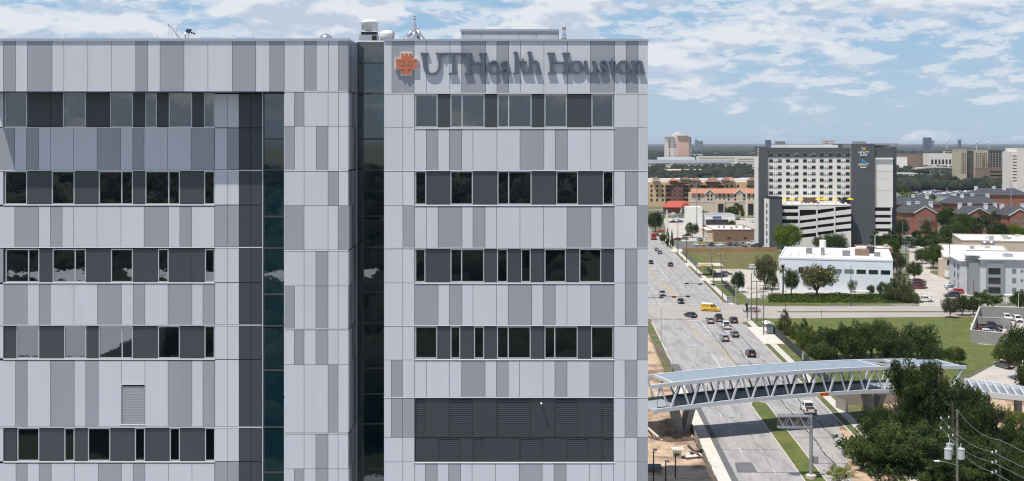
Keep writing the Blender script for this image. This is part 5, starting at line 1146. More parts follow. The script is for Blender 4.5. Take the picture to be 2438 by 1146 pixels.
for r, py in enumerate((443, 454, 465, 476)):
    for px in (1551, 1564.5, 1577.5, 1647, 1660, 1731, 1742, 1757, 1780): winq('window', tf, Vector((X(px-2.6, Yt), Yt-.05, Z(py+3.4, Yt))), Vector((1, 0, 0)), 5.2*kt, 6.4*kt, 'wblind'); winq('pane', bpy.context.scene.objects[tf.name], Vector((X(px-1.9, Yt), Yt-.12, Z(py+2.6, Yt))), Vector((1, 0, 0)), 3.8*kt, 4.6*kt, 'wdark')
    for px in (1605.5, 1619, 1688.5, 1701): winq('window', tf, Vector((X(px-3, Yt-3), Yt-3.05, Z(py+3.8, Yt-3))), Vector((1, 0, 0)), 6*kt, 7.4*kt, 'wblind'); winq('pane', tf, Vector((X(px-1.9, Yt-3), Yt-3.12, Z(py+2.8, Yt-3))), Vector((1, 0, 0)), 3.8*kt, 5*kt, 'wdark')
    for px in (1591.5, 1633, 1673, 1716): winq('balcony_opening', tf, Vector((X(px-5.5, Yt-1.5), Yt-1.56, Z(py+2.5, Yt-1.5))), Vector((1, 0, 0)), 11*kt, 5.5*kt, 'wdark')
# orange-roofed hotel
Yo = 845; ko = Yo/F
oh = thing('orange_roof_hotel', 'tan three-storey hotel with an orange tiled roof and pointed gables', 'hotel', (X(1720, Yo), Yo, 0))
def ob_(name, x0, x1, y0, y1, Yf_, Yb, mat): return cube_obj(name, BM[mat], oh, X(x0, Yf_), X(x1, Yf_), Yf_, Yb, 0 if y1 is None else Z(y1, Yf_), Z(y0, Yf_))
ob_('wall', 1647, 1800, 460, None, Yo, Yo+16, 'tan2')
MB().add([P(1645, 461, Yo-1), P(1802, 461, Yo-1), P(1802, 449, Yo+9), P(1645, 449, Yo+9), P(1802, 449.5, Yo+18), P(1645, 449.5, Yo+18)], [(0, 1, 2, 3), (3, 2, 4, 5)]).build('tiled_roof', BM['rooforange'], oh)
for xc_ in (1690, 1760.5):
    MB().add([P(xc_-13, 462, Yo-2), P(xc_+13, 462, Yo-2), P(xc_, 452, Yo-2), P(xc_-13, 462, Yo+6), P(xc_+13, 462, Yo+6), P(xc_, 452, Yo+6)], [(0, 1, 2), (0, 2, 5, 3), (1, 4, 5, 2)]).build('gable', BM['tan2'], oh); ob_('gable_bay', xc_-12.4, xc_+12.4, 462, None, Yo-1.9, Yo, 'tan2')
    for sx in (-1, 1): MB().bar(P(xc_+sx*13.6, 462.5, Yo-2.3), P(xc_, 451.4, Yo-2.3), .5, .35).build('gable_trim', MT['white'], oh)
for py in (466, 476, 485.5):
    for px in (1665.5, 1686, 1694, 1715, 1725, 1736, 1750.5, 1771.5, 1785, 1796): winq('window', oh, Vector((X(px-2, Yo-1.95), (Yo-1.95 if any(abs(px-c) < 12 for c in (1690, 1760.5)) else Yo-.05), Z(py+3.3, Yo))), Vector((1, 0, 0)), 4*ko, 6.6*ko, 'wdark')
# ------------------------------------------------------------------ brick flats with dark roofs and white chimneys
def gable_roof(name, t, blk, h, rise, over, mat):
    w, d = blk.w, blk.d
    MB().add([blk.pt(-over, -over, h), blk.pt(w+over, -over, h), blk.pt(w+over, d+over, h), blk.pt(-over, d+over, h), blk.pt(w*.16, d/2, h+rise), blk.pt(w*.84, d/2, h+rise)], [(0,1,5,4), (1,2,5), (2,3,4,5), (3,0,4), (0,3,2,1)]).build(name, BM[mat], t)
def bflat(label, px, Y, wpx, top, d=13, gables=(), chim=(), ang=0):
    k = Y/F; h = H - (top - HY)*k; bl = Block('brick_flats', label, (X(px, Y), Y), ang, wpx*k, d, h, 'brick', 'roofdark', 'flats', parapet=0)
    gable_roof('dark_roof', bl.t, bl, h, 4.2, .7, 'roofdark')
    for gx in gables:
        gw = 6.0; m = MB(); m.add([bl.pt(gx*bl.w-gw, -1.3, h), bl.pt(gx*bl.w+gw, -1.3, h), bl.pt(gx*bl.w, -1.3, h+3.4), bl.pt(gx*bl.w-gw, d*.45, h), bl.pt(gx*bl.w+gw, d*.45, h), bl.pt(gx*bl.w, d*.45, h+3.4)], [(0, 2, 5, 3), (1, 4, 5, 2)]); m.build('gable_roof', BM['roofdark'], bl.t)
        m = MB(); m.prism([bl.pt(gx*bl.w-gw+.6, -1.1, 0), bl.pt(gx*bl.w+gw-.6, -1.1, 0), bl.pt(gx*bl.w+gw-.6, -1.1, h), bl.pt(gx*bl.w, -1.1, h+3.0), bl.pt(gx*bl.w-gw+.6, -1.1, h)], bl.v*1.0); m.build('gable_wall', BM['brick'], bl.t)
        for sx in (-1, 1): MB().bar(bl.pt(gx*bl.w+sx*(gw+.1), -1.35, h-.1), bl.pt(gx*bl.w, -1.35, h+3.35), .25, .35).build('white_trim', MT['white'], bl.t)
        for z in (1.2, 4.3, 7.4):
            if z < h-1.5:
                for dx in (-3.4, .9): winq('window', bl.t, bl.pt(gx*bl.w+dx, -1.16, z), bl.u, 1.9, 1.8, 'wblind')
    for z in (1.2, 4.3, 7.4):
        if z < h-1.5: bl.wins('f', frange(2, bl.w-4, max(2, int(bl.w/7))), (z,), 1.6, 1.7, ('wblind', 'wdark'))
    for (cx_, cd) in chim:
        p = bl.pt(cx_*bl.w, cd*d, h+.6); s = MB(); s.prism([p + Vector((-.9, -.8, 0)), p + Vector((.9, -.8, 0)), p + Vector((.9, .8, 0)), p + Vector((-.9, .8, 0))], (0, 0, 4.6)); ch = s.build('chimney', MT['trim'], bl.t); MB().box(p.x-1.05, p.x+1.05, p.y-.95, p.y+.95, p.z+4.6, p.z+4.85).build('chimney_cap', MT['white'], ch)
bflat('red brick flats with one pointed gable between the trees', 2150, 628, 82, 507, 15, (.62,), ((.3, .5), (.62, .7), (.95, .5)))
bflat('red brick flats with dark roof right of the gabled block', 2285, 640, 105, 510, 15, (.42,), ((.1, .6), (.32, .6), (.62, .3), (.9, .7)), rad(-6))
bflat('red brick flats with a white pediment at the right edge', 2392, 615, 70, 513, 15, (.5,), ((.15, .5), (.9, .55)), rad(4))
bflat('dark roofed brick flats in the second row behind the gabled block', 2130, 700, 110, 487, 16, (), ((.1, .5), (.5, .5), (.78, .4)))
bflat('dark roofed brick flats in the second row at the middle', 2258, 705, 120, 485, 16, (), ((.35, .4), (.6, .6), (.88, .5)))
bflat('dark roofed brick flats in the far row near the car park', 2320, 775, 130, 465, 17, (), ((.12, .5), (.45, .5), (.62, .4), (.82, .6), (.98, .5)))
# ------------------------------------------------------------------ farther landmarks
def far(name, label, cat, px0, px1, top, Y, d, wall, roof='hroof', rows=0, cols=0, ww=.5, hh=.5, wm='wdark', base=None, left=False):
    k = Y/F; h = H - (top - HY)*k; bl = Block(name, label, (X(px0, Y), Y), 0, (px1-px0)*k, d, h, wall, roof, cat, parapet=.8)
    if rows:
        zz0 = (H - (base - HY)*k) if base else 1.5; fh = (h - zz0)/rows
        bl.wins('f', [bl.w*(i+.25)/cols for i in range(cols)], [zz0 + fh*(r+.25) for r in range(rows)], bl.w/cols*ww, fh*hh, wm if isinstance(wm, tuple) else (wm,))
        if left: bl.wins('l', frange(2, d-4, 3), [zz0 + fh*(r+.25) for r in range(rows)], 2.4, fh*hh)
    return bl
# pink tower hotel
pk = far('pink_tower', 'pink brick tower hotel with pale stone edges and a gabled top on the horizon', 'tower', 1613, 1640, 323, 2500, 40, 'pink', 'roofgrey')
kp = 2500/F
for a, c, tp_, mt in ((1586, 1604, 325, 'pinklt'), (1604, 1613.2, 322.8, 'pinklt'), (1639.5, 1646, 325, 'pinklt')): cube_obj('stone_wing', BM[mt], pk.t, X(a, 2503), X(c, 2503), 2503, 2535, 0, Z(tp_, 2503))
for a, c, y in ((1585, 1605, 325), (1612.5, 1640.5, 322.6), (1639, 1647, 325)): cube_obj('cornice', BM['pinklt'], pk.t, X(a, 2499), X(c, 2499), 2496, 2520, Z(y+1, 2499), Z(y-1, 2499))
MB().prism([P(1604, 322.5, 2508), P(1625, 322.5, 2508), P(1617, 315, 2508), P(1613, 315, 2508)], (0, 20, 0)).build('gabled_top', BM['pinklt'], pk.t)
for r in range(9):
    for x in (1594, 1644): winq('window', pk.t, Vector((X(x-1, 2503), 2502.8, Z(333+r*6.6, 2503))), Vector((1, 0, 0)), 2*kp, 3.6*kp, 'wdark')
    for x in (1606, 1609.5): winq('window', pk.t, Vector((X(x-.6, 2503), 2502.8, Z(333+r*6.6, 2503))), Vector((1, 0, 0)), 1.4*kp, 2.8*kp, 'wdark')
far('white_podium', 'low white podium building at the foot of the pink tower', 'building', 1570, 1655, 376, 2440, 40, 'whitewall', 'hroof', 1, 10, .5, .3, 'wdark')
far('grey_roof_hall', 'long low hall with a grey metal roof in front of the pink tower', 'building', 1500, 1775, 390, 2250, 60, 'offwhite', 'roofgrey', 2, 40, .45, .3, 'wdark')
MB().prism([P(1500, 390, 2249), P(1742, 388, 2249), P(1735, 382, 2330), P(1500, 381, 2330)], (0, 0, .5)).build('sloping_roof', BM['roofgrey'], bpy.data.objects['grey_roof_hall'])
far('cream_block', 'long cream block with a row of dark windows left of the grey hotel', 'building', 1665, 1798, 374, 2380, 40, 'offwhite', 'hroof', 3, 30, .45, .45, 'wdark', 393)
far('cream_block', 'paler cream block with arches behind the long cream block', 'building', 1757, 1800, 377, 2200, 30, 'offwhite', 'hroof', 3, 9, .5, .5, 'wdark', 394)
# residence tower and garage on the right
for i, (a, c, tp_, Yr, mt) in enumerate(((2286, 2302, 358, 1400, 'res'), (2302, 2321, 359, 1404, 'resd'), (2321, 2340, 358, 1400, 'res'), (2340, 2353, 358.5, 1403, 'res'), (2353, 2410, 358.5, 1412, 'resd'))):
    if i == 0: rs = far('residence_tower', 'wide tan and dark residence tower near the right edge of the horizon', 'tower', a, c, tp_, Yr, 26, mt)
    else: cube_obj('tower_bay', BM[mt], rs.t, X(a, Yr), X(c, Yr), Yr, Yr+26, 0, Z(tp_, Yr))
kr = 1400/F
for r in range(9):
    for x in (2289, 2293, 2297, 2323.5, 2328, 2332.5, 2337, 2343, 2347): winq('window', rs.t, Vector((X(x, 1400), 1399.9, Z(368+r*5.6, 1400))), Vector((1, 0, 0)), 2.2*kr, 3.6*kr, 'wdark')
    for x in (2356, 2362, 2369, 2376, 2383, 2391, 2398, 2405): winq('light_pier', rs.t, Vector((X(x, 1412), 1411.9, Z(368+r*5.6, 1412))), Vector((1, 0, 0)), 1.8*kr, 3.4*kr, 'res')
    for x in (2304, 2310, 2316): winq('balcony_slab', rs.t, Vector((X(x, 1404), 1403.8, Z(368+r*5.6, 1404))), Vector((1, 0, 0)), 4*kr, 1.0*kr, 'res')
bg_ = far('brown_garage', 'brown open-deck parking garage below the residence tower', 'garage', 2355, 2440, 402, 1330, 40, 'brownconc', 'brownconc')
for r in range(4): winq('deck_opening', bg_.t, bg_.pt(1, -.02, 3.2 + r*4.0), bg_.u, bg_.w-2, 1.7, 'wdark')
ow = far('white_office', 'white office tower with stacked dark window slots at the right edge', 'tower', 2425, 2475, 355, 1080, 30, 'offwhite'); cube_obj('stair_core', BM['offwhite'], ow.t, X(2409, 1084), X(2425, 1084), 1084, 1105, 0, Z(361, 1084))
for r in range(9): winq('window', ow.t, Vector((X(2411, 1084), 1083.9, Z(372.5+r*7.4, 1084))), Vector((1, 0, 0)), 13.5*1084/F, 1.9*1084/F, 'wdark')
far('brown_roof_hall', 'long hall with a dull red roof right of the grey hotel', 'building', 2130, 2225, 368, 2300, 50, 'brownconc', 'roofbrown')
far('white_store', 'pale low store building right of the red roofed hall', 'building', 2215, 2283, 367, 2250, 40, 'offwhite', 'hroof', 1, 8, .6, .35)
far('tank_farm', 'pair of low white sheds above the highway', 'shed', 2134, 2160, 375.5, 2050, 20, 'hroof')
far('grey_hall', 'grey roofed hall with a gable among the dark trees', 'building', 2235, 2300, 418, 1500, 30, 'roofgrey', 'roofgrey')
# highway overpass
ov = thing('highway_overpass', 'pale concrete highway overpass on columns right of the hotel', 'overpass', tuple(G(2230, 418)))
m = MB(); n = 14
for i in range(n):
    f_ = lambda u: P(2178 + 112*u, 408 - 8*math.sin(math.pi*(.15+.7*u)), 1650); a, c = f_(i/n), f_((i+1)/n); m.add([a, c, c + Vector((0, 14, 0)), a + Vector((0, 14, 0)), a + Vector((0, 0, 1.8)), c + Vector((0, 0, 1.8)), c + Vector((0, 14, 1.8)), a + Vector((0, 14, 1.8))], [(0,3,2,1), (4,5,6,7), (0,1,5,4), (2,3,7,6)])
m.build('deck', MT['walk'], ov)
for x in (2215, 2222, 2238): p = P(x, 402, 1653); MB().tube((p.x, p.y, 0), p, 1.1, n=8).build('column', MT['conc'], ov)
gs('highway_ramp', [(2134, 413), (2200, 401), (2215, 403), (2160, 417), (2134, 418)], .03, MT['walk'])
# horizon towers
for i, (nm, lb, a, c, tp_, Yv, mt) in enumerate((('far_tower', 'dark blue office slab standing alone on the horizon', 2201, 2218, 328, 7000, 'blueglass'), ('far_tower', 'pale small tower touching the dark blue slab on the horizon', 2219, 2224.5, 335, 8000, 'roofgrey'), ('far_tower', 'slim blue tower right of the first water tower', 2284, 2288.5, 333, 8000, 'blueglass'), ('far_tower', 'squat dark tower above the grey hotel roof on the horizon', 1824, 1836, 334, 6500, 'blueglass'), ('far_tower', 'pale pinkish tower cluster left of the hotel sign on the horizon', 1960, 1975, 335, 6000, 'pinklt'), ('far_tower', 'second pinkish tower of the cluster on the horizon', 1978, 1986, 333.5, 6200, 'pinklt'), ('far_tower', 'small pale tower right of the pink tower on the horizon', 1656, 1662, 333.5, 6800, 'roofgrey'), ('far_tower', 'low pale slab right of the small pale tower', 1663, 1674, 336.5, 7000, 'roofgrey'), ('far_tower', 'low dark slab right of the squat dark tower', 1848, 1870, 337, 7200, 'roofgrey'))):
    far(nm, lb, 'tower', a, c, tp_, Yv, 30, mt, mt, 6, 5, .6, .4, 'wdark')
def wtower(label, px, top, Y):
    k = Y/F; c = P(px, top, Y); t = thing('water_tower', label, 'water tower', (c.x, Y, 0)); MB().tube((c.x, Y, 0), (c.x, Y, c.z-4*k), .9*k, .6*k).build('stem', MT['white'], t); MB().lathe((c.x, Y, c.z), [(.8*k, -4.4*k), (2.6*k, -3.6*k), (3.4*k, -2*k), (2.4*k, -.5*k), (.3*k, 0)], 16).build('bowl', MT['white'], t, True)
wtower('pale bulb water tower right of the dark blue slab', 2254.5, 334.5, 7500); wtower('white domed water tower near the residence tower', 2325.5, 336.5, 6000); wtower('grey water tower farthest right on the horizon', 2354.5, 337, 7800)
ORD = 'first second third fourth fifth sixth seventh eighth ninth tenth eleventh twelfth thirteenth fourteenth fifteenth sixteenth'.split()
# ================================================================== trees
LM = dict(
    oak=leaf_mat('oak_leaf', (.024, .042, .012), (.095, .122, .040)), oak2=leaf_mat('oak_leaf_dark', (.018, .035, .012), (.072, .100, .034)),  # lighter oak tone paints sunlit clumps into the crown colour
    bright=leaf_mat('bright_leaf', (.07, .12, .012), (.15, .20, .02)), green=leaf_mat('mid_green_leaf', (.035, .065, .014), (.085, .12, .028)),
    cypress=leaf_mat('cypress_leaf', (.055, .085, .018), (.12, .15, .035)), olive=leaf_mat('olive_leaf', (.055, .06, .022), (.11, .11, .045)),
    willow=leaf_mat('willow_leaf', (.10, .11, .035), (.21, .20, .075)), grey=leaf_mat('grey_green_leaf', (.05, .06, .03), (.11, .115, .055)),
    yellowish=leaf_mat('yellow_green_leaf', (.10, .13, .02), (.20, .21, .04)), palm=leaf_mat('palm_leaf', (.06, .075, .025), (.13, .14, .05)))
nr = np.random.default_rng(11)
def quads_mesh(name, cen, nor, size, mat):
    n = len(cen); t = nr.normal(size=(n, 3)); t -= nor*(t*nor).sum(1)[:, None]; t /= np.linalg.norm(t, axis=1)[:, None] + 1e-9; b = np.cross(nor, t)
    s = size[:, None]; asp = nr.uniform(.55, .9, (n, 1))
    v = np.stack([cen - t*s, cen - b*s*asp*.8, cen + t*s, cen + b*s*asp], 1).reshape(-1, 3)
    me = bpy.data.meshes.new(name); me.vertices.add(4*n); me.vertices.foreach_set('co', v.astype(np.float32).ravel()); me.loops.add(4*n); me.loops.foreach_set('vertex_index', np.arange(4*n, dtype=np.int32)); me.polygons.add(n)
    me.polygons.foreach_set('loop_start', np.arange(0, 4*n, 4, dtype=np.int32)); me.materials.append(mat); me.update(); me.validate(); return me
def lobes_crown(name, kind, nlobe, nleaf, leaf):
    """leaf faces gathered in many small clumps spread over an uneven crown; unit radius, height 0..1 (crown only)"""
    cs = []; rs = []
    for i in range(nlobe):
        if kind == 'cone':
            h = nr.uniform(0, 1)**1.15; r = (1 - h)**.8*.95 + .05; a = nr.uniform(0, 6.28); q = r*math.sqrt(nr.uniform(.15, 1)); cs.append((q*math.cos(a), q*math.sin(a), h*.93 + .02)); rs.append(nr.uniform(.14, .26)*(1.15 - h*.7))
        elif kind == 'wide':
            a = nr.uniform(0, 6.28); el = nr.uniform(-.45, 1.0); q = nr.uniform(.30, .97); cs.append((q*math.cos(a)*math.sqrt(max(0, 1 - (el*.92)**2)), q*math.sin(a)*math.sqrt(max(0, 1 - (el*.92)**2)), .36 + .54*el*q)); rs.append(nr.uniform(.10, .27)*(1.12 - .45*q))
        elif kind == 'airy':
            a = nr.uniform(0, 6.28); el = nr.uniform(-.8, 1.0); q = nr.uniform(.4, .92); cs.append((q*math.cos(a)*math.sqrt(1 - (el*.95)**2), q*math.sin(a)*math.sqrt(1 - (el*.95)**2), .5 + .46*el*q)); rs.append(nr.uniform(.10, .2))
        else:
            a = nr.uniform(0, 6.28); el = nr.uniform(-.85, 1.0); q = nr.uniform(.5, .84); cs.append((q*math.cos(a)*math.sqrt(1 - (el*.95)**2), q*math.sin(a)*math.sqrt(1 - (el*.95)**2), .5 + .47*el*q)); rs.append(nr.uniform(.16, .3))
    cs = np.array(cs); rs = np.array(rs); idx = nr.choice(nlobe, nleaf, p=rs**2/(rs**2).sum()); d = nr.normal(size=(nleaf, 3)); d /= np.linalg.norm(d, axis=1)[:, None]; rr = rs[idx]*nr.uniform(.55, 1.08, nleaf)
    z_sq = .72 if kind == 'wide' else .85; cen = cs[idx] + d*rr[:, None]*np.array([1, 1, z_sq]); nor = d + nr.normal(size=(nleaf, 3))*.55 + np.array([0, 0, .35]); nor /= np.linalg.norm(nor, axis=1)[:, None]
    return quads_mesh(name, cen, nor, nr.uniform(.6, 1.25, nleaf)*leaf, LM['oak'])
CR = {}
for k, (kind, nl, nf, lf) in dict(oak=('wide', 120, 22000, .022), oakb=('wide', 95, 22000, .022), rnd=('round', 60, 7000, .034), rndb=('round', 48, 7000, .034), wide=('wide', 50, 6500, .036), cone=('cone', 70, 6000, .030), airy=('airy', 60, 3800, .032), far=('round', 30, 1500, .072), farw=('wide', 26, 1500, .075)).items(): CR[k] = lobes_crown('crown', kind, nl, nf, lf)
def trunk_mesh(kind):
    m = MB(); r = random.Random(hash(kind) % 1000 if False else len(kind))
    top = .95 if kind == 'cone' else .55
    pts = [Vector((r.uniform(-.03, .03)*i, r.uniform(-.03, .03)*i, top*i/4)) for i in range(5)]; m.pipe(pts, [.055, .045, .036, .026, .014], 8)
    if kind != 'cone':
        for j in range(7):
            a = j*.9 + r.uniform(-.3, .3); p = pts[1 + j % 3]; q = p + Vector((math.cos(a)*.32, math.sin(a)*.32, r.uniform(.18, .34))); e_ = q + Vector((math.cos(a)*.26, math.sin(a)*.26, r.uniform(.08, .22))); m.pipe([p, q, e_], [.026, .016, .006], 6)
    else:
        for j in range(9): a = j*2.4; p = Vector((0, 0, .15 + j*.08)); m.tube(p, p + Vector((math.cos(a)*.5*(1-j*.09), math.sin(a)*.5*(1-j*.09), .06)), .012, .004, 5)
    me = bpy.data.meshes.new('trunk'); me.from_pydata(m.v, [], m.f); me.materials.append(MT['bark']); return me
TR = {'cone': trunk_mesh('cone'), 'x': trunk_mesh('spread')}
def tree(name, label, px, py, wpx, top_py, proto, mat, lift=.22, group=None, Yov=None):
    b = G(px, py) if Yov is None else Vector((X(px, Yov), Yov, 0)); k = b.y/F; hgt = H - (top_py - HY)*k; rad_ = wpx*k/2
    t = thing(name, label, 'tree', tuple(b), group); rz = rnd.uniform(0, 6.28)
    c = bpy.data.objects.new('crown', CR[proto]); COL.objects.link(c); c.parent = t; cl = lift*hgt; c.location = (0, 0, cl); c.scale = (rad_, rad_*rnd.uniform(.9, 1.1), hgt - cl); c.rotation_euler = (0, 0, rz); c.material_slots[0].link = 'OBJECT'; c.material_slots[0].material = LM[mat]
    tk = bpy.data.objects.new('trunk', TR['cone' if proto == 'cone' else 'x']); COL.objects.link(tk); tk.parent = t; sc = min(max(rad_, hgt*.5), hgt); tk.scale = (sc*.9, sc*.9, hgt*.95); tk.rotation_euler = (0, 0, rz)
    return t
T = tree
T('oak_tree', 'broad dark live oak leaning over the pavement below the bridge', 2128, 1118, 225, 985, 'oak', 'oak', .0, Yov=178)
T('oak_tree', 'tallest dark live oak rising in front of the bridge end', 2182, 1040, 150, 836, 'oakb', 'oak', .42, Yov=189)
T('oak_tree', 'dark lower oak beneath the tallest one by the bridge', 2172, 1050, 120, 905, 'oak', 'oak', .0, Yov=188)
T('oak_tree', 'dark live oak hiding the bridge end below its roof', 2255, 1040, 200, 885, 'oak', 'oak2', .0, Yov=187)
T('oak_tree', 'dark live oak behind the transformer pole', 2325, 1100, 165, 922, 'oak', 'oak2', .0, Yov=181)
T('oak_tree', 'small dark oak beside the right bridge pier', 2085, 1050, 105, 955, 'oakb', 'oak', .06, Yov=193)
T('oak_tree', 'low dark oak spreading below the transformers', 2215, 1130, 260, 1000, 'oakb', 'oak2', .02, Yov=176)
T('oak_tree', 'dark oak at the lower right corner', 2365, 1150, 190, 1030, 'oak', 'oak2', .02, Yov=172)
T('oak_tree', 'dark oak crown between the bridge end and the ramp', 2295, 1020, 130, 893, 'oakb', 'oak', .05, Yov=192)
T('oak_tree', 'dark oak at the right edge behind the wires', 2415, 1110, 120, 1000, 'oakb', 'oak', .0, Yov=178)
T('oak_tree', 'dark low oak at the bottom edge below the transformers', 2265, 1160, 210, 1060, 'oak', 'oak', .0, Yov=171)
T('oak_tree', 'dark low oak filling the bottom right corner', 2400, 1160, 170, 1065, 'oakb', 'oak2', .0, Yov=169)
T('young_tree', 'sparse young tree at the right edge by the site', 2420, 1085, 60, 962, 'airy', 'yellowish', .2, Yov=184)
T('median_tree', 'small yellow-green tree on the grass median at the bottom edge', 1998, 1165, 88, 1106, 'airy', 'yellowish', .3)
T('oak_tree', 'large dark oak left of the lawn above the bridge roof', 1992, 856, 120, 760, 'oak', 'oak2', .05)
T('oak_tree', 'large dark oak in the middle of the lawn cluster', 2076, 854, 140, 750, 'oakb', 'oak', .06)
T('oak_tree', 'large dark oak on the right of the lawn cluster', 2184, 856, 118, 772, 'rnd', 'oak', .04)
T('oak_tree', 'low dark oak in front of the lawn cluster', 2135, 866, 105, 790, 'oak', 'oak2', .04)
T('oak_tree', 'small dark oak at the right end of the lawn cluster', 2272, 868, 60, 826, 'rnd', 'green', .1)
T('oak_tree', 'small shadowy oak at the left foot of the lawn cluster', 1955, 866, 78, 812, 'rndb', 'oak', .0)
T('oak_tree', 'dark oak just behind the middle of the lawn cluster', 2032, 862, 84, 782, 'rnd', 'green', .04)
T('oak_tree', 'dark low oak behind the bridge roof end', 2222, 872, 62, 815, 'rndb', 'oak2', .0)
for i, (x, y, w, tp_, lb) in enumerate(((1868, 797, 52, 736, 'leftmost light green cypress beside the avenue fence'), (1893, 806, 46, 768, 'second light green cypress by the avenue fence'), (1914, 815, 48, 757, 'tall light green cypress in the middle of the fence group'), (1932, 832, 52, 775, 'light green cypress in front of the dark oaks'), (1906, 835, 44, 790, 'lowest light green cypress near the fence'))): T('cypress_tree', lb, x, y, w, tp_, 'cone', 'olive' if i == 0 else 'cypress', .08)
for x, y, w, tp_, pr, mt, lb in (
    (2262, 757, 46, 706, 'rnd', 'grey', 'small rounded tree on the lawn edge by the cross street'), (2291, 752, 44, 703, 'rndb', 'oak', 'second small tree left of the block wall'), (2318, 751, 44, 710, 'rnd', 'oak', 'third small tree beside the block wall corner'), (2352, 734, 78, 690, 'wide', 'green', 'spreading tree in front of the grey flats'), (2300, 735, 50, 702, 'wide', 'green', 'bushy tree behind the small trees by the cross street'), (2428, 742, 54, 692, 'rndb', 'green', 'tree behind the white porch at the right edge'),
    (2388, 858, 52, 798, 'cone', 'cypress', 'light green cypress on the lawn before the block wall'), (2430, 905, 95, 772, 'rnd', 'oak', 'dark tree at the right edge over the drive'), (2445, 950, 60, 860, 'rndb', 'oak', 'dark tree at the right edge by the ramp'),
    (1757, 697, 40, 645, 'rnd', 'oak2', 'dark rounded tree beside the car park by the avenue'), (1822, 690, 62, 608, 'rndb', 'grey', 'tall grey-green tree left of the white building'), (1838, 700, 40, 650, 'airy', 'green', 'slim tree below the grey-green tree'), (1884, 702, 42, 640, 'rnd', 'green', 'green tree beside the palm before the white building'), (1945, 704, 112, 622, 'airy', 'willow', 'wide yellowish willow in front of the white building'), (1945, 703, 90, 640, 'airy', 'willow', 'inner yellowish willow in front of the white building'),
    (2030, 697, 28, 666, 'rndb', 'oak', 'small dark tree before the equipment shed'), (2073, 704, 22, 678, 'rnd', 'green', 'small round shrub-like tree by the picnic shelter'), (2104, 708, 36, 672, 'rndb', 'oak', 'dark bush-like tree right of the picnic shelter'), (2142, 718, 60, 642, 'cone', 'olive', 'large olive conifer left of the parked white pickup'), (2165, 722, 44, 668, 'cone', 'olive', 'smaller olive conifer beside the parked white pickup'), (2122, 716, 44, 662, 'cone', 'green', 'conifer left of the large olive one'), (2177, 667, 42, 622, 'rnd', 'green', 'tree at the bend of the lane'),
    (1876, 603, 74, 531, 'rnd', 'bright', 'bright green round tree in front of the hotel podium'), (1985, 608, 84, 556, 'rndb', 'oak2', 'dark tree behind the white building roof'), (1945, 600, 32, 558, 'airy', 'grey', 'thin tree before the hotel garage'), (2105, 606, 84, 545, 'wide', 'oak', 'dark tree at the foot of the hotel tower'), (2118, 625, 60, 566, 'rnd', 'green', 'mid green tree right of the white building'), (2135, 655, 50, 600, 'rndb', 'grey', 'grey-green tree beside the lane poles'), (2222, 603, 112, 543, 'wide', 'oak2', 'wide dark tree over the lane'), (2222, 640, 60, 580, 'rnd', 'green', 'tree in front of the beige office'), (2275, 585, 70, 528, 'rndb', 'oak', 'tree behind the beige office'), (2288, 566, 62, 508, 'rnd', 'green', 'tree between the brick flats'), (2358, 560, 90, 498, 'wide', 'oak', 'big dark tree in front of the brick flats'), (2375, 575, 60, 530, 'rnd', 'oak2', 'dark tree below the big one before the brick flats'), (2418, 575, 60, 534, 'rndb', 'bright', 'yellow-green tree at the right edge below the flats'), (2255, 550, 60, 492, 'rnd', 'green', 'tree before the gabled brick flats'), (2150, 548, 48, 500, 'rndb', 'green', 'tree right of the hotel garage'), (2175, 556, 50, 522, 'rnd', 'oak', 'tree by the brick wall at the end of the lane'), (2405, 622, 76, 576, 'wide', 'oak', 'dark tree behind the grey flats'), (2436, 610, 40, 578, 'rnd', 'oak', 'dark tree at the far right behind the flats'), (2325, 610, 40, 590, 'rnd', 'green', 'small tree among the white roofs'), (2440, 690, 40, 660, 'rnd', 'green', 'tree right of the grey flats'),
    (1560, 552, 46, 503, 'rnd', 'oak2', 'dark tree at the far end of the avenue beside the building edge'), (1648, 566, 36, 530, 'rndb', 'green', 'tree in front of the white shop'), (1748, 524, 52, 481, 'wide', 'green', 'green tree before the tan shop gateways'), (1741, 550, 28, 524, 'rnd', 'oak', 'small dark tree right of the white shop'), (1678, 530, 24, 498, 'airy', 'green', 'small airy tree beside the shop gateway'), (1590, 588, 11, 540, 'cone', 'oak2', 'narrow dark cypress at the avenue kerb'), (1600, 590, 10, 545, 'cone', 'oak2', 'second narrow dark cypress at the avenue kerb'), (1578, 580, 18, 556, 'rnd', 'oak', 'shrubby tree beside the narrow cypresses')):
    T('street_tree', lb, x, y, w, tp_, pr, mt, .15)
for x, y, w, tp_, pr, mt, lb in (
    (2145, 566, 46, 520, 'rnd', 'oak', 'dark tree between the hotel and the gabled brick flats'), (2206, 560, 44, 522, 'rndb', 'green', 'green tree left of the gabled brick flats wall'), (2228, 540, 44, 500, 'wide', 'oak', 'dark tree at the right end of the gabled brick flats'), (2312, 556, 58, 512, 'rndb', 'oak2', 'dark tree in front of the middle brick flats'), (2330, 540, 46, 498, 'rnd', 'green', 'green tree against the middle brick flats roof'), (2392, 552, 56, 508, 'rndb', 'oak', 'dark tree left of the white pediment flats'), (2436, 548, 40, 515, 'rnd', 'green', 'green tree at the right edge before the pediment flats'), (2262, 575, 54, 535, 'rndb', 'oak2', 'dark tree above the beige office roof'), (2195, 628, 40, 592, 'rnd', 'oak', 'dark tree on the right of the lane'), (2300, 560, 40, 530, 'rnd', 'oak', 'low dark tree beside the fan palm')):
    T('street_tree', lb, x, y, w, tp_, pr, mt, .1)
fw = (('far', 'green'), ('farw', 'oak'), ('far', 'oak2'), ('farw', 'green'))
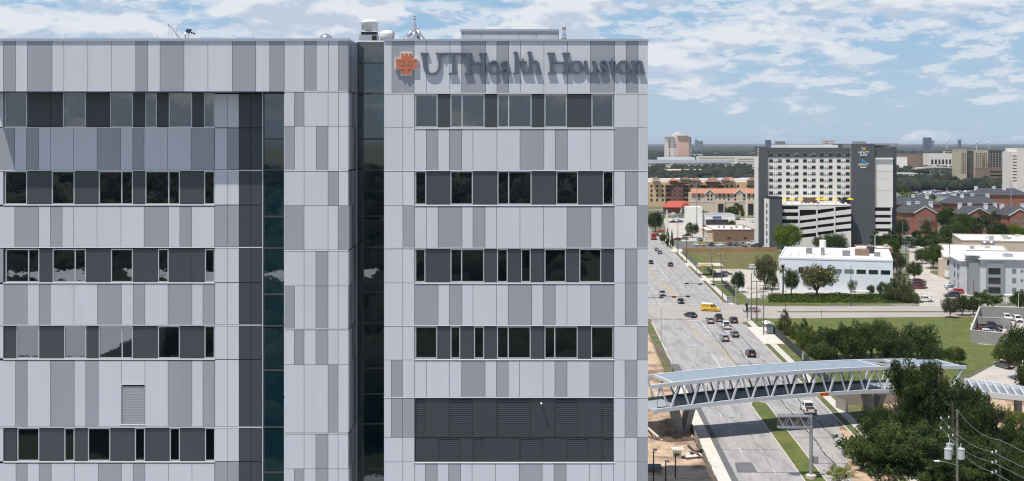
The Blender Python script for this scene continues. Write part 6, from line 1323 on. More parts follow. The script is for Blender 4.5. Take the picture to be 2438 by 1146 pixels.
for i in range(15):
    pr, mt = fw[i % 4]; T('row_tree', ORD[i] + ' dark rounded tree from the hotel in the row behind the car park', 2140 + i*21 + rnd.uniform(-4, 4), 446 + rnd.uniform(-3, 2), 42, 414 + rnd.uniform(0, 9), pr, ('oak2', 'oak')[i % 2], .05, 'trees behind the car park')
for i, (x, y, w, tp_) in enumerate(((2148, 468, 48, 441), (2165, 474, 40, 452), (2212, 482, 32, 461), (2290, 486, 44, 466), (2335, 484, 50, 453), (2352, 480, 36, 456), (2395, 492, 44, 464), (2420, 470, 50, 452), (2310, 484, 26, 466), (2215, 492, 26, 470))): T('row_tree', ('green tree rising right of the hotel corner', 'yellow-green tree below the one at the hotel corner', 'small green tree left of the middle dark roofs', 'dark tree among the middle dark roofs', 'broad green tree beside the car park end', 'bright tree touching the broad green one', 'green tree between chimneys near the right edge', 'dark tree at the right edge above the far roofs', 'small green tree at the end of the car park rows', 'bright small tree before the second roof row')[i], x, y, w, tp_, fw[i % 4][0], ('green', 'bright', 'green', 'oak')[i % 4], .08, 'trees among the flats roofs')
# palms
def palm(label, px, py, top_py):
    b = G(px, py); k = b.y/F; h = H - (top_py - HY)*k - 1.0; t = thing('palm_tree', label, 'palm tree', tuple(b)); MB().pipe([b, b + Vector((.1, 0, h*.5)), b + Vector((.05, 0, h))], [.3, .24, .22], 8).build('trunk', MT['bark'], t)
    m = MB(); c = b + Vector((.05, 0, h))
    for i in range(34):
        a = i*2.4; el = rnd.uniform(-.9, 1.2); d = Vector((math.cos(a)*math.cos(el), math.sin(a)*math.cos(el), math.sin(el))); s_ = d.cross(Vector((0, 0, 1))).normalized()
        p1, p2 = c + d*1.1, c + d*1.9 - Vector((0, 0, .5)); m.quad(c - s_*.05, p1 - s_*.32, p1 + s_*.32, c + s_*.05); m.quad(p1 - s_*.32, p2 - s_*.05, p2 + s_*.05, p1 + s_*.32)
    m.build('fronds', LM['palm'], t)
palm('single fan palm in front of the white building', 1864, 708, 632); palm('fan palm among the trees by the brick flats', 2293, 556, 512)
# shrubs and rough growth: uncountable ground cover
def scatter_leaf(name, label, pts, size, mat):
    cen = np.array([tuple(p) for p in pts]); n = len(cen); nor = nr.normal(size=(n, 3)); nor[:, 2] = np.abs(nor[:, 2]) + .2; nor /= np.linalg.norm(nor, axis=1)[:, None]
    o = bpy.data.objects.new(name, quads_mesh(name, cen, nor, nr.uniform(.6, 1.3, n)*size, mat)); COL.objects.link(o); tag(o, label, 'shrubs', kind='stuff'); return o
pts = []
for i in range(9000):
    p = G(rnd.uniform(1830, 2185), rnd.uniform(703, 722)); b_ = mnoise.noise(Vector((p.x*.15, p.y*.15, 0))); pts.append(p + Vector((0, 0, rnd.uniform(.05, .45 + 1.3*max(0, b_)))))
scatter_leaf('rough_grass', 'tall rough grass and weeds along the ditch by the cross street', pts, .28, LM['green'])
pts = []
for i in range(5200):
    x = rnd.uniform(2050, 2440); p = Vector((X(x, 177), 177 + rnd.uniform(-6, 16), 0)); pts.append(p + Vector((0, 0, rnd.uniform(.05, 1.7))))
scatter_leaf('undergrowth', 'dark undergrowth beneath the near oaks', pts, .32, LM['oak2'])

# ------------------------------------------------------------------ far woodland: crowns too far to pick apart
def blobs(name, label, items, mats, cat='woodland'):
    ico = []; import bmesh
    bm = bmesh.new(); bmesh.ops.create_icosphere(bm, subdivisions=2, radius=1); base = np.array([v.co[:] for v in bm.verts]); fc = np.array([[v.index for v in f.verts] for f in bm.faces]); bm.free()
    n = len(items); nv = len(base); it = np.array(items); V = np.repeat(base[None], n, 0); V = V*(1 + nr.uniform(-.26, .26, (n, nv, 1))); V = V*it[:, None, 3:6] + it[:, None, 0:3]
    Fc = (fc[None] + (np.arange(n)*nv)[:, None, None]).reshape(-1, 3); me = bpy.data.meshes.new(name); me.vertices.add(n*nv); me.vertices.foreach_set('co', V.astype(np.float32).ravel()); me.loops.add(len(Fc)*3); me.loops.foreach_set('vertex_index', Fc.astype(np.int32).ravel()); me.polygons.add(len(Fc)); me.polygons.foreach_set('loop_start', np.arange(0, len(Fc)*3, 3, dtype=np.int32))
    for m_ in mats: me.materials.append(m_)
    me.polygons.foreach_set('material_index', np.repeat(nr.integers(0, len(mats), n), len(fc)).astype(np.int32)); me.update(); me.validate(); o = bpy.data.objects.new(name, me); COL.objects.link(o); return tag(o, label, cat, kind='stuff')
wmats = [M('woodland_a', (.010, .018, .008), .95, var=.6, scale=.5), M('woodland_b', (.018, .026, .010), .95, var=.6, scale=.5), M('woodland_c', (.007, .014, .008), .95, var=.6, scale=.5)]  # low albedo and strong mottling stand in for foliage self-shadowing
holes = [(1500, 1800, 2170, 2560), (2120, 2300, 2020, 2360), (2280, 2415, 1390, 1445), (2350, 2445, 1320, 1380), (2175, 2295, 1640, 1675), (2230, 2305, 1490, 1540), (2134, 2225, 1450, 1800)]
items = []
while len(items) < 6200:
    Y = 1010*math.exp(rnd.uniform(0, 1)*1.75); px = rnd.uniform(1490, 2500)
    if Y < 1170 and px > 2100: continue
    if Y < 1120 and px < 1800: continue
    if 1470 < Y < 1500: continue
    if any(a < px < c and y0_ < Y < y1_ for a, c, y0_, y1_ in holes): continue
    if mnoise.noise(Vector((X(px, Y)*.006, Y*.004, 5))) < -.42: continue
    r = rnd.uniform(3.2, 6.2); items.append((X(px, Y), Y, r*.9, r, r, r*rnd.uniform(.8, 1.25)))
blobs('far_woodland', 'green wooded suburbs stretching to the horizon', items, wmats)
# beyond: rolling canopy to the skyline
vs = []; fs = []; ny, nx = 110, 190
for j in range(ny + 1):
    Y = 5400*math.exp(j/ny*2.05)
    for i in range(nx + 1):
        px = 1480 + 1060*i/nx; x = X(px, Y); vs.append((x, Y, 3 + 11*abs(mnoise.noise(Vector((x*.011, Y*.004, 2)))) + rnd.uniform(0, 6)))
for j in range(ny):
    for i in range(nx): a = j*(nx+1)+i; fs.append((a, a+1, a+nx+2, a+nx+1))
m = MB(); m.add(vs, fs); tag(m.build('horizon_canopy', wmats[0]), kind='structure')
# roofs showing through the woods
for i in range(70):
    Y = 1250*math.exp(rnd.uniform(0, 1)*1.6); px = rnd.uniform(1545, 2438); k = Y/F
    if any(a-20 < px < c+20 and y0_-60 < Y < y1_+60 for a, c, y0_, y1_ in holes): continue
    w = rnd.uniform(14, 55); m = MB(); x = X(px, Y); h = rnd.uniform(6.5, 11); mt = rnd.choice(('hroof', 'offwhite', 'roofgrey', 'tan2', 'roofbrown'))
    t = thing('suburb_building', {'hroof': 'white', 'offwhite': 'cream', 'roofgrey': 'grey', 'tan2': 'tan', 'roofbrown': 'brown'}[mt] + ' roofed building half hidden in the far woods', 'building', (x, Y, 0), 'buildings in the far woods'); cube_obj('wall', BM['offwhite'], t, x, x+w, Y, Y+w*.6, 0, h); cube_obj('roof', BM[mt], t, x-.4, x+w+.4, Y-.4, Y+w*.6+.4, h, h+.6)
# ------------------------------------------------------------------ what the windows mirror: the town behind the viewpoint
items = []
for i in range(3600):
    Y = 64 - 120*math.exp(rnd.uniform(0, 1)*2.9); x = rnd.uniform(-.62, .45)*(129 - Y)
    if mnoise.noise(Vector((x*.012, Y*.012, 8))) < -.25 and Y > -900: continue
    if (-112 < x < -64 and -115 < Y < -20) or (-165 < x < 16 and -245 < Y < -205): continue
    r = rnd.uniform(3.5, 7); items.append((x, Y, r*.9, r, r, r))
blobs('mirrored_woodland', 'trees of the town behind the viewpoint, mirrored in the windows', items, wmats)
for i, (x, Y, w, d, h) in enumerate(((-106, -70, 36, 38, 12), (-160, -214, 122, 26, 8), (-8, -78, 16, 9, 6), (14, -90, 14, 9, 5))):
    t = thing('town_building', ['wide white-roofed hall', 'broad pale hall', 'small white-roofed shed', 'low white-roofed shed'][i] + ' mirrored in the lower windows', 'building', (x, Y, 0)); cube_obj('wall', BM['offwhite'], t, x, x+w, Y-d, Y, 0, h); cube_obj('roof', BM['whitewall'], t, x-.5, x+w+.5, Y-d-.5, Y+.5, h, h+.5)
    for z in frange(2, h-3, max(2, int(h/4))): winq('window_band', t, Vector((x+w-1, Y+.02, z)), Vector((-1, 0, 0)), w-2, 1.6, 'wdark')
sheet('dark_mirror_sheet', [(-900, -2600), (900, -2600), (900, 58), (-900, 58)], .004, M('dark_mirror_sheet', (.022, .034, .014), .95, var=.3, scale=.03))  # dark sheet added behind the viewpoint so the panes mirror black
sheet('rear_street', [(-400, -140), (400, -128), (400, -112), (-400, -124)], .01, MT['street'])
# ================================================================== vehicles
def paint(name, c, metal=.0): return M('car_paint_' + name, c, .28, metal, coat=.6)
PC = dict(black=paint('black', (.012, .013, .016)), white=paint('white', (.74, .74, .74)), silver=paint('silver', (.42, .43, .45), .3), grey=paint('grey', (.11, .115, .125)), maroon=paint('maroon', (.14, .02, .025)), red=paint('red', (.45, .03, .025)), blue=paint('blue', (.03, .06, .16)), yellow=paint('yellow', (.72, .42, .015)), dkblue=paint('dark_blue', (.015, .022, .05)), brown=paint('brown', (.045, .03, .028)), steel=paint('steel_blue', (.20, .25, .31), .2))
CG = M('car_glass', (.008, .010, .012), .05, ior=1.7); LR = M('tail_lamp', (.42, .015, .012), .25); LW = M('head_lamp', (.75, .75, .72), .15); TRIM = M('car_trim', (.02, .02, .021), .6); BED = M('truck_bed', (.015, .015, .016), .8); RIM = M('wheel_rim', (.35, .36, .37), .35, .6)
def wheel_mesh(r):
    m = MB(); m.tube((-.12, 0, 0), (.12, 0, 0), r, n=16); me = bpy.data.meshes.new('wheel'); me.from_pydata(m.v, [], m.f); me.materials.append(MT['rubber']); m2 = MB(); m2.tube((-.13, 0, 0), (.13, 0, 0), r*.6, n=12); me2 = bpy.data.meshes.new('rim'); me2.from_pydata(m2.v, [], m2.f); me2.materials.append(RIM); return me, me2
WM = {}
def hull(m, prof, wl, taper_top=0.0, n_m=0, z_split=None):
    """loft a side outline (y,z) to both sides; the sides pull in by taper above the beltline"""
    secs = ((-1.0, .90), (-.985, .97), (-.90, 1.0), (.90, 1.0), (.985, .97), (1.0, .90)); n = len(prof); cy = sum(p[0] for p in prof)/n; cz = sum(p[1] for p in prof)/n
    vs = []
    for sx, sc in secs:
        for (y, z) in prof:
            f = (1 - taper_top*max(0, (z - z_split)) if z_split else 1); vs.append((sx*wl*f, cy + (y-cy)*(.94 + .06*(sc-.9)/.1), cz + (z-cz)*(sc if z > cz else 1)))
    fs = []
    for k in range(len(secs)-1): fs += [(k*n+i, (k+1)*n+i, (k+1)*n+(i+1) % n, k*n+(i+1) % n) for i in range(n)]
    fs += [tuple(range(n)), tuple(reversed(range((len(secs)-1)*n, len(secs)*n)))]; m.add(vs, fs, n_m)
def cabin(t, y0, y1, y2, y3, zb, zt, wl, wt, mat, glass=True):
    """cabin: bottom y0..y3, roof y1..y2"""
    b = [(-wl, y0, zb), (wl, y0, zb), (wl, y3, zb), (-wl, y3, zb)]; tp = [(-wt, y1, zt), (wt, y1, zt), (wt, y2, zt), (-wt, y2, zt)]
    m = MB(); m.add(b + tp, [(0,1,5,4), (1,2,6,5), (2,3,7,6), (3,0,4,7), (4,5,6,7)]); cr = MB().add([(-wt*.98, y1, zt), (wt*.98, y1, zt), (wt*.98, y2, zt), (-wt*.98, y2, zt), (-wt*.86, y1+.15, zt+.07), (wt*.86, y1+.15, zt+.07), (wt*.86, y2-.15, zt+.07), (-wt*.86, y2-.15, zt+.07)], [(0,1,5,4), (1,2,6,5), (2,3,7,6), (3,0,4,7), (4,5,6,7)]); m.add(cr.v, cr.f)
    m.build('cabin', mat, t)
    L = lambda a, c, f: tuple(a[i] + (c[i]-a[i])*f for i in range(3))
    def pane(name, p00, p10, p11, p01, out, u0, u1, v0, v1):
        f = lambda u, v: Vector(L(L(p00, p10, u), L(p01, p11, u), v)) + Vector(out)*.012
        MB().quad(f(u0, v0), f(u1, v0), f(u1, v1), f(u0, v1)).build(name, CG, t)
    pane('rear_window', b[1], b[0], tp[0], tp[1], (0, -1, .4), .07, .93, .12, .9); pane('windscreen', b[3], b[2], tp[2], tp[3], (0, 1, .4), .06, .94, .06, .94)
    for s, (i, j) in ((1, (1, 2)), (-1, (3, 0))):
        out = (s, 0, .2)
        for (u0, u1) in ((.06, .36), (.39, .66), (.69, .93)) if y3 - y0 > 3 else ((.08, .5), (.54, .9)): pane('side_window', b[i], b[j], tp[j], tp[i], out, u0, u1, .1, .88)
def car_proto(kind):
    t = thing(kind, 'car', 'car'); t.hide_render = False
    S = dict(sedan=(4.75, .90, .72, .33), suv=(4.75, .95, .86, .37), pickup=(5.8, 1.0, .98, .41), van=(5.9, 1.02, 1.0, .36), minivan=(5.0, .98, .85, .34))[kind]; Ln, wl, belt, wr = S; h = Ln/2
    m = MB()
    if kind == 'sedan': hull(m, [(-h, .35), (-h+.05, .72), (-h+.25, .92), (-.9*h+.5, .96), (h-1.35, .90), (h-.35, .74), (h-.02, .60), (h, .34), (h-.25, .22), (-h+.2, .22)], wl)
    elif kind == 'pickup': hull(m, [(-h, .50), (-h, 1.05), (-.2, 1.06), (h-1.55, 1.10), (h-.25, 1.02), (h, .85), (h, .45), (h-.3, .36), (-h+.2, .40)], wl)
    elif kind == 'van': hull(m, [(-h, .40), (-h, 1.15), (h-1.2, 1.2), (h-.25, 1.05), (h, .8), (h, .40), (h-.3, .28), (-h+.2, .30)], wl)
    else: hull(m, [(-h, .42), (-h+.02, .85), (-h+.15, 1.05), (h-1.3, 1.02), (h-.3, .88), (h-.02, .72), (h, .38), (h-.25, .26), (-h+.2, .26)], wl)
    m.build('body', PC['black'], t)
    if kind == 'sedan': cabin(t, -1.95, -1.25, .35, 1.15, .93, 1.40, .86, .62, PC['black'])
    elif kind == 'suv': cabin(t, -2.28, -1.95, .25, 1.05, 1.03, 1.62, .90, .70, PC['black'])
    elif kind == 'minivan': cabin(t, -2.4, -2.1, .55, 1.5, 1.02, 1.70, .92, .72, PC['black'])
    elif kind == 'pickup':
        cabin(t, -.75, -.55, .85, 1.45, 1.07, 1.84, .93, .74, PC['black'])
        MB().box(-.80, .80, -h+.12, -.80, 1.03, 1.10).build('truck_bed', BED, t)
    else:
        m = MB(); m.add([(-1.0, -h, 1.1), (1.0, -h, 1.1), (1.0, h-1.25, 1.15), (-1.0, h-1.25, 1.15), (-.88, -h+.06, 2.3), (.88, -h+.06, 2.3), (.88, h-2.2, 2.3), (-.88, h-2.2, 2.3)], [(0,1,5,4), (1,2,6,5), (2,3,7,6), (3,0,4,7), (4,5,6,7)]); m.build('cabin', PC['black'], t)
        m = MB(); m.add([(-.88, -h+.06, 2.302), (.88, -h+.06, 2.302), (.88, h-2.2, 2.302), (-.88, h-2.2, 2.302), (-.74, -h+.25, 2.56), (.74, -h+.25, 2.56), (.74, h-2.75, 2.56), (-.74, h-2.75, 2.56)], [(0,1,5,4), (1,2,6,5), (2,3,7,6), (3,0,4,7), (4,5,6,7)]); m.build('roof_panel', PC['white'], t)
        for s in (-1, 1): MB().quad(*[(s*(1.0-.1*(z-1.1)+.012), y, z) for y, z in ((h-3.2, 1.5), (-h+.5, 1.5), (-h+.5, 2.1), (h-3.2, 2.1))]).build('side_panel', M('van_side_window', (.30, .22, .08), .25), t)
        MB().quad((-.90, h-1.30, 1.28), (.90, h-1.30, 1.28), (.80, h-2.06, 2.22), (-.80, h-2.06, 2.22)).build('windscreen', CG, t)
        for s in (-1, 1):
            MB().quad(*[(s*(1.0-.097*(z-1.1)+.012), y, z) for y, z in ((h-1.75, 1.45), (h-2.9, 1.45), (h-2.9, 2.15), (h-2.25, 2.15))]).build('side_window', CG, t)
            MB().box(s*1.0-.02 if s > 0 else -1.04, s*1.0+.04 if s > 0 else -.98, -h+.9, h-1.3, .5, .62).build('side_strip', TRIM, t)
    # lamps, bumpers, wheels
    zl = {'sedan': .74, 'suv': .88, 'minivan': .9, 'pickup': .86, 'van': 1.0}[kind]
    for s in (-1, 1):
        MB().box(s*wl*.74-.17, s*wl*.74+.17, -h-.02, -h+.12, zl-.10, zl+.10 + (.12 if kind in ('suv', 'pickup', 'van') else 0)).build('tail_light', LR, t)
        MB().box(s*wl*.72-.2, s*wl*.72+.2, h-.22, h+.01, zl-.14, zl+.04).build('headlight', LW, t)
        MB().box(s*(wl+.10)-.09, s*(wl+.10)+.09, h*.30, h*.30+.14, belt+.2, belt+.36).build('mirror', TRIM, t)
    MB().box(-wl*.9, wl*.9, -h-.05, -h+.1, .36, .56).build('rear_bumper', MT['galv'] if kind == 'pickup' else TRIM, t); MB().box(-wl*.88, wl*.88, h-.1, h+.04, .34, .52).build('front_bumper', TRIM, t); MB().box(-wl*.4, wl*.4, h-.12, h+.015, .55, .74).build('grille', TRIM, t); MB().box(-.26, .26, -h-.06, -h, .62, .76).build('number_plate', MT['trim'], t)
    me, me2 = wheel_mesh(wr)
    for s in (-1, 1):
        for y in (-h*.60, h*.62):
            o = bpy.data.objects.new('wheel', me); COL.objects.link(o); o.parent = t; o.location = (s*(wl-.10), y, wr); r_ = bpy.data.objects.new('rim', me2); COL.objects.link(r_); r_.parent = o
    return t
PROT = {k: car_proto(k) for k in ('sedan', 'suv', 'pickup', 'van', 'minivan')}
CAT = dict(sedan='car', suv='car', pickup='pickup', van='van', minivan='car')
used = set()
def car(kind, col, label, p, rz, group=None, sc=1.0):
    """first use takes the prototype itself, later ones are copies"""
    mats = {'body': PC[col], 'cabin': PC[col]}
    r = copy_tree(PROT[kind], tuple(p), rz, (sc, sc, sc), label, group, mats); r.name = {'sedan': 'sedan_car', 'suv': 'sport_utility_car', 'pickup': 'pickup_truck', 'van': 'delivery_van', 'minivan': 'minivan'}[kind]; r['category'] = CAT[kind]; return r
UP, DN = HEAD, HEAD + math.pi
def rc(px, py, q=None):
    p = G(px, py); p.z = .012
    if q is not None: p = R(q, p.y, .012)
    return p
for kind, col, lb, p, rz in (
    ('pickup', 'white', 'white pickup truck with a dark open bed driving under the bridge', rc(1924, 981), UP), ('suv', 'black', 'black sport utility car braking just above the bridge roof', rc(1787, 848), UP), ('sedan', 'grey', 'dark grey sedan waiting in the queue beside the silver car', rc(1749, 801), UP), ('suv', 'silver', 'silver sport utility car last in the left queue lane', rc(1725, 811), UP), ('pickup', 'white', 'white pickup waiting in the middle lane of the queue', rc(1729, 782), UP),
    ('suv', 'brown', 'dark maroon sport utility car first in the right queue lane', rc(1746, 768), UP), ('pickup', 'black', 'black pickup at the front of the middle queue lane', rc(1711, 764), UP), ('suv', 'silver', 'silver sport utility car at the front of the left queue lane', rc(1690, 769), UP), ('sedan', 'black', 'black hatchback turning in the middle of the junction', rc(1644, 755), rad(22)), ('van', 'yellow', 'yellow delivery van crossing the junction', rc(1692, 741), rad(-108)),
    ('sedan', 'black', 'black sedan facing the viewer at the stop line', rc(1621, 722), DN), ('minivan', 'silver', 'silver minivan facing the viewer in the left lanes', rc(1577, 704), DN), ('suv', 'brown', 'dark maroon sport utility car driving away beyond the junction', rc(1596, 634), UP), ('sedan', 'grey', 'dark sedan behind the blue-grey car far up the avenue', rc(1571, 604), UP), ('sedan', 'steel', 'blue-grey sedan far up the avenue', rc(1563, 597), UP), ('sedan', 'black', 'black sedan facing the viewer at the building edge', rc(1550, 628), DN), ('sedan', 'black', 'black sedan just ahead of the red truck', rc(1565, 562), UP),
    ('sedan', 'silver', 'silver sedan behind the signal poles entering from the cross street', rc(1790, 743), rad(90)),
    ('suv', 'white', 'white sport utility car parked at the vacant lot edge', rc(1797, 641), rad(-80)), ('suv', 'dkblue', 'dark blue sport utility car parked by the carport', rc(1716, 660), rad(-75)), ('sedan', 'grey', 'grey car parked beyond the dark blue one', rc(1728, 655), rad(-75)),
    ('pickup', 'white', 'white pickup parked by the gate on the cross street', rc(2200, 719), rad(-90)), ('sedan', 'maroon', 'dark red sedan nearest in the left row of the lane car park', rc(2190, 688), rad(-85)), ('sedan', 'black', 'black sedan between the two red cars in the lane car park', rc(2187, 681), rad(-85)), ('suv', 'maroon', 'maroon sport utility car farthest in the left row', rc(2188, 675), rad(-85)),
    ('suv', 'white', 'large white sport utility car in the right row of the lane car park', rc(2266, 684), rad(85)), ('sedan', 'steel', 'steel blue sedan beside the white car in the right row', rc(2268, 689), rad(85)), ('sedan', 'white', 'white sedan in the right row of the lane car park', rc(2274, 694), rad(85)), ('suv', 'red', 'red car in the right row of the lane car park', rc(2276, 700), rad(85)), ('sedan', 'blue', 'blue car behind the white one in the right row', rc(2285, 688), rad(85)), ('suv', 'dkblue', 'dark blue car nearest in the right row', rc(2266, 707), rad(85)), ('suv', 'white', 'white car parked against the grey flats', rc(2294, 676), rad(60)), ('sedan', 'grey', 'grey car parked before the beige office', rc(2284, 665), rad(80)), ('sedan', 'black', 'black car far up the lane on the asphalt', rc(2175, 577), UP),
    ('pickup', 'black', 'dark pickup parked inside the block wall', rc(2358, 783), rad(-95)), ('sedan', 'maroon', 'dark red car inside the block wall', rc(2345, 792), rad(-95)), ('sedan', 'dkblue', 'dark blue car inside the block wall', rc(2362, 790), rad(-95)), ('sedan', 'white', 'white car just showing above the block wall coping', rc(2352, 797), rad(-95)), ('suv', 'white', 'white sport utility car left of the lamp in the walled lot', rc(2398, 762), rad(170)), ('suv', 'white', 'white sport utility car at the right edge of the walled lot', rc(2423, 766), rad(170)), ('suv', 'grey', 'grey sport utility car parked on the drive at the right', rc(2391, 876), rad(15)), ('sedan', 'yellow', 'yellow car behind the grey one on the drive', rc(2406, 868), rad(15)),
    ('sedan', 'white', 'white sedan first in the row before the brick shops', rc(1656, 586), rad(5)), ('sedan', 'yellow', 'yellow car in the row before the brick shops', rc(1672, 586), rad(5)), ('suv', 'black', 'black car right of the yellow one before the brick shops', rc(1693, 586), rad(5)), ('sedan', 'white', 'white car right of the black one before the brick shops', rc(1713, 586), rad(40)), ('suv', 'maroon', 'dark red car in the row before the brick shops', rc(1736, 585), rad(5)), ('suv', 'grey', 'grey car in the row before the brick shops', rc(1751, 585), rad(5)), ('pickup', 'silver', 'silver pickup at the end of the row before the brick shops', rc(1768, 585), rad(5)), ('pickup', 'white', 'white pickup by the hotel corner', rc(1792, 583), rad(80)), ('suv', 'black', 'black car parked at the hotel corner', rc(1800, 588), rad(75)), ('sedan', 'black', 'black sedan below the one at the hotel corner', rc(1812, 589), rad(75)), ('sedan', 'white', 'white car peeping over the tarpaulin fence', rc(1818, 594), rad(80)), ('sedan', 'black', 'dark car roof above the tarpaulin fence', rc(1774, 593), rad(0)),
    ('suv', 'steel', 'dark blue car parked before the shop bay', rc(1666, 574), rad(10)), ('suv', 'white', 'white car parked beside the shop bay', rc(1681, 572), rad(10)), ('sedan', 'black', 'black car near the end of the far avenue verge', rc(1635, 563), rad(85)), ('suv', 'maroon', 'dark red car beside the yellow shop sign', rc(1610, 574), rad(80)), ('sedan', 'grey', 'grey car right of the dark red one near the shop sign', rc(1628, 571), rad(70)), ('sedan', 'red', 'red car half hidden under the far dark tree', rc(1573, 553), rad(70)),
    ('suv', 'white', 'white car in the near rank of the restaurant lot', rc(1600, 512), rad(80)), ('sedan', 'steel', 'blue-grey car in the restaurant lot', rc(1612, 518), rad(80)), ('suv', 'white', 'white car lower in the restaurant lot', rc(1609, 524), rad(80)), ('sedan', 'blue', 'blue car lowest in the restaurant lot', rc(1618, 530), rad(80)), ('suv', 'grey', 'grey car at the top of the restaurant lot', rc(1577, 511), rad(80)), ('pickup', 'silver', 'silver pickup before the restaurant porch', rc(1622, 513), rad(20)), ('sedan', 'black', 'black car at the left of the restaurant lot', rc(1601, 531), rad(80)), ('suv', 'silver', 'silver car beside the white shop', rc(1756, 524), rad(10)), ('sedan', 'white', 'white car parked left of the hotel end', rc(1790, 530), rad(10))):
    car(kind, col, lb, p, rz, None, .92 if kind == 'van' else 1.0)
# remove the unplaced prototypes
for t in PROT.values():
    for ch in list(t.children):
        for g_ in list(ch.children): bpy.data.objects.remove(g_)
        bpy.data.objects.remove(ch)
    bpy.data.objects.remove(t)
# red box truck seen from behind
p = rc(1557, 572); t = thing('red_bus', 'red bus far up the avenue at the building edge', 'bus', tuple(p)); t.rotation_euler = (0, 0, UP)
def lp(m, name, mat, par=t):
    o = m.build(name, mat); o.parent = par; return o
lp(MB().box(-1.25, 1.25, 0, 8.5, .55, 3.0), 'body', PC['red']); lp(MB().box(-1.15, 1.15, .1, 8.3, 3.0, 3.12), 'roof', PC['red']); lp(MB().box(-1.0, 1.0, -.03, .0, 1.7, 2.6), 'rear_window', CG); lp(MB().box(-1.2, 1.2, -.12, .0, .45, .7), 'bumper', TRIM)
for s in (-1, 1):
    lp(MB().box(s*1.0-.12, s*1.0+.12, -.04, 0, .9, 1.2), 'tail_light', LR)
    for y in (1.8, 6.8): lp(MB().tube((s*1.1-.15, y, .48), (s*1.1+.15, y, .48), .48, n=14), 'wheel', MT['rubber'])
    for k in range(5): lp(MB().box(s*1.25-.01, s*1.25+.01, 1 + k*1.4, 2.1 + k*1.4, 1.75, 2.5), 'side_window', CG)
# the big car park: rows of cars a few pixels each
m = MB(); hull(m, [(-2.3, .35), (-2.25, .85), (-1.9, .95), (-1.2, 1.42), (.3, 1.42), (1.1, .95), (2.1, .8), (2.3, .4)], .9); lot_me = bpy.data.meshes.new('car_body'); lot_me.from_pydata(m.v, [], m.f); lot_me.materials.append(PC['white'])
cols_ = ('white', 'silver', 'silver', 'steel', 'grey', 'black', 'white', 'blue', 'steel', 'maroon')
gs('big_car_park', [(2150, 447), (2330, 447), (2345, 472), (2140, 472)], .02, MT['asphalt'])
nlot = 0
for rI in range(15):
    Y = 1080 + rI*15.5
    for c_ in range(26):
        px = 2162 + c_*6.8 + rI*1.2
        if px > 2338 or rnd.random() < .16: continue
        o = bpy.data.objects.new('lot_car', lot_me); COL.objects.link(o); o.location = (X(px, Y), Y, .35); o.rotation_euler = (0, 0, rnd.choice((rad(25), rad(-155)))); o.material_slots[0].link = 'OBJECT'; cn = rnd.choice(cols_); o.material_slots[0].material = PC[cn]; tag(o, {'steel': 'blue-grey', 'grey': 'dark grey', 'maroon': 'dark red'}.get(cn, cn) + ' car in the crowded rows of the big car park', 'car', 'cars in the big car park'); nlot += 1
        if nlot >= 290: break
    if nlot >= 290: break
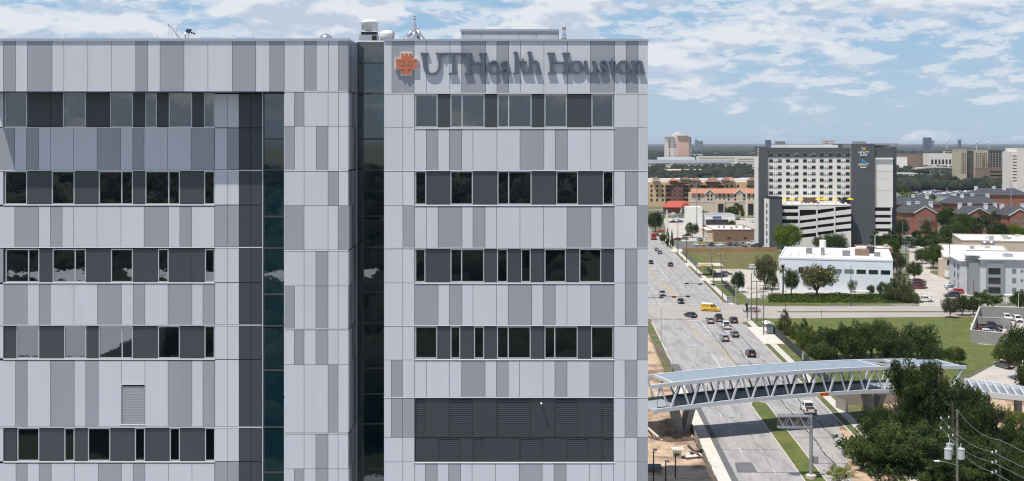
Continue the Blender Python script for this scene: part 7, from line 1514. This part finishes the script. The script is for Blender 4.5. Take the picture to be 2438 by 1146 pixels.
# ================================================================== people
def person(label, p, rz, shirt, trousers, h=1.75):
    t = thing('person', label, 'person', tuple(p)); s = h/1.75
    def skin(name, pts, edges, radii, mat):
        me = bpy.data.meshes.new(name); me.from_pydata(pts, edges, []); me.materials.append(mat); o = bpy.data.objects.new(name, me); COL.objects.link(o); o.parent = t; o.rotation_euler = (0, 0, rz); o.scale = (s, s, s)
        sm = o.modifiers.new('skin', 'SKIN'); sm.use_smooth_shade = True
        for v, r in zip(me.skin_vertices[0].data if me.skin_vertices else [], radii): v.radius = r
        if me.skin_vertices: me.skin_vertices[0].data[0].use_root = True
        o.modifiers.new('sub', 'SUBSURF').levels = 1; return o
    import bmesh
    def body(name, pts, edges, radii, mat):
        bm = bmesh.new(); lay = bm.verts.layers.skin.verify(); vv = []
        for q, r in zip(pts, radii):
            v = bm.verts.new(q); v[lay].radius = r; vv.append(v)
        vv[0][lay].use_root = True
        for a, c in edges: bm.edges.new((vv[a], vv[c]))
        me = bpy.data.meshes.new(name); bm.to_mesh(me); bm.free(); me.materials.append(mat); o = bpy.data.objects.new(name, me); COL.objects.link(o); o.parent = t; o.rotation_euler = (0, 0, rz); o.scale = (s, s, s); o.modifiers.new('skin', 'SKIN'); sb = o.modifiers.new('sub', 'SUBSURF'); sb.levels = sb.render_levels = 1; return o
    P_ = [(0, 0, .95), (0, 0, 1.15), (0, 0, 1.38), (0, 0, 1.50), (0, .02, 1.60), (0, .02, 1.72), (.19, 0, 1.40), (.24, .02, 1.12), (.25, .12, .90), (-.19, 0, 1.40), (-.24, 0, 1.12), (-.24, -.06, .88), (.10, 0, .90), (.11, .08, .50), (.11, .02, .08), (.11, .14, .04), (-.10, 0, .90), (-.11, -.06, .50), (-.11, -.16, .10), (-.11, -.05, .04)]
    E_ = [(0, 1), (1, 2), (2, 3), (3, 4), (4, 5), (2, 6), (6, 7), (7, 8), (2, 9), (9, 10), (10, 11), (0, 12), (12, 13), (13, 14), (14, 15), (0, 16), (16, 17), (17, 18), (18, 19)]
    R_ = [(.14, .10), (.15, .10), (.17, .11), (.06, .06), (.09, .10), (.07, .08), (.07, .07), (.05, .05), (.04, .04), (.07, .07), (.05, .05), (.04, .04), (.09, .09), (.065, .065), (.045, .045), (.04, .03), (.09, .09), (.065, .065), (.045, .045), (.04, .03)]
    body('body', P_, E_, R_, trousers)
    body('vest', [(0, 0, 1.0), (0, 0, 1.2), (0, 0, 1.40), (.17, 0, 1.42), (-.17, 0, 1.42)], [(0, 1), (1, 2), (2, 3), (2, 4)], [(.17, .13), (.18, .13), (.19, .135), (.09, .09), (.09, .09)], shirt)
    MB().lathe((0, 0, 0), [(.13, 1.68*s), (.12, 1.74*s), (.07, 1.80*s), (.01, 1.82*s)], 12).build('helmet', MT['trim']).parent = t
HV = M('hi_vis', (.45, .75, .02), .6); TS = M('dark_trousers', (.03, .035, .05), .8)
person('person in a bright yellow-green vest walking on the pavement by the vacant lot', G(1624, 620), .2, HV, TS); person('person in a yellow-green vest standing at the far end of the avenue', G(1557, 556), 0, HV, TS)
# ================================================================== air
hm = bpy.data.materials.new('haze_air'); hm.use_nodes = True; hn = hm.node_tree; hn.nodes.clear()
ho = hn.nodes.new('ShaderNodeOutputMaterial'); hv = hn.nodes.new('ShaderNodeVolumePrincipled'); hv.inputs['Color'].default_value = (.74, .86, 1.0, 1); hv.inputs['Density'].default_value = 3.4e-5; hv.inputs['Anisotropy'].default_value = 0.0
hn.links.new(hv.outputs[0], ho.inputs['Volume'])
hz = MB().box(-45000, 45000, -45000, 45000, -4, 92).build('haze', hm); tag(hz, kind='stuff')
